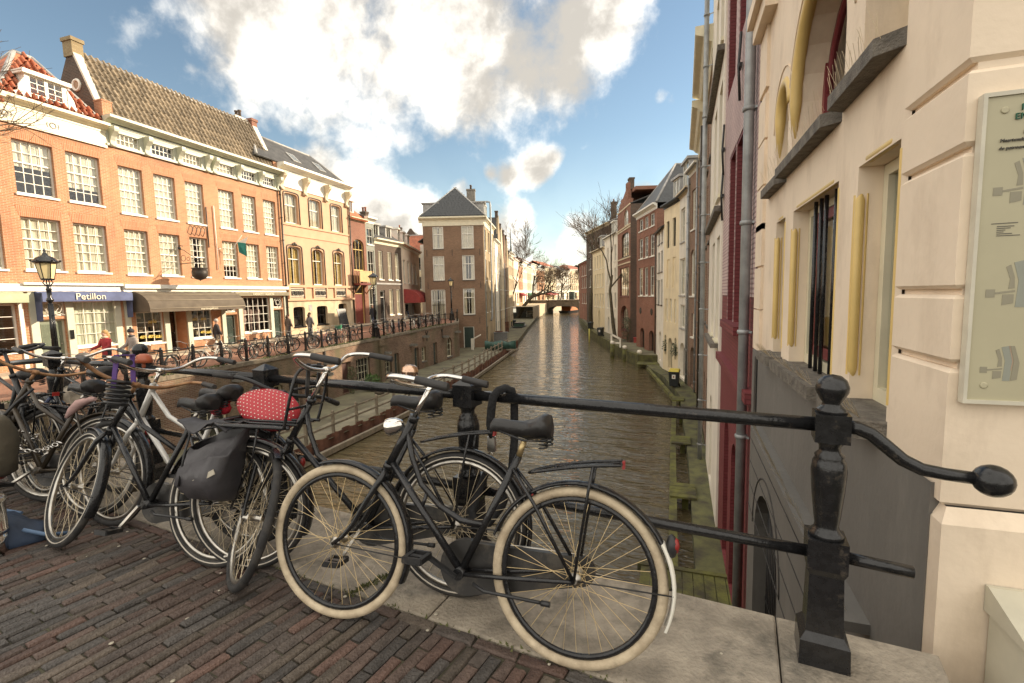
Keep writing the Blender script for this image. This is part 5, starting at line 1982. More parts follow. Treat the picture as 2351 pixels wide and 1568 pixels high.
for z0_, z1_ in ((.56, 1.122), (1.145, 1.414), (1.437, 1.952), (1.975, 2.252), (2.278, 3.35), (3.375, 9.5)):
    b = MB()
    x0, x1 = WR0 - .52, WR0 + .012
    c = .016
    P = [(x0 + c, z0_, 1), (x1, z0_, 0)]
    b.box(x0 + c, x1 - c, -.004, 2.4, z0_, z1_)
    b.add([(x0, -.022, z0_ + c), (x1, -.022, z0_ + c), (x1, 2.4, z0_ + c), (x0, -.022, z1_ - c), (x1, -.022, z1_ - c), (x1, 2.4, z1_ - c), (x0 + c, -.005, z0_), (x1 - c, -.005, z0_), (x1 - c, 2.4, z0_), (x0 + c, -.005, z1_), (x1 - c, -.005, z1_), (x1 - c, 2.4, z1_), (x0, .0, z0_ + c), (x0, 0, z1_ - c)],
          [(0, 1, 4, 3), (1, 2, 5, 4), (6, 7, 1, 0), (7, 8, 2, 1), (3, 4, 10, 9), (4, 5, 11, 10), (12, 0, 3, 13)])
    b.obj('rusticated_block', STUCCO_C, r0_)
for z in (.66, 1.2, 1.75, 2.2, 2.75, 3.3, 3.9):   # thin joints at the far strip of the front
    MB().box(0, Y(6.72), -.035, -.0, z + .006, z + .53 if z < 3.8 else 9.4).obj('corner_strip_block', STUCCO_C, r0_)
MB().box(WR0 - .50, WR0 - .004, .012, 2.3, .57, 9.4).obj('block_joint', STUCCO_C, r0_)
# grey base
gb_ = MB()
gops = [(Y(6.66), Y(5.2), -4.4, -.98, .65, .30), (Y(4.6), Y(3.3), -4.4, -1.5, .6, .2)]
wall_face(gb_, 0, WR0 - .035, -4.7, .64, gops, y=-.035)
gb_.quad((0, -.035, .64), (WR0 - .5, -.035, .64), (WR0 - .5, 0, .66), (0, 0, .66))
gb_.quad((WR0 - .5, -.035, .50), (WR0 - .03, -.035, .50), (WR0 - .03, .03, .57), (WR0 - .5, .03, .57))
gb_.quad((WR0 - .035, -.035, -1), (WR0 - .035, .4, -1), (WR0 - .035, .4, .64), (WR0 - .035, -.035, .64))
gb_.obj('base_wall', STUCCO_G, r0_)
MB().box(Y(6.7), Y(3.2), .27, .33, -4.6, -.9).obj('gate_back', BLACKM, r0_)
lb = MB()
lb.prism([(Y(6.3), -.20), (WR0 - .55, -.36), (WR0 - .55, -.42), (Y(6.3), -.26)], -.16, -.034)
lb.obj('base_ledge', STUCCO_G, r0_)
ln = MB()
for k in range(1, 5):
    d = .32 * k
    ln.bar((0, -.037, -.26 - d), (WR0 - .1, -.037, -.42 - d * 1.05), .010, .008)
ln.obj('base_joint', mat('dark_joint', (.06, .055, .05), .9, .2), r0_)
ga = MB()
for i in range(15):
    x = Y(6.6) + .1 * i
    ga.tube([(x, .12, -4.4), (x, .12, -1.05 - abs(x - Y(5.93)) ** 2 * .6)], .012, 5)
for z in (-3.8, -2.6, -1.75):
    ga.bar((Y(6.66), .12, z), (Y(5.2), .12, z), .02, .03)
ga.obj('gate', BLACKM, r0_)
MB().torus(((Y(6.66) + Y(5.2)) / 2, -.036, -1.63), .86, .012, 14, 5, a0=0, a1=pi).torus(((Y(4.6) + Y(3.3)) / 2, -.036, -2.1), .74, .012, 14, 5, a0=0, a1=pi).obj('arch_moulding', MATS['dark_joint'], r0_)
# windows: jamb rolls, frames, sills, bars
for i, (a, b, c, d, rr, dp) in enumerate(lo_ops):
    wo = window(r0_, a, b, c + .01, d, 1, 1, fm=CREAMP, rec=.15, fw=.07, curt=3 if i == 1 else 1, sill=False, cm=mat('grey_blind', (.33, .31, .28), .8, .1) if 'grey_blind' not in MATS else MATS['grey_blind'])
    kk = .026
    MB().tube([(a - .020, .026, c + .12), (a - .006, .016, c + .20), (a - .006, .016, d - .20), (a - .020, .026, d - .13)], [.006, kk, kk, .006], 12).bar((a - .034, -.0015, c + .16), (a - .034, -.0015, d - .16), .016, .006).bar((a + .0015, .055, c + .16), (a + .0015, .055, d - .16), .006, .016).obj('jamb_roll', YELLOWP, wo)
    MB().tube([(a + .04, .028, d + .034), (a + .12, .022, d + .022), (b - .12, .022, d + .022), (b - .04, .028, d + .034)], [.012, kk, kk, .012], 14).obj('head_roll', YELLOWP, wo)
    MB().bar((b + .012, .0, c + .1), (b + .012, .0, d - .05), .012, .012).obj('edge_bead', YELLOWP, wo)
    pl = [(a - .16, 0), (a - .10, -.15), (b + .02, -.15), (b + .07, 0)]
    MB().slab([(p, q) for p, q in pl] + [(b + .0, .30), (a - .0, .30)], c - .085, c + .012).obj('sill', SILL, wo)
x0, x1 = Y(4.5), Y(3.9)
brm = MB()
for x in (Y(4.72), Y(4.56), Y(4.42), Y(4.17)):
    brm.tube([(x, .07, .76), (x, .07, 2.178)], .016, 8)
brm.obj('window_bar', BLACKP, r0_)
MB().box(Y(4.95), Y(3.97), .128, .148, .86, .95).box(Y(4.95), Y(4.88), .128, .148, .95, 2.1).box(Y(4.88), Y(3.97), .128, .148, 2.02, 2.1).obj('casement', mat('burgundy_paint', (.20, .030, .035), .4, .1), r0_)
for i, (a, b, c, d, rr, dp) in enumerate(up_ops):
    wo = window(r0_, a, b, c, d, 1 if i != 1 else 2, 1, fm=CREAMP if i != 1 else MATS['burgundy_paint'], rec=.26, fw=.07, arch=rr, curt=0, sill=False, bar=.06)
    s_ = d - rr
    kk = .05
    k = 14
    pts = [(a - .022, .028, c + .10)] + [((a + b) / 2 - ((b - a) / 2 + .022) * cos(pi * q / k), .028, s_ + (rr + .022) * sin(pi * q / k)) for q in range(k + 1)]
    if i == 1:
        pts = pts[:-2]
    MB().tube(pts, [.012] + [kk + .005] * (len(pts) - 1), 12).obj('jamb_roll', YELLOWP, wo)
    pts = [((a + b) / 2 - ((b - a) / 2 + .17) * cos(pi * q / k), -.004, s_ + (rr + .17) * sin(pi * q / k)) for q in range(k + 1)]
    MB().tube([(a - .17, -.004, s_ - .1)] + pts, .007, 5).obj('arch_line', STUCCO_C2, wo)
    e0 = 0
    pl = [[(a - .34, 0), (a - .27, -.11), (b - .09, -.11), (b + .0, 0)], [(a - .23, 0), (a - .17, -.11), (b - .10, -.11), (b - .01, 0)], [(a - .42, 0), (a - .36, -.10), (b - .08, -.10), (b + .0, 0)]][i]
    dz = [.02, -.012, -.03][i]
    MB().slab(pl, c - .10 + dz, c - .012 + dz).obj('sill', SILL, wo)
    sp_ = MB()
    rr_ = random.Random(i)
    for q in range([26, 34, 14][i]):
        x = a - .28 + (b - a + .26) * q / [26, 34, 14][i]
        hh = rr_.uniform(.10, .17)
        sp_.tube([(x, -.09, c - .012), (x + rr_.gauss(0, .03), -.09 - rr_.uniform(.0, .06), c + hh)], .0011, 3, caps=False)
    struct(sp_.obj('bird_spike', SPOKE, wo), 'stuff')
sp_ = MB()
rr_ = random.Random(5)
for q in range(150):
    t = rr_.random()
    x = Y(6.3) + t * (WR0 - .6 - Y(6.3))
    z = -.20 - .16 * t
    sp_.tube([(x, -.12, z), (x + rr_.gauss(0, .02), -.15 - rr_.uniform(0, .05), z + rr_.uniform(.06, .12))], .0011, 3, caps=False)
for q in range(130):
    x = rr_.choice((rr_.uniform(Y(5.3), Y(3.9)), rr_.uniform(Y(3.6), Y(2.95)), rr_.uniform(Y(6.1), Y(5.5))))
    sp_.tube([(x, -.10, .75), (x + rr_.gauss(0, .03), -.13 - rr_.uniform(0, .04), .75 + rr_.uniform(.05, .11))], .0010, 3, caps=False)
struct(sp_.obj('bird_spike', SPOKE, r0_), 'stuff')
cm_ = MB()
cm_.prism([(-.02, 4.62), (Y(6.3), 4.62), (Y(6.3), 4.95), (-.02, 4.95)], -.13, 0)
cm_.prism([(-.02, 4.80), (Y(6.25), 4.80), (Y(6.25), 4.95), (-.02, 4.95)], -.20, -.13)
cm_.obj('moulding', STUCCO_C, r0_)
MB().box(.30, .46, -.05, -.034, -.45, .58).obj('black_strip', BLACKM, r0_)
# cream plinth facing the bridge, dark foot
pb = MB()
pb.box(WR0 - .034, WR0 + .055, -.03, 2.4, -.9, .50)
pb.add([(WR0 - .034, -.03, .50), (WR0 + .055, -.03, .50), (WR0 + .055, 2.4, .50), (WR0 + .014, .0, .56), (WR0 + .014, 2.4, .56), (WR0 - .034, .0, .56)], [(0, 1, 3, 5), (1, 2, 4, 3)])
pb.obj('plinth', STUCCO_C, r0_)
MB().box(WR0 + .056, WR0 + .066, -.04, 2.4, -.9, -.22).obj('plinth_foot', STUCCO_G, r0_)
# information board on the wall, maps printed on it
BOARDC = mat('board_enamel', (.47, .43, .29), .45, .06, 2)
ib = thing('information_board', 'weathered beige enamel board with maps screwed to the cream wall', 'sign', (1.072, 2.33 - .012, 0))
MB().box(0, .95, -.035, -.006, 1.01, 2.13).obj('panel', BOARDC, ib)
ed = MB().box(-.012, 0, -.042, -.004, .995, 2.145).box(0, .95, -.042, -.004, 2.13, 2.145).box(0, .95, -.042, -.004, .995, 1.01)
ed.obj('rim', mat('board_rim', (.62, .58, .47), .5, .1), ib)
MAPG, MAPB, MAPP = mat('map_grey', (.30, .275, .20), .6, .03), mat('map_blue_grey', (.30, .31, .26), .6, .03), mat('map_pink', (.42, .30, .22), .6, .03)
TGREEN = mat('print_green', (.02, .11, .06), .5, .02)
TGREY = mat('print_grey', (.13, .12, .10), .6, .02)
IBT = lambda x, z: Matrix.Translation((x, -.0365, z))
text(ib, 'MAARTENSBRUG', .0325, IBT(.098, 2.073), TGREEN, align='LEFT')
text(ib, 'EN', .0305, IBT(.082, 2.043), TGREEN, align='LEFT')
text(ib, 'De', .018, IBT(.110, 1.991), TGREY, align='LEFT')
text(ib, 'Maartensbrug', .0165, IBT(.045, 1.967), TGREY, align='LEFT')
text(ib, 'de patroon', .0160, IBT(.043, 1.940), TGREY, align='LEFT')


def mp_poly(pts, m, ox, oz, lvl=0):
    b = MB()
    b.prism([(ox + x, oz + z) for x, z in pts], -.0362 - .0004 * lvl, -.035)
    b.obj('map_print', m, ib)


for oz, k in ((1.762, .75), (1.388, .75), (1.104, .58)):
    ox, kx = .036, k * .74
    for pts, m_, lv in (([(.00, .02), (.05, .02), (.05, .06), (0, .06)], MAPG, 0), ([(.051, .035), (.155, .045), (.155, .055), (.051, .045)], MAPG, 0), ([(.09, -.02), (.15, -.01), (.15, .034), (.09, .034)], MAPG, 0),
                       ([(.16, -.03), (.21, -.03), (.22, .10), (.19, .20), (.14, .19), (.17, .10)], MAPB, 0), ([(.215, -.03), (.26, -.02), (.27, .09), (.23, .20), (.20, .20), (.23, .10)], MAPG, 0),
                       ([(.120, .062), (.152, .064), (.148, .12), (.125, .18), (.10, .17), (.125, .11)], MAPG, 0), ([(.211, .04), (.217, .04), (.226, .10), (.197, .2), (.191, .2), (.219, .10)], MAPP, 1)):
        mp_poly([(x * kx, z * k) for x, z in pts], m_, ox, oz, lv)
lines = MB()
lines.bar((.038, -.0358, 1.675), (.115, -.0358, 1.676), .001, .003)
for q in range(6):
    lines.box(.055, .055 + [.05, .04, .025, .02, .045, .068][q], -.0362, -.035, 1.663 - .0068 * q, 1.666 - .0068 * q)
lines.obj('legend_print', TGREY, ib)
scr = MB()
for x, z in ((.053, 2.079), (.051, 1.067)):
    scr.lathe([(.012, 0), (.012, .002), (.009, .0035)], (x, -.0355, z), 12, axis=(0, -1, 0))
scr.obj('screw', BOARDC, ib)
ub = thing('utility_box', 'white metal utility cabinet with sloped lid against the cream plinth', 'cabinet', (1.185, 2.272, 0))
MB().box(0, .6, -.22, -.01, -.6, .17).obj('body', mat('cabinet_paint', (.56, .53, .42), .5, .08, 4), ub)
lid = MB().prism([(0, 0)], 0, 0) if False else MB()
lid.add([(-.015, -.235, .17), (.615, -.235, .17), (.615, 0, .17), (-.015, 0, .17), (-.015, -.235, .20), (.615, -.235, .20), (.615, -.02, .275), (-.015, -.02, .275), (.615, 0, .275), (-.015, 0, .275)],
        [(0, 3, 2, 1), (0, 1, 5, 4), (4, 5, 6, 7), (7, 6, 8, 9), (1, 2, 8, 6, 5), (0, 4, 7, 9, 3)])
lid.obj('lid', MATS['cabinet_paint'], ub)

# ---------------------------------------------------------------- railing of the bridge
ra = thing('bridge_railing', 'black cast iron bridge railing with turned posts and curled ball end', 'railing', (RA.x, RA.y, 0), radians(-7.2))
SP = 1.562


def rail_post(s, ball, z0):
    b = MB()
    b.frustum((s, 0), z0 - .02, z0 + .10, .085, .085, .082, .082)
    b.frustum((s, 0), z0 + .10, z0 + .13, .082, .082, .062, .062)
    b.frustum((s, 0), z0 + .13, z0 + .36, .062, .062, .056, .056)
    b.frustum((s, 0), z0 + .36, z0 + .385, .056, .056, .066, .066)
    b.box(s - .066, s + .066, -.066, .066, z0 + .385, z0 + .50)
    b.lathe([(.060, .50), (.058, .515), (.044, .53), (.040, .545), (.045, .58), (.055, .68), (.060, .76), (.056, .795), (.047, .81), (.050, .82), (.036, .835), (.036, .855), (.046, .87), (.05, .878)], (s, 0, z0), 20)
    b.box(s - .056, s + .056, -.056, .056, z0 + .878, z0 + .985)
    if ball:
        b.lathe([(.052, .985), (.048, 1.0), (.036, 1.01), (.030, 1.022), (.042, 1.04), (.054, 1.066), (.055, 1.083), (.046, 1.108), (.028, 1.124), (.0, 1.130)], (s, 0, z0), 20)
    else:
        b.frustum((s, 0), z0 + .985, z0 + .993, .058, .058, .058, .058)
        b.frustum((s, 0), z0 + .993, z0 + 1.03, .058, .058, .004, .004)
    return b.obj('post', BLACKP, ra)


PS = [1.605, 0, -1.583, -3.09, -4.62, -6.15, -7.7, -9.25, -10.8, -12.35, -13.9]
for i, s in enumerate(PS):
    rail_post(s, i in (0, 3, 6, 9), deck_z(rail_pt(s).x))
for b, a in zip(PS, PS[1:]):
    za, zb = deck_z(rail_pt(a).x), deck_z(rail_pt(b).x)
    MB().tube([(a + .05, 0, za + .935), (b - .05, 0, zb + .935)], .0275, 14).obj('top_rail', BLACKP, ra)
    MB().tube([(a + .05, 0, za + .425), (b - .05, 0, zb + .425)], .0225, 12).obj('lower_rail', BLACKP, ra)
SP = PS[0]
v = MB()
v.tube([(SP + .05, 0, .935), (SP + .085, 0, .932), (SP + .125, 0, .915), (SP + .17, 0, .875), (SP + .22, 0, .83), (SP + .275, 0, .803), (SP + .34, 0, .795), (SP + .42, 0, .792)], [.026, .026, .0255, .025, .024, .023, .022, .022], 14)
v.ball((SP + .465, 0, .79), .057, 20, (1.0, 1, .95))
v.obj('curled_end', BLACKP, ra)
MB().tube([(SP + .05, 0, .425), (SP + .27, -.0, .415)], .0225, 12).obj('lower_rail', BLACKP, ra)

# ---------------------------------------------------------------- quay wall of the left bank
QA = Vector((-17.9, 12))
QD = Vector((sin(radians(-3)), cos(radians(-3))))
qw = thing('quay_wall', 'old brown brick wharf wall with cellar doors and barred windows below the street', 'quay wall', (QA.x, QA.y, 0), atan2(QD.y, QD.x))
S0q = -9.0
doors = [(6.55, 7.45, -4.2, -2.42, .25, BLACKM), (10.88, 11.76, -4.15, -2.29, 0, mat('brown_cellar_door', (.085, .040, .032), .5, .15, 3)), (16.9, 17.55, -4.2, -2.47, .12, mat('bluegreen_door', (.045, .065, .06), .5, .15)), (19.93, 20.66, -4.2, -2.43, .12, MATS['bluegreen_door']),
         (23.3, 24.05, -4.2, -2.36, .15, MATS['bluegreen_door'])]
wins_ = [(5.2, 6.15, -3.75, -2.65, .2), (8.0, 8.95, -3.8, -2.55, .25), (12.3, 13.8, -3.7, -2.27, 0), (15.66, 16.5, -3.72, -2.6, .0), (21.12, 21.88, -3.66, -2.5, .1), (26.05, 27.25, -3.95, -2.2, .6), (1.2, 2.9, -4.2, -2.3, .6)]
ops = [(a - S0q, b - S0q, c, d, r_, .28) for a, b, c, d, r_, _ in doors] + [(a - S0q, b - S0q, c, d, r_, .22) for a, b, c, d, r_ in wins_]
mb = MB()
wall_face(mb, 0, 28.9 - S0q, -5.2, -1.42, ops)
TQ = Matrix.Translation((S0q, 0, 0))
mb.obj('wall', BRICK_Q, qw, mat_l=TQ)
up = MB()                                           # top strip rises with the street
up.quad((S0q, 0, -1.42), (28.9, 0, -1.42), (28.9, 0, -1.12), (S0q, 0, -1.42 + .001))
up.obj('wall_top', BRICK_Q, qw)
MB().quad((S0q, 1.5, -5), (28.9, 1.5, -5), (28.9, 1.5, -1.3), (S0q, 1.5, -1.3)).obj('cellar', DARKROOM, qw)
s = S0q
while s < 28.8:                                     # stone and brick-on-edge coping
    L = random.choice((.9, 1.1, .75))
    e = min(28.9, s + L - .012)
    t = max(0, min(1, (s - 8) / 16))
    z = -1.40 + .28 * t
    c = MB().box(s, e, -.05, .42, z - .02, z + .15 + random.gauss(0, .004))
    c.obj('coping_stone', mat('coping_brick', (.20, .165, .12), .9, .3, 3, bump=.6, bscale=25) if 'coping_brick' not in MATS else MATS['coping_brick'], qw)
    s += L
mo = MB()
rr = random.Random(9)
for i in range(2600):
    s = rr.uniform(S0q, 28.8)
    if sin(s * 1.3) + sin(s * .57 + 1) < -.4:
        continue
    t = max(0, min(1, (s - 8) / 16))
    y = rr.uniform(-.06, .35)
    z = -1.40 + .28 * t + .15
    h = rr.uniform(.02, .09)
    a = rr.uniform(0, 6.28)
    q = Vector((cos(a), sin(a), 0)) * rr.uniform(.015, .04)
    p = Vector((s, y, z))
    mo.add([p - q, p + q, p + Vector((rr.gauss(0, .03), rr.gauss(0, .03), h))], [(0, 1, 2)])
struct(mo.obj('grass', mat('verge_grass', (.085, .105, .030), .9, .4, 3), qw), 'stuff')
for a, b, c, d, r_, m_ in doors:
    door(qw, a, b, c, d, m_, fm=mat('cellar_frame', (.30, .25, .18), .6, .15) if 'cellar_frame' not in MATS else MATS['cellar_frame'], rec=.2, fw=.06, arch=r_, panels=1)
for a, b, c, d, r_ in wins_:
    wide = b - a > 1.3
    wo = window(qw, a, b, c, d, 4 if wide else 2, 3, fm=CREAMP, rec=.16, fw=.07, arch=r_, curt=0, sm=SILL)
    if r_ == 0:
        bars = MB()
        n = 6 if wide else 4
        for i in range(n + 1):
            x = a + .03 + (b - a - .06) * i / n
            bars.tube([(x, .03, c - .05), (x, .03, d)], .013, 5)
        for z in (c + .1, d - .15):
            bars.bar((a - .05, .03, z), (b + .05, .03, z), .025, .025)
        bars.obj('window_bar', BLACKP, wo)
pl = MB().box(14.9, 15.35, -.14, 0, -4.2, -1.3).box(14.85, 15.4, -.2, 0, -1.75, -1.6).obj('pilaster', BRICK_Q, qw)
spm = MB()
for s_, z in ((9.3, -2.15), (9.1, -2.75), (3.2, -2.0), (15.4, -2.35), (19.2, -2.2), (21.3, -1.75), (25.2, -2.1), (28, -1.9)):
    spm.box(s_, s_ + .34, -.5, .0, z, z + .05).box(s_, s_ + .05, -.5, 0, z + .05, z + .16).box(s_ + .29, s_ + .34, -.5, 0, z + .05, z + .16)
spm.obj('drain_spout', mat('old_concrete_spout', (.20, .185, .155), .9, .25, 8, bump=.4), qw)
MB().tube([(9.35, -.06, -1.4), (9.35, -.06, -4.1)], .05, 8).obj('drainpipe', BRONZEP, qw)
for s_ in (22.1, 25.1):
    MB().bar((s_, -.03, -1.6), (s_, -.03, -2.1), .05, .04).bar((s_, -.03, -1.62), (s_ - .2, -.03, -1.3), .05, .04).bar((s_, -.03, -1.62), (s_ + .2, -.03, -1.3), .05, .04).obj('wall_anchor', BLACKM, qw)
e1 = Vector((-19.4, 40.9)) - QA
rt = MB()
p1, p2 = Vector((-19.4, 40.9)), Vector((-22.4, 47.3))
rtq = thing('quay_wall', 'short return of the wharf wall that meets the corner house', 'quay wall', (p1.x, p1.y, 0), atan2((p2 - p1).y, (p2 - p1).x))
MB().box(0, (p2 - p1).length, 0, .4, -5.2, -1.02).obj('wall', BRICK_Q, rtq)
MB().box(-.02, (p2 - p1).length, -.04, .42, -1.02, -.95).obj('coping_stone', MATS['coping_brick'], rtq)
# ruined stub of wall where the quay meets the bridge
sq = thing('stone_pier', 'squat grey stone block at the bridge end of the quay railing', 'pier', (-17.75, 9.6, 0), radians(-4))
MB().box(-.55, .45, -.5, .5, -3.6, -1.55).obj('masonry', BRICK_Q, sq)
MB().box(-.6, .5, -.55, .55, -1.55, -1.16).frustum((-.05, 0), -1.16, -1.06, .45, .45, .32, .32).obj('cap', STONE, sq)

# ---------------------------------------------------------------- railing along the quay
qr = thing('quay_railing', 'long black iron railing along the quay edge with many chained bicycles', 'railing', (0, 0, 0))
line = []
for i in range(25):
    s_ = -2.2 + i * 1.3
    if s_ > 28.8:
        break
    p = QA + QD * s_ + Vector((-.22, 0))
    line.append(p)
for i in range(1, 6):
    line.append(Vector((-19.55, 40.9)) + (Vector((-22.5, 47.2)) - Vector((-19.55, 40.9))) * i / 5)
for i, p in enumerate(line):
    z = street_z(p.x, p.y)
    pb_ = MB().box(p.x - .045, p.x + .045, p.y - .045, p.y + .045, z - .02, z + .95)
    pb_.box(p.x - .06, p.x + .06, p.y - .06, p.y + .06, z - .02, z + .10)
    pb_.lathe([(.06, .95), (.065, .97), (.05, .99), (.045, 1.02), (.03, 1.05), (0, 1.06)], (p.x, p.y, z), 8)
    pb_.obj('post', BLACKP, qr)
    if i:
        o = line[i - 1]
        zo = street_z(o.x, o.y)
        MB().tube([(o.x, o.y, zo + .90), (p.x, p.y, z + .90)], .022, 6).obj('top_rail', BLACKP, qr)
        MB().tube([(o.x, o.y, zo + .47), (p.x, p.y, z + .47)], .018, 6).obj('lower_rail', BLACKP, qr)

# ---------------------------------------------------------------- street lamps


def street_lamp(x, y, z, label, H=4.35):
    t = thing('street_lamp', label, 'street lamp', (x, y, z), 0, 'old lanterns along the quay')
    b = MB().box(-.22, .22, -.22, .22, -.05, .10).frustum((0, 0), .10, .55, .20, .20, .17, .17).box(-.19, .19, -.19, .19, .55, .62)
    b.lathe([(.17, .62), (.19, .68), (.15, .76), (.12, .80), (.16, .86), (.16, .90), (.10, .96), (.09, 1.02), (.12, 1.08), (.12, 1.12), (.075, 1.2)], (0, 0, 0), 14)
    b.obj('base', BLACKP, t)
    c = MB()
    k = 16
    prof = []
    c.lathe([(.075, 1.2), (.055, H - 1.55)], (0, 0, 0), 12)
    for j in range(8):
        a = 2 * pi * j / 8
        c.tube([(.072 * cos(a), .072 * sin(a), 1.25), (.054 * cos(a), .054 * sin(a), H - 1.6)], .013, 4)
    c.lathe([(.06, H - 1.56), (.09, H - 1.5), (.09, H - 1.46), (.055, H - 1.40), (.06, H - 1.2), (.075, H - 1.16), (.05, H - 1.1), (.05, H - 1.02)], (0, 0, 0), 12)
    c.bar((-.02, 0, H - 1.95), (.26, 0, H - 1.95), .025, .025)
    c.obj('column', BLACKP, t)
    l = MB()
    zb = H - .86
    for j in range(4):
        a = pi / 4 + pi / 2 * j
        ca_, sa = cos(a), sin(a)
        l.tube([(.05 * ca_, .05 * sa, zb - .18), (.12 * ca_, .12 * sa, zb - .10), (.08 * ca_, .08 * sa, zb - .03), (.15 * ca_, .15 * sa, zb)], .018, 5)
    l.lathe([(.16, zb - .02), (.17, zb), (.17, zb + .03), (.14, zb + .03)], (0, 0, 0), 8, smooth=False)
    for j in range(6):
        a = 2 * pi * j / 6
        l.bar((.155 * cos(a), .155 * sin(a), zb + .02), (.245 * cos(a), .245 * sin(a), zb + .5), .018, .018)
    l.lathe([(.25, zb + .48), (.30, zb + .50), (.34, zb + .54), (.31, zb + .56), (.27, zb + .60), (.22, zb + .66), (.14, zb + .70), (.07, zb + .74), (.05, zb + .80), (.02, zb + .83), (.045, zb + .87), (.0, zb + .95)], (0, 0, 0), 12)
    for j in range(6):
        a = 2 * pi * j / 6
        l.ball((.33 * cos(a), .33 * sin(a), zb + .57), .03, 6)
    l.obj('lantern_cap', BLACKP, t)
    g = MB()
    for j in range(6):
        a, b2 = 2 * pi * j / 6, 2 * pi * (j + 1) / 6
        gl2 = MB().quad((.15 * cos(a), .15 * sin(a), zb + .03), (.15 * cos(b2), .15 * sin(b2), zb + .03), (.24 * cos(b2), .24 * sin(b2), zb + .5), (.24 * cos(a), .24 * sin(a), zb + .5))
        gl2.quad((.145 * cos(b2), .145 * sin(b2), zb + .03), (.145 * cos(a), .145 * sin(a), zb + .03), (.235 * cos(a), .235 * sin(a), zb + .5), (.235 * cos(b2), .235 * sin(b2), zb + .5))
        gl2.obj('glass_panel', LAMPGL, t)
    return t


street_lamp(-18.15, 9.25, -1.25, 'black lantern street lamp in front of the blue awning, largest of the three')
street_lamp(-18.85, 26.9, street_z(-18.85, 26.9), 'middle lantern street lamp with fluted base standing among the parked bicycles')
street_lamp(-21.7, 44.2, street_z(-21.7, 44.2), 'small distant lantern street lamp before the corner house front')

# ---------------------------------------------------------------- wharf: fence, sheet piling, beam


def edge_pt(EDG, y, dx):
    for (x0, y0), (x1, y1) in zip(EDG, EDG[1:]):
        if y0 <= y <= y1:
            t = (y - y0) / (y1 - y0)
            return Vector((x0 + (x1 - x0) * t + dx, y))
    return Vector((EDG[-1][0] + dx, y))


wf = thing('wooden_fence', 'grey weathered post and rail fence along the wharf edge', 'fence', (0, 0, 0))
y, prev = 3.0, None
while y < 49:
    p = edge_pt(EDGE_L, y, -.32)
    MB().box(p.x - .055, p.x + .055, p.y - .045, p.y + .045, WHARF_Z - .3, WHARF_Z + .98).frustum((p.x, p.y), WHARF_Z + .98, WHARF_Z + 1.02, .055, .045, .02, .02).obj('post', WOODGREY, wf)
    if prev is not None:
        for z in (.42, .86):
            MB().bar((prev.x + .05, prev.y + .05, WHARF_Z + z), (p.x + .05, p.y - .05, WHARF_Z + z), .035, .085).obj('rail', WOODGREY, wf)
    prev = p
    y += 1.63
spw = thing('sheet_piling', 'rusty corrugated steel sheet piling holding the left wharf edge', 'sheet piling', (0, 0, 0))
y = 2.0
i = 0
while y < 54:
    a, b = edge_pt(EDGE_L, y, 0), edge_pt(EDGE_L, y + .95, 0)
    d = (b - a).normalized()
    n = Vector((d.y, -d.x))
    zt = WHARF_Z + .16 + random.uniform(-.05, .07)
    mb = MB()
    q = [a + n * .0, a + d * .08 + n * .12, a + d * .42 + n * .12, a + d * .55 - n * .06, a + d * .90 - n * .06, a + d * .99]
    for u, w in zip(q, q[1:]):
        mb.quad((u.x, u.y, WATER_Z - .3), (w.x, w.y, WATER_Z - .3), (w.x, w.y, zt), (u.x, u.y, zt))
        m_ = n * .015
        mb.quad((u.x, u.y, zt), (w.x, w.y, zt), (w.x - m_.x, w.y - m_.y, zt), (u.x - m_.x, u.y - m_.y, zt))
        mb.quad((w.x - m_.x, w.y - m_.y, WATER_Z - .3), (u.x - m_.x, u.y - m_.y, WATER_Z - .3), (u.x - m_.x, u.y - m_.y, zt), (w.x - m_.x, w.y - m_.y, zt))
    mb.obj('steel_panel', RUST, spw)
    y += .98
fb = MB()
y = 2.0
while y < 50:
    a, b = edge_pt(EDGE_L, y, .28), edge_pt(EDGE_L, min(y + 5.9, 52), .28)
    o = MB().bar((a.x, a.y, WATER_Z + .17), (b.x, b.y, WATER_Z + .17), .16, .22).obj('fender_beam', WOODGREY, spw)
    y += 6.0

# ---------------------------------------------------------------- right bank: ledge, jetty, beams
ld = MB()
ld.slab([(-.1 + .55, 6.5), (1.04, 6.5), (1.12, 17.3), (1.18, 28.8), (.76, 31.3), (.21, 34.3), (-.84, 37.5), (-1.5, 41), (-2.5, 41), (-1.7, 37.3), (-.7, 34.1), (-.2, 31), (.3, 28), (.5, 17)], -5.2, -4.34)
struct(ld.obj('ledge', mat('mossy_ledge_stone', (.10, .09, .06), .9, .35, 2, bump=.5, bscale=20, col2=(.15, .15, .06))))
jt = thing('wooden_jetty', 'green slimy plank jetty on piles right below the bridge', 'jetty', (0, 0, 0))
for i in range(9):
    x = -.62 + i * .205
    MB().box(x, x + .19, 8.1, 9.9, -4.36, -4.31).obj('plank', WOODMOSS, jt)
MB().box(-.7, 1.25, 9.9, 10.02, -4.44, -4.28).box(-.7, 1.25, 8.6, 8.75, -4.5, -4.361).obj('joist', WOODMOSS, jt)
bmw = thing('mooring_beam', 'long yellow green mossy timber beam floating along the right bank houses', 'beam', (0, 0, 0))
MB().bar((.02, 10.03, -4.42), (-.02, 19, -4.42), .20, .2).obj('timber', WOODMOSS, bmw)
MB().bar((-.02, 19.02, -4.42), (.02, 27.0, -4.42), .20, .2).obj('timber', WOODMOSS, bmw)
MB().bar((.02, 27.02, -4.42), (-1.9, 37.5, -4.42), .20, .2).obj('timber', WOODMOSS, bmw)
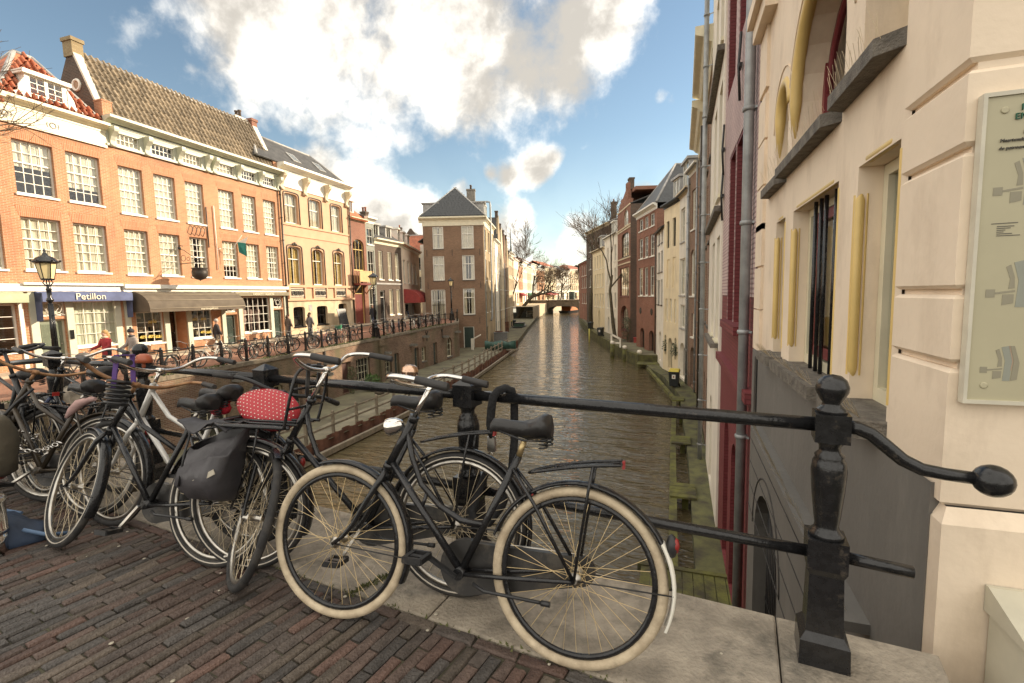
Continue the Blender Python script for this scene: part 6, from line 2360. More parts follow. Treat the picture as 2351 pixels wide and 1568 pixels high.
for j, (yy, x1) in enumerate(((13.6, .62), (18.6, .62), (23.0, .6), (26.2, .5))):
    tt = thing('wooden_platform', ['small mossy plank platform nearest the bridge on the beam', 'second mossy plank platform below the white house', 'third mossy plank platform below the brown brick houses', 'farthest mossy plank platform before the wheelie bin'][j], 'platform', (0, 0, 0))
    for i in range(4):
        MB().box(-.08 + .0, x1, yy + i * .26, yy + i * .26 + .24, -4.32, -4.26).obj('plank', WOODMOSS, tt)
    MB().box(.25, .42, yy + .3, yy + .5, -5.2, -4.33).obj('pile', WOODMOSS, tt)
pot = on_z(1640, 1085, -4.33)
pt_ = thing('flower_pot', 'terracotta flower pot on the narrow ledge by the white wall', 'flower pot', (max(pot.x, .7), pot.y, -4.34))
MB().lathe([(.10, 0), (.15, .24), (.17, .24), (.175, .30), (.15, .30), (.14, .24), (.02, .22)], (0, 0, 0), 14).obj('pot', mat('terracotta', (.36, .15, .075), .8, .12, 6), pt_)


def mooring_post(x, y, label, h=1.1):
    t = thing('mooring_post', label, 'mooring post', (x, y, WATER_Z), 0, 'white capped mooring posts')
    MB().lathe([(.20, -.4), (.20, h)], (0, 0, 0), 12).obj('pile', WOODMOSS, t)
    MB().lathe([(.205, h - .12), (.215, h + .05), (.16, h + .16), (.0, h + .2)], (0, 0, 0), 12).obj('cap', WHITEST, t)


mooring_post(-4.3, 44.0, 'white capped mooring post standing free in the water, left one of the pair', 1.25)
mooring_post(-2.85, 41.9, 'white capped mooring post beside the wooden landing, right one of the pair', 1.1)
mooring_post(-5.6, 45.6, 'white capped mooring post at the corner of the mossy quay', 1.5)
ldg = thing('wooden_platform', 'low mossy landing stage between mooring post and red box', 'platform', (0, 0, 0))
for i in range(6):
    MB().box(-2.9 + .3 * i, -2.62 + .3 * i, 39.2, 40.7, -4.36, -4.30).obj('plank', WOODMOSS, ldg)


def wheelie_bin(x, y, z, rz, body, lid, label, group=None, sticker=False):
    t = thing('wheelie_bin', label, 'wheelie bin', (x, y, z), rz, group)
    b = MB()
    b.add([(-.24, -.26, .08), (.24, -.26, .08), (.24, .24, .08), (-.24, .24, .08), (-.29, -.36, .98), (.29, -.36, .98), (.29, .36, .98), (-.29, .36, .98)],
          [(0, 3, 2, 1), (0, 1, 5, 4), (1, 2, 6, 5), (2, 3, 7, 6), (3, 0, 4, 7)])
    b.box(-.31, .31, -.38, .38, .93, .985)
    b.obj('body', body, t)
    l = MB()
    l.add([(-.31, -.40, .985), (.31, -.40, .985), (.31, .40, .985), (-.31, .40, .985), (-.27, -.34, 1.05), (.27, -.34, 1.05), (.27, .36, 1.09), (-.27, .36, 1.09)], [(0, 3, 2, 1), (4, 5, 6, 7), (0, 1, 5, 4), (1, 2, 6, 5), (2, 3, 7, 6), (3, 0, 4, 7)])
    l.obj('lid', lid, t)
    for sx in (-.27, .27):
        MB().lathe([(.10, -.03), (.10, .03)], (sx, .27, .10), 14, axis=(1, 0, 0)).obj('wheel', RUBBER, t)
    MB().tube([(-.26, .40, .95), (-.26, .45, .97), (.26, .45, .97), (.26, .40, .95)], .014, 6).obj('handle', body, t)
    if sticker:
        MB().box(-.09, .12, -.352, -.338, .55, .80).obj('sticker', WHITE, t)
        MB().box(-.02, .05, -.357, -.3525, .62, .72).obj('sticker_mark', REDP, t)
    return t


BINB = mat('bin_plastic', (.022, .026, .026), .5, .15)
BING = mat('bin_green_lid', (.025, .10, .045), .5, .1)
BINY = mat('bin_yellow_lid', (.62, .50, .06), .5, .1)
wheelie_bin(.0, 30.3, -4.34, radians(-8), BINB, BINY, 'dark wheelie bin with yellow lid and white sticker beside the yellow house', sticker=True)
wheelie_bin(-16.75, 16.9, WHARF_Z, radians(70), BINB, BING, 'dark wheelie bin with green lid on the left wharf near the arched cellar door', sticker=True)
bx_ = on_z(1160, 752, -4.2)
for k, (px, py, ld_, lb) in enumerate(((1158, 757, BINB, 'dark wheelie bin nearest the tarpaulin boat in the row by the pale quay houses'), (1172, 750, BINY, 'yellow lidded wheelie bin second in the row by the pale quay houses'), (1181, 748, BINB, 'dark wheelie bin last in the row by the pale quay houses'))):
    q = on_z(px, py, WHARF_Z)
    wheelie_bin(q.x, q.y, WHARF_Z, radians(15), BINB, ld_, lb)
for k, (px, py, lb) in enumerate(((1379, 772, 'dark wheelie bin with white sticker behind the leaning tree trunk'), (1356, 756, 'dark wheelie bin close to the trunk of the second quay tree'))):
    q = on_z(px, py, -3.75)
    wheelie_bin(q.x, q.y, -3.75, radians(-20), BINB, BINB, lb, sticker=k == 0)
# tarpaulin boat, moored barge, other wharf clutter
q = on_z(1143, 806, WHARF_Z)
tb_ = thing('covered_boat', 'small boat stored on the wharf under a sagging green tarpaulin', 'boat', (q.x, q.y + .8, WHARF_Z), radians(12))
tb_.scale = (.8, .9, .95)
hb = MB()
vs, fs = [], []
for i in range(9):
    t = i / 8
    w_ = .75 * sin(pi * min(1, t * 1.15 + .12)) ** .6 if t < .95 else .3
    x = -2.0 + 4.0 * t
    for y_, z_ in ((-w_, .95 - .12 * sin(pi * t)), (-w_ * 1.02, .55), (-w_ * .6, .08), (w_ * .6, .08), (w_ * 1.02, .55), (w_, .95 - .12 * sin(pi * t)), (0, .80 + .28 * abs(cos(pi * t * 2)))):
        vs.append((x, y_, z_))
for i in range(8):
    for j in range(7):
        fs.append((i * 7 + j, i * 7 + (j + 1) % 7, (i + 1) * 7 + (j + 1) % 7, (i + 1) * 7 + j))
fs += [tuple(range(7)), tuple(reversed(range(56, 63)))]
hb.add(vs, fs, True)
hb.obj('tarpaulin', mat('green_tarp', (.035, .085, .065), .6, .25, 2.5, bump=.4, bscale=5), tb_)
MB().box(-2.2, 2.2, -.3, .3, -.0, .14).obj('keel_block', WOODGREY, tb_)
q = on_z(1085, 803, WHARF_Z)
wp = thing('white_barrier', 'white painted wooden barrier post beside the tarpaulin boat', 'barrier', (q.x, q.y, WHARF_Z))
MB().box(-.12, .12, -.1, .1, 0, 1.2).bar((-.0, 0, 1.1), (.9, .2, 1.6), .16, .12).obj('board', WHITEST, wp)
q = on_z(1150, 786, WHARF_Z)
gx_ = thing('storage_chest', 'grey storage chest with rusty hoop on top, by the white quay house', 'chest', (q.x, q.y, WHARF_Z), radians(15))
MB().box(-.8, .8, -.5, .5, 0, 1.15).box(-.85, .85, -.55, .55, 1.15, 1.25).obj('chest', mat('grey_chest', (.17, .17, .165), .6, .15), gx_)
MB().torus((-.2, 0, 1.32), .42, .06, 16, 6, axis='z').obj('hoop', RUST, gx_)
q = on_z(1157, 762, WHARF_Z)
bb_ = thing('wooden_board', 'reddish brown board leaning behind the grey chest', 'board', (q.x, q.y, WHARF_Z), radians(15))
MB().bar((0, 0, 0), (0, .5, 1.7), 1.5, .06, (1, 0, 0)).obj('board', RUST, bb_) if False else MB().box(-.8, .8, 0, .06, 0, 1.6).obj('board', RUST, bb_)


def boat(x, y, z, rz, L, Wd, label, hull, cabin=None, name='moored_boat'):
    t = thing(name, label, 'boat', (x, y, z), rz)
    vs, fs = [], []
    n = 9
    for i in range(n):
        u = i / (n - 1)
        w_ = Wd / 2 * (1 - max(0, (u - .65) / .35) ** 2 * .9) * (.85 + .15 * min(1, u * 5))
        for yy, zz in ((-w_, .7 + .25 * u * u), (-w_ * .8, 0), (-w_ * .4, -.3), (w_ * .4, -.3), (w_ * .8, 0), (w_, .7 + .25 * u * u)):
            vs.append((-L / 2 + L * u, yy, zz))
    for i in range(n - 1):
        for j in range(5):
            fs.append((i * 6 + j, i * 6 + j + 1, i * 6 + 7 + j, i * 6 + 6 + j))
        fs.append((i * 6 + 5, i * 6, i * 6 + 6, i * 6 + 11))
    fs += [tuple(reversed(range(6))), tuple(range(6 * n - 6, 6 * n))]
    b = MB()
    b.add(vs, fs)
    b.obj('hull', hull, t)
    if cabin:
        x0, x1, h, m_ = cabin
        c = MB().box(x0, x1, -Wd * .38, Wd * .38, .6, h)
        co = c.obj('cabin', m_, t)
        MB().box(x0 - .1, x1 + .1, -Wd * .42, Wd * .42, h, h + .12).obj('cabin_roof', WHITEST if h > 2 else BLACKM, co)
    return t


boat(-33.6, 161, WATER_Z, radians(80), 14, 4.2, 'barge with bright orange container cabin under the far bridge arch', BLACKM, (-5, 3, 2.9, mat('orange_container', (.55, .17, .035), .6, .12, 1)))
q = on_z(1199, 757, WATER_Z)
boat(q.x - .4, q.y, WATER_Z, radians(100), 7, 2.0, 'dark moored sloop with green sail cover beside the left wharf', BLACKM, (-2, .5, 1.25, mat('sail_cover', (.06, .11, .08), .7, .2)))

# the far bridge with two arches
fbx = thing('stone_bridge', 'dark stone arch bridge with iron railing crossing the canal in the distance', 'bridge', (-48, 150, 0))
ops = [(8.7, 19.0, -5.2, -2.4, 2.4, 8), (20.5, 24.5, -5.2, -2.9, 1.8, 8)]
b = MB()
wall_face(b, -2, 28, -5.2, -.55, ops)
b.quad((-2, 8, -.55), (-2, 0, -.55), (28, 0, -.55), (28, 8, -.55))
b.obj('arch_wall', mat('bridge_stone', (.13, .105, .075), .9, .3, .8, bump=.6, bscale=6), fbx)
MB().box(-2, 28, -.25, .1, -.55, -.25).obj('coping_stone', STONE, fbx)
rr = MB()
for i in range(26):
    rr.box(i * 1.15 - 1, i * 1.15 - .9, -.1, 0, -.25, .75)
rr.box(-2, 28, -.08, -.02, .66, .74).box(-2, 28, -.08, -.02, .2, .26)
rr.obj('railing', BLACKM, fbx)
kb = MB().box(15.8, 17.4, .5, 2.5, -.5, 2.2).obj('kiosk', DKGREEN, fbx)
wb_ = thing('white_fence', 'white picket barrier on the quay in front of the far bridge', 'fence', (-36.5, 118, WHARF_Z), radians(85))
for i in range(9):
    MB().box(i * 1.0, i * 1.0 + .12, -.05, .05, 0, 1.5).obj('post', WHITEST, wb_)
MB().box(0, 8.2, -.03, .03, 1.2, 1.45).box(0, 8.2, -.03, .03, .6, .8).obj('rail', WHITEST, wb_)


# ---------------------------------------------------------------- bicycles
WR = .348
WBASE = 1.10
HEAD_T, HEAD_B = Vector((.748, 0, .925)), Vector((.862, 0, .705))
HUB_F = Vector((WBASE, 0, WR))
BBP = Vector((.49, 0, .295))


HT0, HB0, HF0, WB0 = HEAD_T, HEAD_B, HUB_F, WBASE


def saddle_mesh(mb, c, L=.27, w=.095):
    sec = [(.0, .35, .0, .045), (.05, .85, .022, .07), (.12, 1.0, .024, .075), (.18, .98, .018, .07), (.30, .62, .004, .06), (.45, .36, -.002, .05), (.62, .24, .0, .045), (.82, .21, .006, .042), (.95, .17, .004, .04), (1.0, .08, -.01, .03)]
    n = 12
    vs, fs = [], []
    for (t, hw, dz, th) in sec:
        for j in range(n):
            a = 2 * pi * j / n
            yy = w * hw * cos(a)
            zz = dz + (th * .38 * sin(a) if sin(a) > 0 else th * sin(a)) - (.012 * abs(cos(a)) ** 3)
            vs.append((c[0] + L * (t - .35), c[1] + yy, c[2] + zz))
    k = len(sec)
    for i in range(k - 1):
        for j in range(n):
            fs.append((i * n + j, (i + 1) * n + j, (i + 1) * n + (j + 1) % n, i * n + (j + 1) % n))
    mb.add(vs, fs, True)
    mb.add([vs[j] for j in range(n)], [tuple(range(n))])
    mb.add([vs[(k - 1) * n + j] for j in range(n)], [tuple(reversed(range(n)))])


def wheel(par, name, hub, tyre, rim, T=None, stripe=None, R=WR, nsp=36, spoke=None, seg=56):
    h = MB(T)
    h.lathe([(.012, -.055), (.012, -.04), (.026, -.036), (.026, -.030), (.016, -.025), (.016, .025), (.026, .030), (.026, .036), (.012, .04), (.012, .055)], hub, 12, axis=(0, 1, 0))
    wo = h.obj(name, STEELRIM, par)
    MB(T).torus(hub, R - .0205, .0205, seg, 10).obj('tyre', tyre, wo)
    r_ = MB(T)
    r_.torus(hub, R - .048, .0115, seg, 8, flat=1.35)
    r_.obj('rim', rim, wo)
    if stripe is not None:
        MB(T).torus((hub[0], hub[1] + .0185, hub[2]), R - .026, .0035, seg, 5).torus((hub[0], hub[1] - .0185, hub[2]), R - .026, .0035, seg, 5).obj('reflective_stripe', stripe, wo)
    s_ = MB(T)
    off = random.uniform(0, .3)
    for i in range(nsp):
        a = 2 * pi * i / nsp + off
        sd = 1 if i % 2 else -1
        da = .42 * (1 if (i // 2) % 2 else -1)
        s_.tube([(hub[0] + .024 * cos(a + da * 3.2), hub[1] + sd * .032, hub[2] + .024 * sin(a + da * 3.2)), (hub[0] + (R - .055) * cos(a), hub[1] + sd * .003, hub[2] + (R - .055) * sin(a))], .00125, 4, caps=False)
    s_.obj('spokes', spoke or SPOKE, wo)
    return wo


def arc_guard(mb, hub, R, a0, a1, w=.030):
    n = max(8, int(abs(a1 - a0) / .11))
    vs, fs = [], []
    for i in range(n + 1):
        a = a0 + (a1 - a0) * i / n
        for (dy, dr) in ((-w, -.014), (-w * .8, -.003), (0, .002), (w * .8, -.003), (w, -.014), (w * .8, -.007), (0, -.002), (-w * .8, -.007)):
            vs.append((hub[0] + (R + dr) * cos(a), hub[1] + dy, hub[2] + (R + dr) * sin(a)))
    for i in range(n):
        for j in range(8):
            fs.append((i * 8 + j, i * 8 + (j + 1) % 8, (i + 1) * 8 + (j + 1) % 8, (i + 1) * 8 + j))
    mb.add(vs, fs, True)
    mb.add([vs[j] for j in range(8)], [tuple(range(8))])
    mb.add([vs[n * 8 + j] for j in range(8)], [tuple(reversed(range(8)))])


def bicycle(label, rear, ahead, lean=8, steer=0, z=0.0, frame=BLACKP, tyre=RUBBER, rim=STEELRIM, stripe=None, bars='swept', barm=CHROME, gripm=GRIPM, sad=LEATHER, rack=True, front_rack=False,
            chaincase=True, white_tail=False, head_lamp=None, bell=False, spoke=None, style='loop', seat_up=.0, rackm=BLACKP, group='bicycles leaning on the bridge railing', crank=2.4, tail_lamp=True, fork=None, guard_f=True, bar_up=0.0, head_lamp_low=False, dx=0.0, lamp_only=False):
    D0 = Vector((dx, 0, 0))
    HEAD_T, HEAD_B, HUB_F, WBASE = HT0 + D0, HB0 + D0, HF0 + D0, WB0 + dx
    d = Vector(ahead) - Vector(rear)
    t = thing('bicycle', label, 'bicycle', (rear[0], rear[1], z), 0, group)
    t.rotation_euler = (radians(lean), 0, atan2(d.y, d.x))
    ax = (HEAD_T - HEAD_B).normalized()
    TS = Matrix.Translation(HEAD_B) @ Matrix.Rotation(radians(steer), 4, ax) @ Matrix.Translation(-HEAD_B)
    hub_r = Vector((0, 0, WR))
    fork = fork or frame
    f = MB()
    st_top = Vector((.250, 0, .795))
    f.tube([BBP, st_top], .0155, 12)
    f.tube([HEAD_B + ax * -.005, HEAD_T], .0185, 12)
    f.lathe([(.024, -.012), (.024, .012)], HEAD_B, 12, axis=ax).lathe([(.024, -.014), (.024, .012)], HEAD_T, 12, axis=ax)
    f.tube([HEAD_B + ax * .025, BBP], .016, 12)
    if style == 'loop':
        p0 = HEAD_T - ax * .06
        f.tube([p0, (.745 + dx, 0, .75), (.695 + dx, 0, .64), (.60 + dx * .7, 0, .555), (.50, 0, .505), (.395, 0, .50)], .0135, 12)
        f.tube([(.665 + dx, 0, .605), (.69 + dx * .5, 0, .528)], .009, 8)
    elif style == 'twin':
        f.tube([HEAD_T - ax * .03, (.62, 0, .74), (.34, 0, .61)], .014, 12)
    else:
        f.tube([HEAD_T - ax * .03, (.28, 0, .74)], .014, 12)
    for sy in (-1, 1):
        f.tube([BBP + Vector((-.02, sy * .025, 0)), (.30, sy * .035, .31), (0, sy * .062, WR)], .0095, 8)
        f.tube([st_top + Vector((.02, sy * .015, -.05)), (.17, sy * .045, .62), (0, sy * .062, WR)], .0075, 8)
    f.lathe([(.024, -.038), (.024, .038)], BBP, 14, axis=(0, 1, 0))
    f.obj('frame', frame, t)
    sp_ = MB().tube([st_top, (.228, 0, .865 + seat_up)], .0125, 10)
    sp_.obj('seat_post', STEELRIM if spoke is None else mat('brass_post', (.55, .42, .22), .4, .1, metal=.8) if 'brass_post' not in MATS else MATS['brass_post'], t)
    s_ = MB()
    sc = (.205, 0, .925 + seat_up)
    saddle_mesh(s_, sc)
    so = s_.obj('saddle', sad, t)
    sg = MB()
    for sy in (-.05, .05):
        k = [(sc[0] - .07 + .018 * cos(q * .9), sy + .018 * sin(q * .9), sc[2] - .085 + q * .0022) for q in range(22)]
        sg.tube(k, .0035, 4)
        sg.tube([(sc[0] + .13, sy * .3, sc[2] - .03), (sc[0] + .02, sy * .7, sc[2] - .06), (sc[0] - .09, sy, sc[2] - .055)], .0045, 5)
    sg.obj('saddle_spring', BLACKM, so)
    fk = MB(TS)
    fk.tube([HEAD_B - ax * .03 + Vector((0, 0, 0)), HEAD_B], .022, 10)
    for sy in (-1, 1):
        fk.tube([HEAD_B + Vector((.004, sy * .018, -.02)), HEAD_B + Vector((.03, sy * .042, -.075)), (.945 + dx, sy * .045, .545), (1.005 + dx, sy * .047, .44), (1.055 + dx, sy * .05, .382), (WBASE, sy * .052, WR)], [.013, .0145, .0135, .012, .010, .009], 10)
    fk.obj('fork', fork, t)
    wheel(t, 'rear_wheel', hub_r, tyre, rim, None, stripe, spoke=spoke)
    wheel(t, 'front_wheel', HUB_F, tyre, rim, TS, stripe, spoke=spoke)
    m_ = MB()
    arc_guard(m_, hub_r, WR + .022, radians(20), radians(178 if white_tail else 205))
    mo_ = m_.obj('rear_mudguard', frame if frame in (BLACKP, BRONZEP) else BLACKP, t)
    if white_tail:
        w_ = MB()
        arc_guard(w_, hub_r, WR + .024, radians(152), radians(203), .031)
        w_.obj('white_tail', WHITE, mo_)
    ss = MB()
    for sy in (-.05, .05):
        ss.tube([(0, sy, WR), (-(WR + .02) * cos(.18), sy * .55, WR + .02 - .03)], .003, 4)
    ss.obj('mudguard_stay', BLACKM, mo_)
    if guard_f:
        g_ = MB(TS)
        arc_guard(g_, HUB_F, WR + .020, radians(72), radians(203))
        go_ = g_.obj('front_mudguard', frame if frame in (BLACKP, BRONZEP) else BLACKP, t)
        q_ = MB(TS)
        for sy in (-.05, .05):
            q_.tube([(WBASE, sy, WR), (WBASE - (WR + .02) * cos(.05), sy * .55, WR - .03)], .003, 4)
        q_.obj('mudguard_stay', BLACKM, go_)
    # handlebar
    h = MB(TS)
    sb_ = HEAD_T + ax * (.165 + bar_up)
    h.tube([HEAD_T, sb_], .0115, 10)
    z0 = sb_.z
    x0 = sb_.x
    if bars == 'oma':
        path = [(x0 - .075, .255, z0 + .03), (x0 + .03, .262, z0 + .045), (x0 + .085, .235, z0 + .04), (x0 + .10, .16, z0 + .02), (x0 + .045, .06, z0 + .0), (x0 + .0, 0, z0)]
        g0, g1 = Vector((x0 - .19, .245, z0 + .008)), Vector((x0 - .055, .256, z0 + .033))
    elif bars == 'swept':
        path = [(x0 - .14, .33, z0 + .075), (x0 - .05, .325, z0 + .085), (x0 + .015, .29, z0 + .08), (x0 + .03, .235, z0 + .05), (x0 + .022, .16, z0 + .015), (x0 + .008, .07, z0 + .0), (x0, 0, z0)]
        g0, g1 = Vector((x0 - .24, .335, z0 + .055)), Vector((x0 - .10, .33, z0 + .078))
    else:
        path = [(x0 - .05, .30, z0 + .02), (x0 - .01, .2, z0 + .03), (x0 + .02, .09, z0 + .005), (x0, 0, z0)]
        g0, g1 = Vector((x0 - .10, .36, z0 + .005)), Vector((x0 - .04, .27, z0 + .022))
    full = path + [(p[0], -p[1], p[2]) for p in reversed(path[:-1])]

    def smooth(pp, it=2):
        pp = [Vector(p) for p in pp]
        for _ in range(it):
            o = [pp[0]]
            for a, b in zip(pp, pp[1:]):
                o += [a * .75 + b * .25, a * .25 + b * .75]
            o.append(pp[-1])
            pp = o
        return pp
    h.tube(smooth(full), .0112, 10)
    h.lathe([(.017, -.02), (.019, 0), (.017, .02)], (x0, 0, z0), 12, axis=(0, 1, 0))
    ho = h.obj('handlebar', barm, t)
    for sy in (1, -1):
        MB(TS).tube([Vector((g0.x, sy * g0.y, g0.z)), Vector((g0.x * .95 + g1.x * .05, sy * g0.y, g0.z)), Vector((g1.x, sy * g1.y, g1.z))], [.015, .0175, .0165], 12).obj('grip', gripm, ho)
    if bell:
        b_ = MB(TS).lathe([(.0, .032), (.02, .03), (.033, .018), (.037, .0), (.036, -.006), (.033, -.016), (.02, -.026), (.008, -.028), (.008, -.05)][::-1], (x0 + .065, .075, z0 + .062), 16)
        b_.obj('bell', mat('copper_bell', (.62, .42, .30), .16, .1, metal=1), ho)
    if head_lamp:
        c = HEAD_B + ax * .20 + Vector((.085, 0, 0)) if not head_lamp_low else HEAD_B + Vector((.09, 0, -.03))
        l_ = MB(TS).lathe([(.0, -.062), (.018, -.055), (.034, -.03), (.040, .0), (.041, .018), (.036, .024)], c, 16, axis=(1, 0, -.25))
        lo_ = l_.obj('headlight', head_lamp, t)
        MB(TS).lathe([(.036, .022), (.025, .03), (.0, .033)], c, 14, axis=(1, 0, -.25)).obj('lens', mat('lamp_lens', (.75, .72, .62), .1, .1) if 'lamp_lens' not in MATS else MATS['lamp_lens'], lo_)
        MB(TS).bar(c + Vector((-.05, 0, 0)), HEAD_B + ax * .17, .012, .02).obj('lamp_bracket', BLACKM, lo_)
    # drive
    if chaincase:
        cc = MB()
        P = []
        for q in range(15):
            a = radians(65) + (radians(295) - radians(65)) * q / 14 + pi
            P.append((BBP.x + .118 * cos(a), BBP.z + .118 * sin(a)))
        for q in range(9):
            a = radians(100) + radians(160) * q / 8
            P.append((-.01 + .058 * cos(a), WR + .058 * sin(a)))
        cc.prism(P, -.075, -.045)
        cco = cc.obj('chain_case', CHAINCASE, t)
        tr_ = MB()
        tr_.tube([(P[14][0], -.078, P[14][1])] + [(P[15][0], -.078, P[15][1])], .005, 5)
        tr_.obj('case_trim', STEELRIM, cco)
    else:
        cr = MB().torus((BBP.x, -.045, BBP.z), .085, .006, 28, 6)
        for q in range(5):
            a = q * 1.257
            cr.bar((BBP.x, -.045, BBP.z), (BBP.x + .085 * cos(a), -.045, BBP.z + .085 * sin(a)), .012, .004, (0, 1, 0))
        cr.tube([(BBP.x, -.045, BBP.z + .085), (0, -.045, WR + .035)], .004, 4).tube([(BBP.x, -.045, BBP.z - .085), (0, -.045, WR - .035)], .004, 4)
        cr.obj('chainring', BLACKM, t)
    for sy in (1, -1):
        a = crank if sy > 0 else crank + pi
        e = BBP + Vector((.165 * cos(a), sy * .075, .165 * sin(a)))
        c_ = MB().bar(BBP + Vector((0, sy * .06, 0)), e, .014, .022, (0, 1, 0))
        co = c_.obj('crank', STEELRIM if spoke is None else BLACKM, t)
        pd = MB()
        pe = e + Vector((0, sy * .055, 0))
        for dx in (-.036, .036):
            pd.box(pe.x + dx - .009, pe.x + dx + .009, pe.y - .045, pe.y + .045, pe.z - .011, pe.z + .011)
        for dy in (-.042, .042):
            pd.box(pe.x - .04, pe.x + .04, pe.y + dy - .006, pe.y + dy + .006, pe.z - .013, pe.z + .013)
        pd.box(pe.x - .03, pe.x + .03, pe.y - .012, pe.y + .012, pe.z - .008, pe.z + .008)
        pd.obj('pedal', BLACKM, co)
    if rack:
        r_ = MB()
        for sy in (-.055, .055):
            r_.tube(smooth([(.20, sy * .3, .735), (.13, sy, .755), (-.02, sy, .785), (-.17, sy, .80)], 1), .0065, 8)
            r_.tube([(-.065, sy, .79), (-.05, sy * 1.2, .70), (0, sy * 1.25, WR)], .006, 8)
        for x in (-.17, -.1, 0, .09):
            r_.tube([(x, -.055, .80 - (x + .17) * .14), (x, .055, .80 - (x + .17) * .14)], .005, 6)
        r_.tube([(-.17, 0, .802), (.10, 0, .764)], .005, 6)
        ro = r_.obj('rear_rack', rackm, t)
        if tail_lamp:
            MB().box(-.182, -.172, -.02, .02, .78, .808).obj('reflector', REDP, ro)
    if tail_lamp:
        a = radians(155)
        c = (-(WR + .035) * .93, 0, WR + (WR + .035) * .42)
        l_ = MB().ball(c, .028, 10, (.8, .9, 1.6))
        lo_ = l_.obj('tail_lamp', BLACKM, t)
        MB().ball((c[0] - .012, 0, c[2] + .004), .024, 8, (.7, .85, 1.3)).obj('lens', REDP, lo_)
    k_ = MB().tube([(.415, .05, .275), (.36, .07, .262), (.10, .085, .262)], .007, 8).tube([(.12, .085, .262), (.085, .086, .262)], .011, 8)
    k_.obj('kickstand', BLACKM, t)
    if front_rack:
        r_ = MB(TS @ Matrix.Translation(D0))
        zz, xx = .795, .86
        for sy in (-.16, -.055, .055, .16):
            r_.tube([(.80, sy * .75, zz), (xx + .36, sy * .75, zz + .01)], .0075, 8)
        loop = [(.78, -.15, zz), (xx + .30, -.17, zz + .01), (xx + .38, -.12, zz + .012), (xx + .38, .12, zz + .012), (xx + .30, .17, zz + .01), (.78, .15, zz)]
        r_.tube(smooth(loop), .0085, 8)
        up_ = [(.80, -.165, zz), (.765, -.175, zz + .16), (.745, -.165, zz + .27), (.738, -.10, zz + .315), (.738, .10, zz + .315), (.745, .165, zz + .27), (.765, .175, zz + .16), (.80, .165, zz)]
        r_.tube(smooth(up_), .0085, 8)
        for q in (.10, .20):
            r_.tube([(.79 - q * .17, -.165, zz + q), (.79 - q * .17, .165, zz + q)], .007, 8)
        for sy in (-.05, .05):
            r_.tube([(WBASE - dx, sy * 1.1, WR), (1.02, sy * 1.8, .62), (.98, sy * 2.2, zz)], .006, 6)
        fr_ = r_.obj('front_rack', BLACKP, t)
        st_ = MB(TS @ Matrix.Translation(D0))
        for sy in (-.055, .055):
            st_.bar((.742, sy, zz + .16), (.735, sy, zz + .33), .032, .006, (1, 0, 0))
            st_.bar((.735, sy, zz + .33), (x0 - dx + .02, sy, z0), .032, .006, (1, 0, 0))
        st_.obj('rack_strap', BLACKM, fr_)
    return t


heroL = 'black Dutch roadster with cream tyres, chrome bell and white mudguard tail, largest and nearest bicycle'
hero = bicycle(heroL, (-.355, 1.69), (-1.47, 1.655), lean=10.5, steer=2, tyre=CREAMTYRE, rim=BLACKP, bars='oma', white_tail=True, head_lamp=CHROME, bell=True, spoke=mat('gold_spoke', (.72, .55, .30), .35, .08, metal=.7), crank=.52)
b2 = bicycle('black transport bicycle with empty tubular front carrier, right behind the cream tyred one', (-.99, 1.96), (-2.10, 1.84), lean=10, steer=7, stripe=mat('reflective_band', (.55, .50, .42), .4, .05),
             front_rack=True, crank=-1.0, seat_up=.02, bar_up=.02, dx=.10)
b9 = bicycle('black bicycle with front wheel turned towards the pavement, under the polka dot cover', (-3.03, 2.36), (-2.20, 1.74), lean=-22, steer=0, head_lamp=CHROME, head_lamp_low=True, bars='flat', barm=BLACKM, bar_up=-.12, rack=False, seat_up=-.06, style='diamond', tail_lamp=False, chaincase=False)
b3 = bicycle('dark bicycle with rust brown handlebar and black pannier bag, front wheel turned aside', (-2.39, 1.80), (-3.48, 1.70), lean=14, steer=-20, frame=BLACKP, stripe=MATS['reflective_band'], barm=RUSTBAR, bars='swept', crank=-.9, style='twin', tail_lamp=False, bar_up=-.10, seat_up=-.03)
b4 = bicycle('silver and black bicycle with chrome swept handlebar, wedged behind the rust barred one', (-2.40, 2.05), (-3.45, 1.97), lean=6, steer=-4, frame=SILVERP, barm=CHROME, bars='swept', crank=2.2, style='twin', seat_up=-.02, bar_up=-.05, fork=SILVERP)
b5 = bicycle('dark bronze bicycle with corroded handlebar, chained up with a red lock', (-3.76, 2.0), (-4.84, 1.85), lean=15, steer=-22, frame=BRONZEP, stripe=MATS['reflective_band'], barm=RUSTBAR, crank=-.6, style='twin', seat_up=-.03, bar_up=-.09)
b6 = bicycle('dark blue forked bicycle with chrome handlebar behind the bronze one', (-4.05, 2.34), (-5.1, 2.40), lean=5, steer=-5, bar_up=-.06, frame=BLACKP, fork=BLUEP, barm=CHROME, style='diamond', crank=1.2, bars='swept')
b7 = bicycle('black bicycle at the left edge with saddle in front of the top rail', (-4.55, 2.14), (-5.65, 2.22), lean=5, steer=10, frame=BLACKM, barm=BLACKM, style='diamond', bars='flat', crank=.5, stripe=MATS['reflective_band'])
b8 = bicycle('black bicycle facing the other way at the far left, grips beside the rail', (-5.5, 2.0), (-4.42, 2.1), lean=-5, steer=14, frame=BLACKM, barm=BLACKM, bars='swept', crank=2.0, bar_up=.05)

# loose things on and around the foreground bicycles


def on_bike(b, p):
    bpy_m = Matrix.Translation(b.location) @ b.rotation_euler.to_matrix().to_4x4()
    return bpy_m @ Vector(p)


def bike_m(b, p, rz=0.0):
    return Matrix.Translation(b.location) @ b.rotation_euler.to_matrix().to_4x4() @ Matrix.Translation(Vector(p)) @ Matrix.Rotation(rz, 4, 'Z')


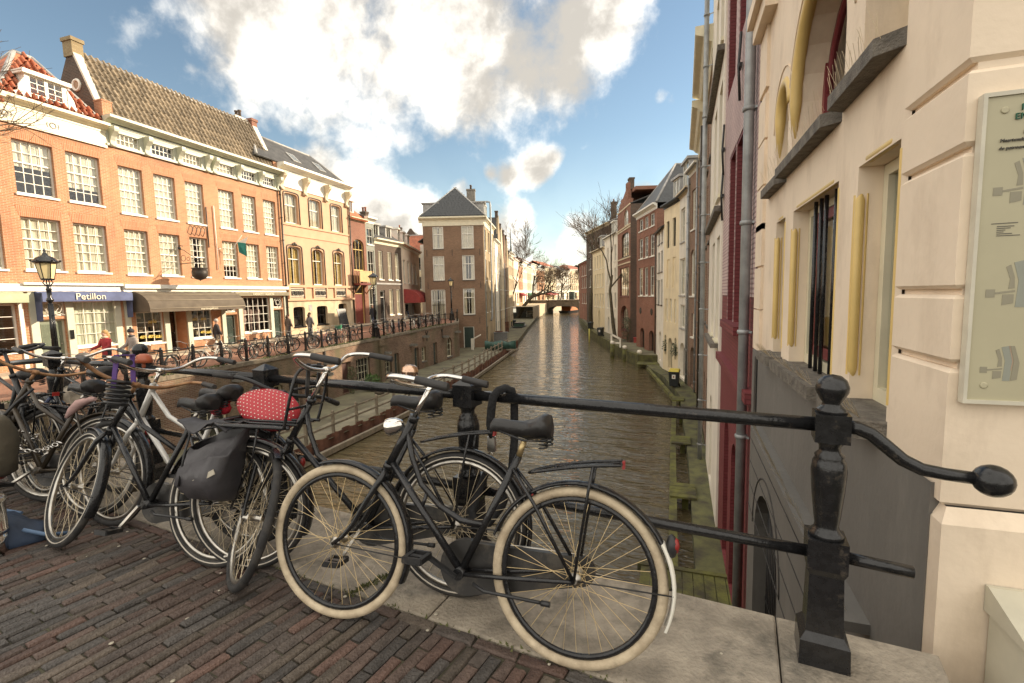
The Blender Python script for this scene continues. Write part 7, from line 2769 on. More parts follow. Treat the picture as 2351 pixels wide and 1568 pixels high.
def place(t, M):
    t.matrix_world = M
    return t


pn = thing('pannier_bag', 'open black nylon pannier bag with pale reflective strip hanging at the rear rack', 'bag')
place(pn, bike_m(b3, (-.09, .06, .385)) @ Matrix.Scale(.86, 4))
b = MB()
vs, fs = [], []
rows_ = [(0.0, .10, .05), (.03, .135, .10), (.12, .155, .125), (.24, .165, .12), (.34, .172, .105), (.40, .175, .095), (.42, .172, .085)]
n = 20
for (zz, hx, hy) in rows_:
    for j in range(n):
        a = 2 * pi * j / n
        cx = math.copysign(abs(cos(a)) ** .6, cos(a)) * hx
        cyy = math.copysign(abs(sin(a)) ** .7, sin(a)) * hy + hy
        zz2 = zz - (.13 * max(0, cyy / .22 - .15) * (zz > .3)) - (.05 * (zz > .2) * cx / .17)
        vs.append((cx + .010 * sin(zz * 40 + j), cyy + .016 * sin(j * 1.9 + zz * 25) + (.03 * sin(pi * zz / .42) * (cyy > .1)), zz2 + .012 * sin(j * 1.3) * (zz > .1)))
for i in range(len(rows_) - 1):
    for j in range(n):
        fs.append((i * n + j, i * n + (j + 1) % n, (i + 1) * n + (j + 1) % n, (i + 1) * n + j))
fs.append(tuple(reversed(range(n))))
b.add(vs, fs, True)
m1 = len(vs)
b.add([Vector(v) * .94 + Vector((0, .008, .0)) for v in vs], [tuple(reversed(f)) for f in fs], True)
b.obj('bag', NYLON, pn)
fl = MB()
fvs, ffs = [], []
for i in range(9):
    u = -.18 + .37 * i / 8
    for j, (yy, zz) in enumerate(((.0, .44), (.05, .465), (.11, .475), (.17, .462), (.225, .435 + .03 * sin(i * .9)))):
        fvs.append((u + .02 * (j / 4), yy, zz + .012 * sin(i * 1.4 + j) + .05 * (u + .18)))
for i in range(8):
    for j in range(4):
        ffs.append((i * 5 + j, i * 5 + j + 1, i * 5 + 6 + j, i * 5 + 5 + j))
fl.add(fvs, ffs, True)
fl.add([Vector(q) - Vector((0, 0, .006)) for q in fvs], [tuple(reversed(f)) for f in ffs], True)
fl.obj('flap', NYLON, pn)
MB().bar((-.15, .262, .20), (-.02, .268, .13), .004, .03, (0, 0, 1)).obj('reflective_strip', mat('dull_reflective', (.42, .38, .30), .5, .05), pn)
st_ = MB().tube([(.10, .22, .40), (.08, .262, .28), (.09, .262, .10)], .007, 5).obj('strap', BLACKM, pn)

RED = mat('red_oilcloth', (.44, .035, .045), .55, .05, 4)
cv = thing('saddle_cover', 'red oilcloth cover with white polka dots stretched over a child seat', 'cover')
cvp = Vector((-2.22, 2.06, .85))
T = Matrix.Translation(cvp) @ Matrix.Rotation(radians(24), 4, 'Z') @ Matrix.Rotation(radians(56), 4, 'X') @ Matrix.Rotation(radians(-20), 4, 'Z')
place(cv, T)
b = MB()
vs, fs = [(0, 0, .03)], []
n = 28
outl = lambda a: (.185 * cos(a) * (1 + .10 * cos(a)), .115 * sin(a) * (1 + .22 * cos(a)))
for k_, z_ in ((.4, .028), (.75, .018), (1.0, -.012), (1.0, -.05)):
    for j in range(n):
        x, y_ = outl(2 * pi * j / n)
        vs.append((x * k_, y_ * k_, z_))
for j in range(n):
    fs.append((0, 1 + j, 1 + (j + 1) % n))
for i in range(3):
    for j in range(n):
        fs.append((1 + i * n + j, 1 + (i + 1) * n + j, 1 + (i + 1) * n + (j + 1) % n, 1 + i * n + (j + 1) % n))
fs.append(tuple(1 + 3 * n + j for j in reversed(range(n))))
b.add(vs, fs, True)
b.obj('cloth', RED, cv)
dt = MB()
for i in range(-9, 10):
    for j in range(-6, 7):
        x, y_ = i * .023 + (.0115 if j % 2 else 0), j * .0195
        a = atan2(y_ / .115, x / .185)
        ox, oy = outl(a)
        k_ = sqrt((x * x + y_ * y_) / max(1e-6, ox * ox + oy * oy))
        if k_ > .93:
            continue
        z_ = .03 - .012 * min(1, k_ / .75) ** 1.5 - max(0, k_ - .75) / .25 * .030
        dt.lathe([(.0034, -.002), (.0034, .0022), (0, .0028)], (x, y_, z_), 6)
dt.obj('polka_dots', WHITE, cv)
MB().tube([(-.02, 0, -.05), (-.05, .0, -.20), (-.16, .02, -.30)], .012, 6).torus((0, 0, -.05), .10, .008, 18, 5, axis='z').obj('seat_frame', BLACKM, cv)
sc_ = thing('seat_cover_bag', 'red cloth bundled under the far saddle of the silver bicycle', 'cloth')
place(sc_, bike_m(b4, (.22, 0, .86)))
MB().ball((0, 0, 0), .055, 10, (1.2, 1, .9)).ball((-.05, .02, -.05), .04, 8).ball((.04, -.01, -.07), .035, 8).obj('cloth', mat('bright_red_cloth', (.45, .015, .03), .8, .1), sc_)

# chain lock over the railing and the seat tube of the nearest bicycle
LS = .20
lk_ = thing('chain_lock', 'black sleeved chain looped over the top rail with silver padlock', 'bicycle lock', (0, 0, 0))
p0 = rail_pt(LS)
SLV = mat('black_sleeve_cloth', (.012, .012, .013), .9, .3, 30, bump=.5, bscale=60)
fr_ = Vector((-RN.x, -RN.y, 0))                     # towards the camera


def lp(s, out, z):
    q = rail_pt(LS + s)
    return Vector((q.x, q.y, z)) + fr_ * out


MB().tube([lp(-.035, .045, .735), lp(-.04, .05, .80), lp(-.03, .052, .88), lp(-.02, .046, .945), lp(-.0, .03, .975), lp(.025, .0, .985), lp(.045, -.035, .965), lp(.05, -.05, .90), lp(.05, -.04, .70), lp(.045, .0, .50), lp(.03, .08, .40), lp(.0, .16, .345), lp(-.06, .20, .34), lp(-.085, .18, .40), lp(-.07, .12, .49), lp(-.055, .06, .575)],
          [.016, .021, .022, .022, .021, .021, .021, .021, .021, .022, .022, .023, .023, .022, .021, .017], 10).obj('sleeve', SLV, lk_)
pdl = MB().box(0, .040, -.012, .012, 0, .075)
c = lp(-.055, .05, .665)
pdl.T = None
po_ = pdl.obj('padlock', mat('satin_steel', (.70, .66, .60), .3, .08, metal=1), lk_, c)
ln_ = MB()
for i in range(3):
    q = lp(-.04, .053, .645 - i * .026)
    pts = []
    for k in range(14):
        a = 2 * pi * k / 14
        dx, dz = .0095 * cos(a), .019 * sin(a)
        pts.append(q + (Vector((RD.x, RD.y, 0)) if i % 2 == 0 else fr_) * dx + Vector((0, 0, dz)))
    ln_.tube(pts, .0038, 6, closed=True)
ln_.obj('chain_link', MATS['satin_steel'], lk_)
# chain with red lock on the bronze bicycle
l2 = thing('chain_lock', 'bright steel chain with red plastic lock wrapped round the bronze frame', 'bicycle lock', (0, 0, 0))
ch_ = MB()
A0, A1, A2 = on_bike(b5, (.72, .07, .46)), on_bike(b5, (.62, .06, .44)), on_bike(b5, (.25, .09, .50))
cpts = []
for k in range(12):
    t_ = k / 11
    cpts.append(A0.lerp(A2, t_) + Vector((0, 0, -.05 * sin(pi * t_))))
for k in range(9):
    a = k * .8
    cpts.append(on_bike(b5, (.66 + .045 * cos(a), .0 + .05 * sin(a), .45 + .012 * k)))
for k in range(5):
    cpts.append(A0 + Vector((-.02, -.02, -.03 * k)))
for i, q in enumerate(cpts):
    e = Vector((1, .1, -.15)).normalized() if i < 12 else Vector((.5, -.4, .8)).normalized()
    o = e.orthogonal().normalized()
    if i % 2:
        o = e.cross(o)
    ch_.tube([q + e * (.024 * cos(2 * pi * k / 12)) + o * (.011 * sin(2 * pi * k / 12)) for k in range(12)], .0042, 5, closed=True)
ch_.obj('chain', CHROME, l2)
MB().tube([A0 + Vector((-.02, -.03, -.11)), A0 + Vector((-.03, -.035, -.16)), A0 + Vector((-.06, -.04, -.21)), A0 + Vector((-.09, -.04, -.22))], [.022, .032, .032, .02], 10).obj('lock_body', REDP, l2)

cup = thing('paper_cup', 'disposable paper coffee cup with white lid standing on a bicycle rack', 'cup')
place(cup, bike_m(b5, (-.13, .0, .81)))
MB().lathe([(.030, 0), (.042, .085)], (0, 0, 0), 16).obj('cup', mat('cup_print', (.40, .42, .33), .7, .35, 30, col2=(.62, .60, .48)), cup)
MB().lathe([(.044, .085), (.046, .09), (.045, .098), (.040, .104), (.038, .098)], (0, 0, 0), 16).obj('lid', WHITE, cup)
pk = thing('cloth', 'dusty pink cloth stuffed in the clamp of the bronze bicycle rack', 'cloth')
place(pk, bike_m(b5, (.12, .03, .77)))
MB().tube([(-.06, .02, .035), (.0, .01, .03), (.06, .03, .0), (.10, .04, -.05), (.13, .045, -.10)], [.012, .024, .032, .026, .012], 9).obj('cloth', mat('pink_cloth', (.42, .27, .25), .9, .2, 8, bump=.4, bscale=20), pk)
co_ = thing('coil_lock', 'black coiled cable lock hanging on the rust brown handlebar', 'bicycle lock')
place(co_, bike_m(b3, (.72, .10, .985)))
MB().tube([(.06 * cos(i * .55), .05 * sin(i * .55), -.0 - i * .0022 + .02) for i in range(70)], .0085, 6).obj('cable', BLACKM, co_)
pu = thing('strap', 'purple strap looped over the handlebar of the silver bicycle', 'strap')
place(pu, bike_m(b4, (.74, .20, 1.03)))
PURP = mat('purple_webbing', (.12, .06, .24), .85, .15)
MB().bar((-.0, .03, .10), (.01, .04, -.09), .035, .006, (0, 1, 0)).bar((.0, -.06, .10), (-.0, -.07, -.09), .035, .006, (0, 1, 0)).bar((0, .035, .10), (0, -.065, .10), .035, .006, (0, 0, 1)).obj('webbing', PURP, pu)
ob = thing('handlebar_bell', 'faded orange red dome bell on the chrome handlebar of the silver bicycle', 'bell')
place(ob, bike_m(b4, (.70, .10, 1.10)))
MB().lathe([(.045, -.02), (.046, 0), (.038, .025), (.02, .036), (0, .038)], (0, 0, 0), 14).lathe([(.01, -.05), (.01, -.02)], (0, 0, 0), 8).obj('bell', mat('orange_enamel', (.42, .11, .05), .35, .15), ob)
kb_ = thing('saddlebag', 'khaki canvas saddlebag hanging at the left edge of the picture', 'bag', (-4.32, 1.78, .52), radians(5))
b = MB()
vs, fs = [], []
n = 16
for i, (zz, hx, hy) in enumerate([(-.20, .10, .05), (-.17, .15, .09), (-.08, .17, .105), (.02, .175, .11), (.10, .17, .10), (.18, .165, .085), (.21, .14, .05)]):
    for j in range(n):
        a = 2 * pi * j / n
        vs.append((math.copysign(abs(cos(a)) ** .6, cos(a)) * hx + .008 * sin(j * 2 + i), math.copysign(abs(sin(a)) ** .7, sin(a)) * hy + .01 * sin(i * 2.2), zz))
for i in range(6):
    for j in range(n):
        fs.append((i * n + j, i * n + (j + 1) % n, (i + 1) * n + (j + 1) % n, (i + 1) * n + j))
fs += [tuple(reversed(range(n))), tuple(range(6 * n, 7 * n))]
b.add(vs, fs, True)
b.obj('bag', mat('khaki_canvas', (.085, .072, .050), .9, .2, 5, bump=.4, bscale=18), kb_)
MB().tube([(-.12, -.02, .2), (-.10, -.11, .12), (-.10, -.112, -.1)], .012, 5).tube([(.12, -.02, .2), (.10, -.11, .12), (.10, -.112, -.1)], .012, 5).obj('strap', NYLON, kb_)
MB().tube([(0, .06, .15), (0, .16, .25), (0, .28, .34)], .01, 5).obj('hook', BLACKM, kb_)
BLUEB = mat('blue_nylon_bag', (.012, .022, .045), .7, .3, 3, bump=.4, bscale=12, col2=(.026, .045, .085))
bl_ = thing('backpack', 'dark blue nylon backpack lying crumpled on the brick pavement', 'bag', (-3.98, 1.60, 0), radians(20))
b = MB()
vs, fs = [(0, 0, .16)], []
n = 22
for k_, z_ in ((.35, .155), (.65, .13), (.88, .085), (1, .03), (.96, .0)):
    for j in range(n):
        a = 2 * pi * j / n
        r_ = (1 + .10 * sin(3 * a + 1) + .07 * sin(5 * a)) * k_
        vs.append((.30 * r_ * cos(a), .17 * r_ * sin(a), max(.002, z_ + .022 * sin(4 * a + k_ * 6) + .012 * sin(7 * a)) if k_ < .96 else z_ + .002))
for j in range(n):
    fs.append((0, 1 + j, 1 + (j + 1) % n))
for i in range(4):
    for j in range(n):
        fs.append((1 + i * n + j, 1 + (i + 1) * n + j, 1 + (i + 1) * n + (j + 1) % n, 1 + i * n + (j + 1) % n))
b.add(vs, fs, True)
b.obj('bag', BLUEB, bl_)
MB().tube([(.25, -.05, .10), (.36, -.02, .05), (.44, .06, .02), (.40, .12, .012)], .012, 5).tube([(.1, .1, .14), (-.05, .12, .16), (-.2, .08, .14)], .010, 5).obj('strap', mat('blue_trim', (.10, .16, .26), .7, .2), bl_)
cn = thing('canister', 'shiny metal canister with ribbed rims at the left edge above the backpack', 'canister', (-3.80, 1.52, 0))
MB().lathe([(.07, .12), (.085, .12), (.088, .14), (.082, .15), (.082, .30), (.088, .31), (.088, .33), (.08, .34), (.03, .36), (.03, .38), (0, .38)], (0, 0, 0), 20).lathe([(.075, .0), (.078, .12)], (0, 0, 0), 16).obj('can', CHROME, cn)

# ---------------------------------------------------------------- bicycles along the quay: a few kinds, then copies


def mini_bike(fm_, tyre, gm_, barm, basket=None):
    t = thing('bicycle', 'x', 'bicycle', (0, 0, 0), 0, 'bicycles chained along the quay railing')
    f = MB()
    st_top = (.25, 0, .82)
    for pts, r_ in (([BBP, st_top], .016), ([HEAD_B, HEAD_T], .018), ([HEAD_B, BBP], .017), ([HEAD_T, (.62, 0, .70), (.38, 0, .55)], .014)):
        f.tube(pts, r_, 6)
    for sy in (-.05, .05):
        f.tube([BBP, (0, sy, WR)], .010, 5)
        f.tube([(.27, 0, .75), (0, sy, WR)], .008, 5)
        f.tube([HEAD_B, (.97, sy, .5), (WBASE, sy, WR)], .012, 5)
    f.tube([HEAD_T, HEAD_T + (HEAD_T - HEAD_B).normalized() * .16], .011, 5)
    f.obj('frame', fm_, t)
    for nm, c in (('rear_wheel', Vector((0, 0, WR))), ('front_wheel', HUB_F)):
        w_ = MB().torus(c, WR - .021, .021, 24, 6)
        w_.lathe([(.02, -.04), (.02, .04)], c, 6, axis=(0, 1, 0))
        wo = w_.obj(nm, tyre, t)
        s_ = MB()
        for i in range(16):
            a = 2 * pi * i / 16
            s_.tube([c, c + Vector(((WR - .05) * cos(a), 0, (WR - .05) * sin(a)))], .0022, 3, caps=False)
        s_.torus(c, WR - .05, .010, 24, 5)
        s_.obj('spokes', STEELRIM, wo)
    for c, a0_ in ((Vector((0, 0, WR)), 20), (HUB_F, 70)):
        m_ = MB()
        arc_guard(m_, c, WR + .02, radians(a0_), radians(200), .03)
        m_.obj('mudguard', gm_, t)
    b_ = MB()
    e = HEAD_T + (HEAD_T - HEAD_B).normalized() * .16
    for sy in (-1, 1):
        b_.tube([e, e + Vector((.02, sy * .12, .01)), e + Vector((.0, sy * .27, .07)), e + Vector((-.16, sy * .30, .06))], .012, 5)
    b_.obj('handlebar', barm, t)
    s_ = MB()
    saddle_mesh(s_, (.2, 0, .93))
    s_.tube([st_top, (.23, 0, .9)], .012, 5)
    s_.obj('saddle', LEATHER, t)
    r_ = MB()
    for sy in (-.055, .055):
        r_.tube([(.2, sy, .75), (-.17, sy, .80)], .008, 4).tube([(-.06, sy, .79), (0, sy, WR)], .007, 4)
    for x in (-.17, -.05, .08):
        r_.tube([(x, -.055, .79), (x, .055, .79)], .006, 4)
    r_.obj('rear_rack', BLACKM, t)
    if basket is not None:
        k_ = MB()
        k_.add([(.84, -.15, .86), (1.12, -.15, .86), (1.12, .15, .86), (.84, .15, .86), (.80, -.19, 1.1), (1.18, -.19, 1.1), (1.18, .19, 1.1), (.80, .19, 1.1)],
               [(0, 3, 2, 1), (0, 1, 5, 4), (1, 2, 6, 5), (2, 3, 7, 6), (3, 0, 4, 7)])
        k_.obj('basket', basket, t)
    return t


CRATEG = mat('green_crate', (.05, .22, .12), .5, .1)
WHITEB = mat('white_bike_paint', (.70, .68, .60), .4, .06)
KINDS_B = {'black': mini_bike(BLACKM, RUBBER, BLACKM, STEELRIM), 'white': mini_bike(WHITEB, RUBBER, WHITEB, STEELRIM), 'silver': mini_bike(SILVERP, RUBBER, BLACKM, STEELRIM), 'cream tyred black': mini_bike(BLACKM, CREAMTYRE, BLACKM, CHROME),
           'blue': mini_bike(mat('blue_bike_paint', (.05, .10, .22), .4, .1), RUBBER, BLACKM, STEELRIM), 'dark red': mini_bike(mat('red_bike_paint', (.22, .03, .03), .4, .1), RUBBER, BLACKM, STEELRIM),
           'green crated': mini_bike(BLACKM, RUBBER, BLACKM, STEELRIM, CRATEG)}
used = {}
ORD = ['first', 'second', 'third', 'fourth', 'fifth', 'sixth', 'seventh', 'eighth', 'ninth', 'tenth', 'eleventh', 'twelfth', 'thirteenth', 'fourteenth', 'fifteenth', 'sixteenth']
# s along the quay wall, colour, turn against the railing
Q = [(-2.0, 'black', 25), (-.9, 'silver', 10), (.3, 'black', 160), (1.6, 'black', 8), (2.9, 'white', 172), (4.1, 'black', 165), (4.9, 'dark red', 20), (5.6, 'black', 12), (6.3, 'silver', 158), (7.1, 'cream tyred black', 15), (7.8, 'black', 30),
     (8.6, 'black', 155), (9.4, 'black', 18), (10.2, 'blue', 150), (10.9, 'black', 28), (11.7, 'green crated', 22), (12.5, 'cream tyred black', 20), (13.5, 'black', 12),
     (15.7, 'dark red', 35), (16.5, 'white', 150), (17.3, 'cream tyred black', 35), (18.2, 'silver', 40), (19.0, 'blue', 32), (19.7, 'black', 45), (20.4, 'silver', 150), (21.1, 'white', 40), (21.8, 'black', 48), (22.5, 'silver', 35),
     (23.2, 'black', 44), (23.9, 'silver', 140), (24.6, 'black', 40), (25.4, 'silver', 45), (26.2, 'black', 38)]
LAMP2 = 14.6
lft = [q for q in Q if q[0] < LAMP2][::-1]
rgt = [q for q in Q if q[0] >= LAMP2]
for side, lst in (('left', lft), ('right', rgt)):
    for i, (s_, kind, turn) in enumerate(lst):
        proto = KINDS_B[kind]
        o = proto if kind not in used else copy_tree(proto)
        used[kind] = 1
        p = QA + QD * s_ + Vector((-.62 - .25 * abs(sin(radians(turn))), 0))
        ang_ = atan2(QD.y, QD.x) + radians(turn)
        d = Vector((cos(ang_), sin(ang_)))
        p = p - d * .55
        o.location = (p.x, p.y, street_z(p.x, p.y))
        o.rotation_euler = (radians(random.uniform(-7, 7)), 0, ang_)
        nm = {'black': 'black bicycle', 'white': 'white bicycle', 'silver': 'silver bicycle', 'cream tyred black': 'black bicycle with cream tyres', 'blue': 'blue bicycle', 'dark red': 'dark red bicycle', 'green crated': 'black bicycle carrying a green crate'}[kind]
        o['label'] = '%s at the quay railing, %s %s of the middle lamp' % (nm, ORD[min(i, 15)], side)
        if i >= 16:
            o['label'] = '%s at the quay railing, %s left of the middle lamp' % (nm, ['seventeenth', 'eighteenth', 'nineteenth'][i - 16])


# ---------------------------------------------------------------- people


def person(label, x, y, face, h=1.72, coat=None, trousers=None, hair=None, coat_len=.5, hat=None, walk=.25, arms=.1, long_hair=False, reach=0.0, scarf=None):
    """walking figure; face = heading in degrees, x forward"""
    z = street_z(x, y) + (.10 if x < fac_x(y) + 1.5 else 0)
    t = thing('person', label, 'person', (x, y, z), radians(face))
    s = h / 1.72
    me = bpy.data.meshes.new('body')
    hip, kn, an = .90 * s, .48 * s, .09 * s
    V, E_, R = [], [], []

    def v(p, r, a=None):
        V.append(p)
        R.append(r)
        if a is not None:
            E_.append((a, len(V) - 1))
        return len(V) - 1
    pel = v((0, 0, .95 * s), .125)
    wa = v((.0, 0, 1.08 * s), .115, pel)
    chs = v((.01, 0, 1.28 * s), .13, wa)
    nk0 = v((0, 0, 1.42 * s), .075, chs)
    nk = v((.01, 0, 1.48 * s), .055, nk0)
    hd = v((.025, 0, 1.56 * s), .085, nk)
    hd2 = v((.03, 0, 1.65 * s), .088, hd)
    v((.015, 0, 1.70 * s), .06, hd2)
    v((.118, 0, 1.585 * s), .016, hd)
    joints = []
    for sy in (1, -1):
        sh = v((0, sy * .17, 1.38 * s), .055, chs)
        sw = sy * walk * .5
        el = v((-.02 - sw * .6 + reach * .12, sy * .22, 1.12 * s), .045, sh)
        wr_ = v((.05 - sw + reach * .40, sy * .20, (.90 + reach * .14) * s), .033, el)
        v((.08 - sw + reach * .46, sy * .19, (.83 + reach * .16) * s), .035, wr_)
        hp = v((0, sy * .085, .88 * s), .09, pel)
        k = v((sy * walk * .45 + .05, sy * .095, kn), .058, hp)
        a_ = v((sy * walk - .02, sy * .095, an + (.05 if sy < 0 else 0)), .042, k)
        v((sy * walk + .14, sy * .10, .035 * s + (.02 if sy < 0 else 0)), .038, a_)
        joints.append((sh, el, wr_, hp, k, a_))
    me.from_pydata(V, E_, [])
    o = link('body', me, t)
    me.materials.append(SKIN)
    md = o.modifiers.new('skin', 'SKIN')
    lay = me.skin_vertices[0].data
    for i, r in enumerate(R):
        lay[i].radius = (r, r * (.78 if i in (pel, wa, chs) else 1))
    lay[pel].use_root = True
    md.use_smooth_shade = True
    sub = o.modifiers.new('sub', 'SUBSURF')
    sub.levels = sub.render_levels = 1
    P = [Vector(p) for p in V]
    tr = MB()
    for (sh, el, wr_, hp, k, a_) in joints:
        tr.tube([P[hp] + Vector((0, 0, .06)), P[hp] - Vector((0, 0, .08)), P[k], P[a_] + Vector((0, 0, .02))], [.105, .105, .078, .07], 9)
    tr.obj('trousers', trousers, t)
    ct = MB()
    n = 14
    zb = (1.0 - coat_len) * .95 * s
    prof = [(zb, .185, .15), (.93 * s, .178, .14), (1.08 * s, .165, .128), (1.25 * s, .19, .14), (1.37 * s, .195, .125), (1.44 * s, .12, .09), (1.475 * s, .075, .07)]
    vs, fs = [], []
    for (zz, ry, rx) in prof:
        for j in range(n):
            a = 2 * pi * j / n
            vs.append((rx * cos(a) * (1 + .04 * sin(j * 3 + zz * 9)), ry * sin(a), zz + (.02 * sin(j * 2.1) if zz == zb else 0)))
    for i in range(len(prof) - 1):
        for j in range(n):
            fs.append((i * n + j, i * n + (j + 1) % n, (i + 1) * n + (j + 1) % n, (i + 1) * n + j))
    ct.add(vs, fs, True)
    for (sh, el, wr_, hp, k, a_) in joints:
        ct.tube([P[sh] + Vector((0, 0, .02)), P[sh] * .5 + P[el] * .5, P[el], P[wr_] + (P[el] - P[wr_]) * .12], [.078, .072, .066, .055], 9)
    ct.obj('coat', coat, t)
    for (sh, el, wr_, hp, k, a_) in joints:
        q = P[a_]
        MB().tube([q + Vector((-.05, 0, -.04)), q + Vector((.04, 0, -.045)), q + Vector((.16, 0, -.06))], [.048, .05, .035], 8).obj('shoe', BLACKM, t)
    if hair is not None:
        hb = MB().ball((P[hd2].x - .025, 0, P[hd2].z + .015), .105, 12, (1, .98, .95))
        if long_hair:
            hb.tube([(P[hd].x - .07, 0, P[hd].z + .08), (P[hd].x - .10, 0, P[hd].z - .05), (P[hd].x - .09, 0, P[hd].z - .2)], [.085, .09, .05], 9)
        hb.obj('hair', hair, t)
    if hat is not None:
        hb = MB().lathe([(.108, -.03), (.112, .02), (.10, .07), (.06, .11), (0, .125)], (P[hd2].x, 0, P[hd2].z + .0), 12)
        hb.ball((P[hd2].x, 0, P[hd2].z + .145), .042, 8)
        hb.obj('hat', hat, t)
    if scarf is not None:
        MB().torus((P[nk].x + .01, 0, P[nk].z - .01), .075, .042, 14, 8, axis='z').obj('scarf', scarf, t)
    return t


C = lambda n, c, v_=.2: mat(n, c, .85, v_, 6, bump=.15, bscale=40)
HAIRB = C('blonde_hair', (.40, .24, .10))
HAIRD = C('dark_hair', (.07, .04, .025))
HAIRG = C('grey_hair', (.45, .42, .38))
JEANS = C('blue_jeans', (.06, .085, .15))
DARKT = C('dark_trousers', (.02, .02, .022))
p_red = person('woman in red coat with blonde hair pushing a pram past the shop window', -20.9, 12.25, -88, 1.68, C('red_coat', (.34, .035, .04)), DARKT, HAIRB, .38, reach=.8, walk=.15, long_hair=True, scarf=C('beige_scarf', (.48, .40, .28)))
p_hat = person('person in grey parka with bobble hat and fur collar beside the woman in red', -20.1, 12.7, -95, 1.70, C('grey_parka', (.30, .26, .23)), JEANS, HAIRD, .52, hat=C('dark_knit', (.03, .03, .035)), scarf=C('dark_scarf', (.05, .05, .055)), walk=.2, reach=.5)
person('grey haired man in dark jacket carrying white bags, walking towards the shop doors', -23.3, 18.95, 62, 1.78, C('dark_jacket', (.035, .032, .034)), C('khaki_trousers', (.20, .16, .11)), HAIRG, .25, walk=.28)
person('woman in long brown coat seen from behind in front of the base windows', -24.2, 24.9, 75, 1.70, C('brown_coat', (.13, .10, .08)), DARKT, HAIRD, .75, long_hair=True, walk=.2)
person('woman in long grey coat seen from behind with paper under her arm', -23.6, 26.2, 80, 1.70, C('grey_coat', (.17, .165, .16)), DARKT, HAIRD, .78, long_hair=True, walk=.22)
person('bald man in navy jacket and jeans walking beside the middle street lamp', -24.0, 34.0, -85, 1.80, C('navy_jacket', (.018, .02, .03)), JEANS, None, .28, walk=.25)
person('man all in black walking away past the dark brick house', -27.6, 41.0, 80, 1.82, C('black_jacket', (.012, .012, .013)), DARKT, HAIRD, .25, walk=.3)
person('passer-by with backpack and jeans striding before the red awning', -27.5, 45.0, -30, 1.78, C('blackish_jacket', (.02, .022, .02)), JEANS, HAIRD, .25, walk=.35)
bgs = thing('shopping_bag', 'pair of white plastic shopping bags hanging from the grey haired man\'s hand', 'bag', (-23.15, 18.75, street_z(-23.15, 18.75) + .35))
MB().lathe([(.10, -.14), (.17, -.05), (.16, .08), (.05, .24), (.03, .30)], (0, 0, 0), 10).lathe([(.09, -.12), (.14, -.04), (.13, .06), (.04, .2)], (.24, .1, .0), 10).obj('bag', WHITEST, bgs)
pr = thing('pram', 'dark grey hooded pram pushed by the woman in the red coat', 'pram', (-20.9, 11.35, street_z(-20.9, 11.35)), radians(-88))
b = MB()
for a in range(0, 7):
    pass
b.lathe([(.0, .26), (.12, .245), (.22, .17), (.27, .06), (.28, 0)][::-1], (-.12, 0, .68), 14)
b.box(-.38, .42, -.2, .2, .48, .68)
b.obj('carrycot', mat('pram_cloth', (.13, .12, .11), .85, .35, 3, bump=.3, bscale=14), pr)
w_ = MB()
for x in (-.3, .35):
    for yy in (-.24, .24):
        MB().torus((x, yy, .14), .12, .02, 16, 5).lathe([(.02, -.02), (.02, .02)], (x, yy, .14), 6, axis=(0, 1, 0)).obj('wheel', RUBBER, pr)
MB().tube([(-.3, -.2, .14), (.1, -.2, .5)], .015, 5).tube([(-.3, .2, .14), (.1, .2, .5)], .015, 5).tube([(.35, -.2, .14), (-.1, -.2, .5), (-.55, -.2, 1.0), (-.55, .2, 1.0), (-.1, .2, .5), (.35, .2, .14)], .015, 5).obj('chassis', STEELRIM, pr)

# ---------------------------------------------------------------- hanging pot sign, flags, blackboard
f2 = lambda s: LP(s)
px_, py_ = LP(-3.05)
pg = thing('hanging_sign', 'large iron cauldron hanging from a scrolled wrought iron bracket on the facade', 'sign', (px_, py_, 0), atan2(cos(radians(-2)), sin(radians(-2))))
b = MB().tube([(0, 0, 3.55), (0, -1.75, 3.62)], .022, 6).tube([(0, 0, 4.35), (0, -.35, 4.28), (0, -.8, 4.0), (0, -1.5, 3.64)], .016, 6)
b.torus((0, -.28, 3.85), .16, .013, 14, 5, axis='x').torus((0, -.62, 3.8), .10, .012, 12, 5, axis='x').torus((0, -.95, 3.74), .08, .010, 12, 5, axis='x').ball((0, -.05, 4.4), .09, 8).tube([(0, -.05, 4.4), (-.12, -.15, 4.55), (.1, -.2, 4.5)], .02, 5)
b.obj('bracket', BLACKM, pg)
MB().tube([(-.30, -1.35, 3.30), (-.1, -1.35, 3.62), (.1, -1.35, 3.62), (.30, -1.35, 3.30)], .012, 5).obj('chain', BLACKM, pg)
MB().lathe([(.02, -.62), (.05, -.58), (.24, -.52), (.36, -.36), (.38, -.16), (.33, 0), (.39, .05), (.38, .07), (.31, .02), (.33, -.2), (.1, -.5), (0, -.5)], (0, -1.35, 3.22), 18).torus((-.38, -1.35, 3.12), .07, .014, 10, 5).torus((.38, -1.35, 3.12), .07, .014, 10, 5).obj('cauldron', mat('sooty_iron', (.055, .048, .042), .5, .3, 4, metal=.4), pg)
fg = mat('green_white_flag', (.02, .16, .13), .8, .1)
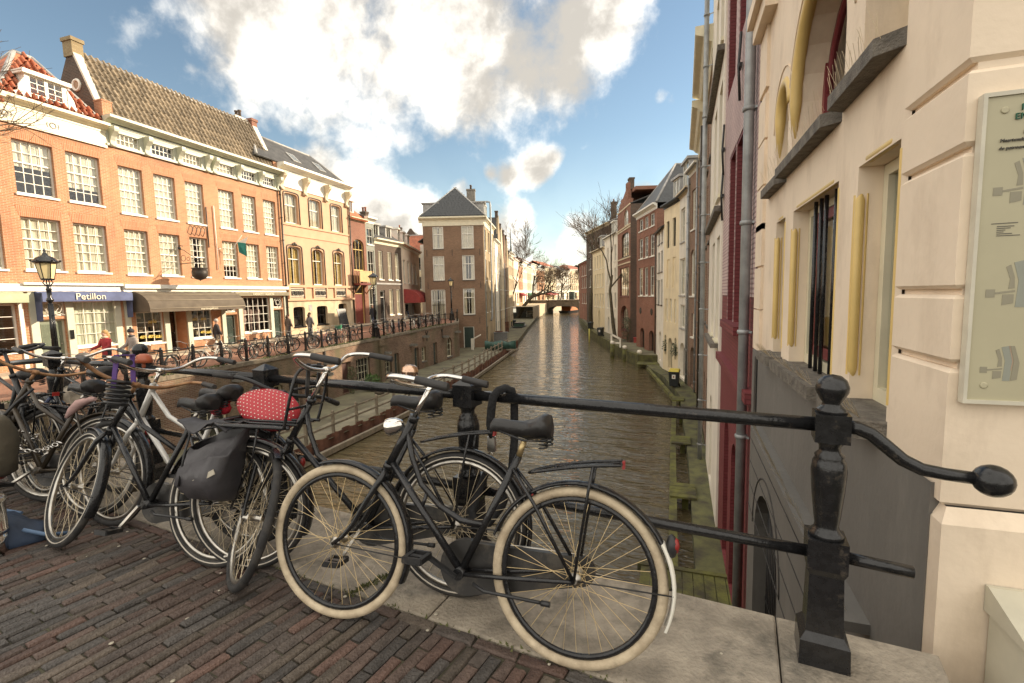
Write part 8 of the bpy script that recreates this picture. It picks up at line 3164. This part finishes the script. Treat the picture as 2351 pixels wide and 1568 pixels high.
for k, (s_, yo, z, lab) in enumerate(((-.05, 0, 4.4, 'green and pale quartered flag on the long brick facade between lower windows'), (29.0, 2.5, 5.7, 'upper teal and white flag by the yellow house at the street bend'), (25.2, 1.2, 3.3, 'lower teal and white flag by the cream house at the street bend'))):
    x, y = LP(s_)
    t = thing('flag', lab, 'flag', (x + yo, y, z), radians(88))
    MB().tube([(0, 0, -.3), (.25, -1.1, 1.0)], .018, 6).obj('pole', WHITE, t)
    MB().add([(.2, -.75, .6), (.55, -1.0, .55), (.55, -1.02, -.25), (.25, -.75, -.0), (.2, -.76, .6), (.55, -1.01, .55), (.55, -1.03, -.25), (.25, -.76, 0)], [(0, 1, 2, 3), (7, 6, 5, 4)]).obj('cloth', fg, t)
    MB().add([(.55, -1.0, .55), (.2, -.75, .6), (.62, -1.15, .95), (.55, -1.01, .55), (.2, -.76, .6), (.62, -1.16, .95)], [(0, 1, 2), (5, 4, 3)]).obj('pale_cloth', WHITEST, t)
x, y = LP(9.75)
bbz = thing('blackboard_sign', 'leaning black chalkboard outside the plastered house door', 'sign', (x + .7, y, street_z(x + .7, y) + .1), radians(88))
MB().bar((0, 0, 0), (0, .35, 1.45), 1.0, .05, (1, 0, 0)) if False else None
b = MB()
plate(b, [(-.5, -.25, .02), (.5, -.25, .02), (.5, .1, 1.5), (-.5, .1, 1.5)], .04)
b.obj('board', BLACKM, bbz)
ck = MB()
rr = random.Random(4)
for i in range(9):
    z = .45 + i * .105
    yy = -.25 + .35 * (z / 1.48) - .045
    ck.bar((-.38, yy, z), (-.38 + rr.uniform(.3, .72), yy, z), .006, .025)
ck.obj('chalk_line', mat('chalk', (.16, .16, .15), .9, .1), bbz)

# ---------------------------------------------------------------- trees in winter
BARK = mat('bark', (.075, .058, .038), .9, .3, 4, bump=.5, bscale=25, col2=(.11, .09, .05))
TWIG = mat('twig', (.10, .066, .038), .9, .25, 3)


def bare_tree(label, base, lean, H, spread, seed, r0=.28, depth=5, rmin=.012, clear=.35, group='bare winter trees'):
    rr = random.Random(seed)
    t = thing('bare_tree', label, 'tree', base, 0, group)
    tb, cb, tw = MB(), MB(), MB()

    def grow(p, d, L, r, lv):
        n = 4
        pts, rs = [p], [r]
        for i in range(n):
            d = (d + Vector((rr.gauss(0, .13), rr.gauss(0, .13), rr.gauss(.03, .08)))).normalized()
            p = p + d * (L / n)
            pts.append(p)
            rs.append(max(rmin, r * (1 - .38 * (i + 1) / n)))
        m_ = tb if lv == 0 else (cb if lv < depth - 1 else tw)
        m_.tube(pts, rs, 9 if lv == 0 else 6 if lv < 2 else 4 if lv < 3 else 3, caps=False)
        if lv >= depth:
            return
        nb = rr.randint(3, 4) if lv < 2 else rr.randint(4, 5)
        for k in range(nb):
            f = rr.uniform(.35, 1.0) if lv else rr.uniform(.72, 1.0)
            i = min(n - 1, int(f * n))
            q = pts[i].lerp(pts[i + 1], f * n - i) if f < 1 else pts[-1]
            a = rr.uniform(0, 6.28)
            o = d.orthogonal().normalized()
            o = (o * cos(a) + d.cross(o) * sin(a))
            nd = (d * rr.uniform(.55, .95) + o * rr.uniform(.5, .95) * spread + Vector((0, 0, .12))).normalized()
            grow(q, nd, L * rr.uniform(.55, .78), max(rmin, rs[i] * rr.uniform(.5, .72)), lv + 1)
    grow(Vector((0, 0, -.2)), Vector(lean).normalized(), H * clear, r0, 0)
    tb.obj('trunk', BARK, t)
    cb.obj('branch', BARK, t)
    tw.obj('twigs', TWIG, t)
    return t


bare_tree('large bare tree leaning over the canal before the far bridge, thickest trunk', (-37.0, 112, WHARF_Z), (.42, 0, 1), 31, 1.05, 3, .55, 5, clear=.25, rmin=.016)
bare_tree('slim bare tree left of the thick leaning one', (-38.6, 108, WHARF_Z), (.05, 0, 1), 25, .6, 8, .24, 5, clear=.40, rmin=.022)
bare_tree('bare tree behind the far bridge, among the sunlit houses', (-40, 172, -1), (.05, 0, 1), 22, .85, 21, .3, 5, clear=.30, rmin=.03)
bare_tree('bare tree behind the far bridge near its right end', (-33, 180, -1), (0, 0, 1), 22, .85, 22, .3, 5, clear=.30, rmin=.03)
bare_tree('tall forked bare tree on the right wharf, farther of the two', (-13.2, 79, -3.75), (-.12, 0, 1), 26, .65, 31, .34, 5, clear=.34, rmin=.018)
bare_tree('nearer bare tree on the right wharf with trunk leaning left', (-6.35, 54.6, -3.75), (-.17, .05, 1), 15, .55, 45, .22, 3, clear=.52, rmin=.010)
bare_tree('bare tree whose twigs reach into the upper left corner', (-25.0, 8.6, -1.2), (.0, .05, 1), 16.5, .8, 14, .30, 5, clear=.38, rmin=.006)

# ---------------------------------------------------------------- greenery, stones


def bush(name, label, x, y, z, r, h, n, m_, seed, stem=True):
    rr = random.Random(seed)
    t = thing(name, label, 'plant', (x, y, z))
    b = MB()
    for i in range(n):
        a, q = rr.uniform(0, 6.28), rr.random() ** .5
        zz = rr.uniform(.05, 1)
        w_ = r * (1 - .6 * abs(zz - .45))
        p = Vector((w_ * q * cos(a), w_ * q * sin(a), h * zz))
        d = Vector((rr.gauss(0, 1), rr.gauss(0, 1), rr.gauss(.3, .7))).normalized() * rr.uniform(.05, .11)
        o = d.orthogonal().normalized() * d.length * .4
        b.add([p, p + d * .5 + o, p + d, p + d * .5 - o], [(0, 1, 2, 3)])
    b.obj('leaves', m_, t)
    MB().tube([(0, 0, 0), (.03, .02, h * .6)], .03, 5).tube([(0, 0, 0), (-.15 * r, .1 * r, h * .5)], .02, 5).obj('stem', BARK, t)
    return t


LEAF = mat('leaf_green', (.055, .11, .025), .6, .4, 3, col2=(.10, .20, .04))
LEAFD = mat('leaf_dark', (.030, .055, .022), .6, .4, 3)
q = on_z(913, 905, WHARF_Z)
bush('green_bush', 'bright green bush on the left wharf below the wide barred window', -18.0 + .5, 24.6 - .2, WHARF_Z, .55, 1.0, 900, LEAF, 2)
bush('green_bush', 'thin twiggy weed beside the barred window on the left wharf', -18.2, 23.4, WHARF_Z, .35, 1.6, 350, mat('leaf_olive', (.09, .10, .045), .7, .3, 3), 5)
bush('climbing_shrub', 'dark climbing shrub at the foot of the gabled house', -4.75, 51.6, -3.75, .7, 2.6, 1400, LEAFD, 6)
bush('hanging_plant', 'small dark plant left of the yellow house door', -.55, 36.9, -3.0, .35, .9, 300, LEAFD, 7)
bush('hanging_plant', 'small dark plant right of the yellow house door', .05, 34.6, -3.0, .35, .9, 300, LEAFD, 8)
for k, (px, py, r_, lb) in enumerate(((905, 893, .45, 'large rough boulder by the brown cellar door'), (872, 905, .3, 'smaller boulder beside the large one on the wharf'), (862, 898, .38, 'dark boulder leaning at the cellar wall'), (942, 874, .3, 'boulder near the blue green cellar doors'))):
    q = on_z(px, py, WHARF_Z)
    t = thing('boulder', lb, 'stone', (q.x, q.y, WHARF_Z))
    rr = random.Random(k)
    b = MB().ball((0, 0, r_ * .5), r_, 12, (1.1, .8, .7))
    b.v = [tuple(c * rr.uniform(.88, 1.1) for c in v_) for v_ in b.v]
    b.obj('stone', mat('boulder_stone', (.13, .105, .08), .9, .3, 5, bump=.5) if 'boulder_stone' not in MATS else MATS['boulder_stone'], t)
q = on_z(1465, 797, -4.3)
rbx = thing('red_box', 'red crate hanging at the foot of the red brick house', 'crate', (q.x, q.y - .5, -4.2))
MB().box(-.4, .4, -.3, .3, .0, .9).box(-.44, .44, -.34, .34, .9, .98).obj('crate', mat('faded_red', (.34, .05, .04), .6, .15), rbx)
q = on_z(1405, 797, -3.75)
wg = thing('white_barrier', 'white painted barrier frame on the right wharf near the leaning tree', 'barrier', (q.x, q.y, -3.75), radians(-15))
MB().box(-.15, .0, 0, .1, 0, 1.35).box(.75, .9, 0, .1, 0, .9).bar((-.1, .05, 1.25), (.85, .05, .8), .1, .16).box(-.1, .85, .02, .08, .35, .5).obj('frame', WHITEST, wg)
q = on_z(1353, 785, WATER_Z)
yp = thing('marker_pole', 'yellow marker pole standing in the water at the mossy quay', 'pole', (q.x, q.y, WATER_Z))
MB().lathe([(.09, -.4), (.09, 1.7)], (0, 0, 0), 8).obj('pole', mat('faded_yellow', (.55, .50, .12), .7, .15), yp)
# litter and leaves on the stones
rr = random.Random(12)
lt = MB()
for i in range(34):
    p = rail_pt(rr.uniform(-2.6, 1.3), rr.uniform(-1.2, -.1))
    if p.x > .9:
        continue
    a = rr.uniform(0, 6.28)
    r_ = rr.uniform(.003, .011)
    lt.lathe([(r_, 0), (r_ * .8, .0016), (0, .0018)], (p.x, p.y, deck_z(p.x) + .006), 7)
struct(lt.obj('litter', mat('dried_gum', (.42, .38, .30), .9, .2)), 'stuff')
for o in list(bpy.data.objects):
    if o.type == 'MESH' and o.name.split('.')[0] in ('pilaster', 'gable', 'gable_coping', 'string_course', 'pier', 'drain_spout', 'wall_anchor', 'window_bar', 'stone_band', 'brick_ledge', 'round_window', 'dormer_scroll', 'awning_side', 'mannequin', 'kneeler', 'plank', 'pipe_collar') and o.parent is not None:
        split_loose(o)
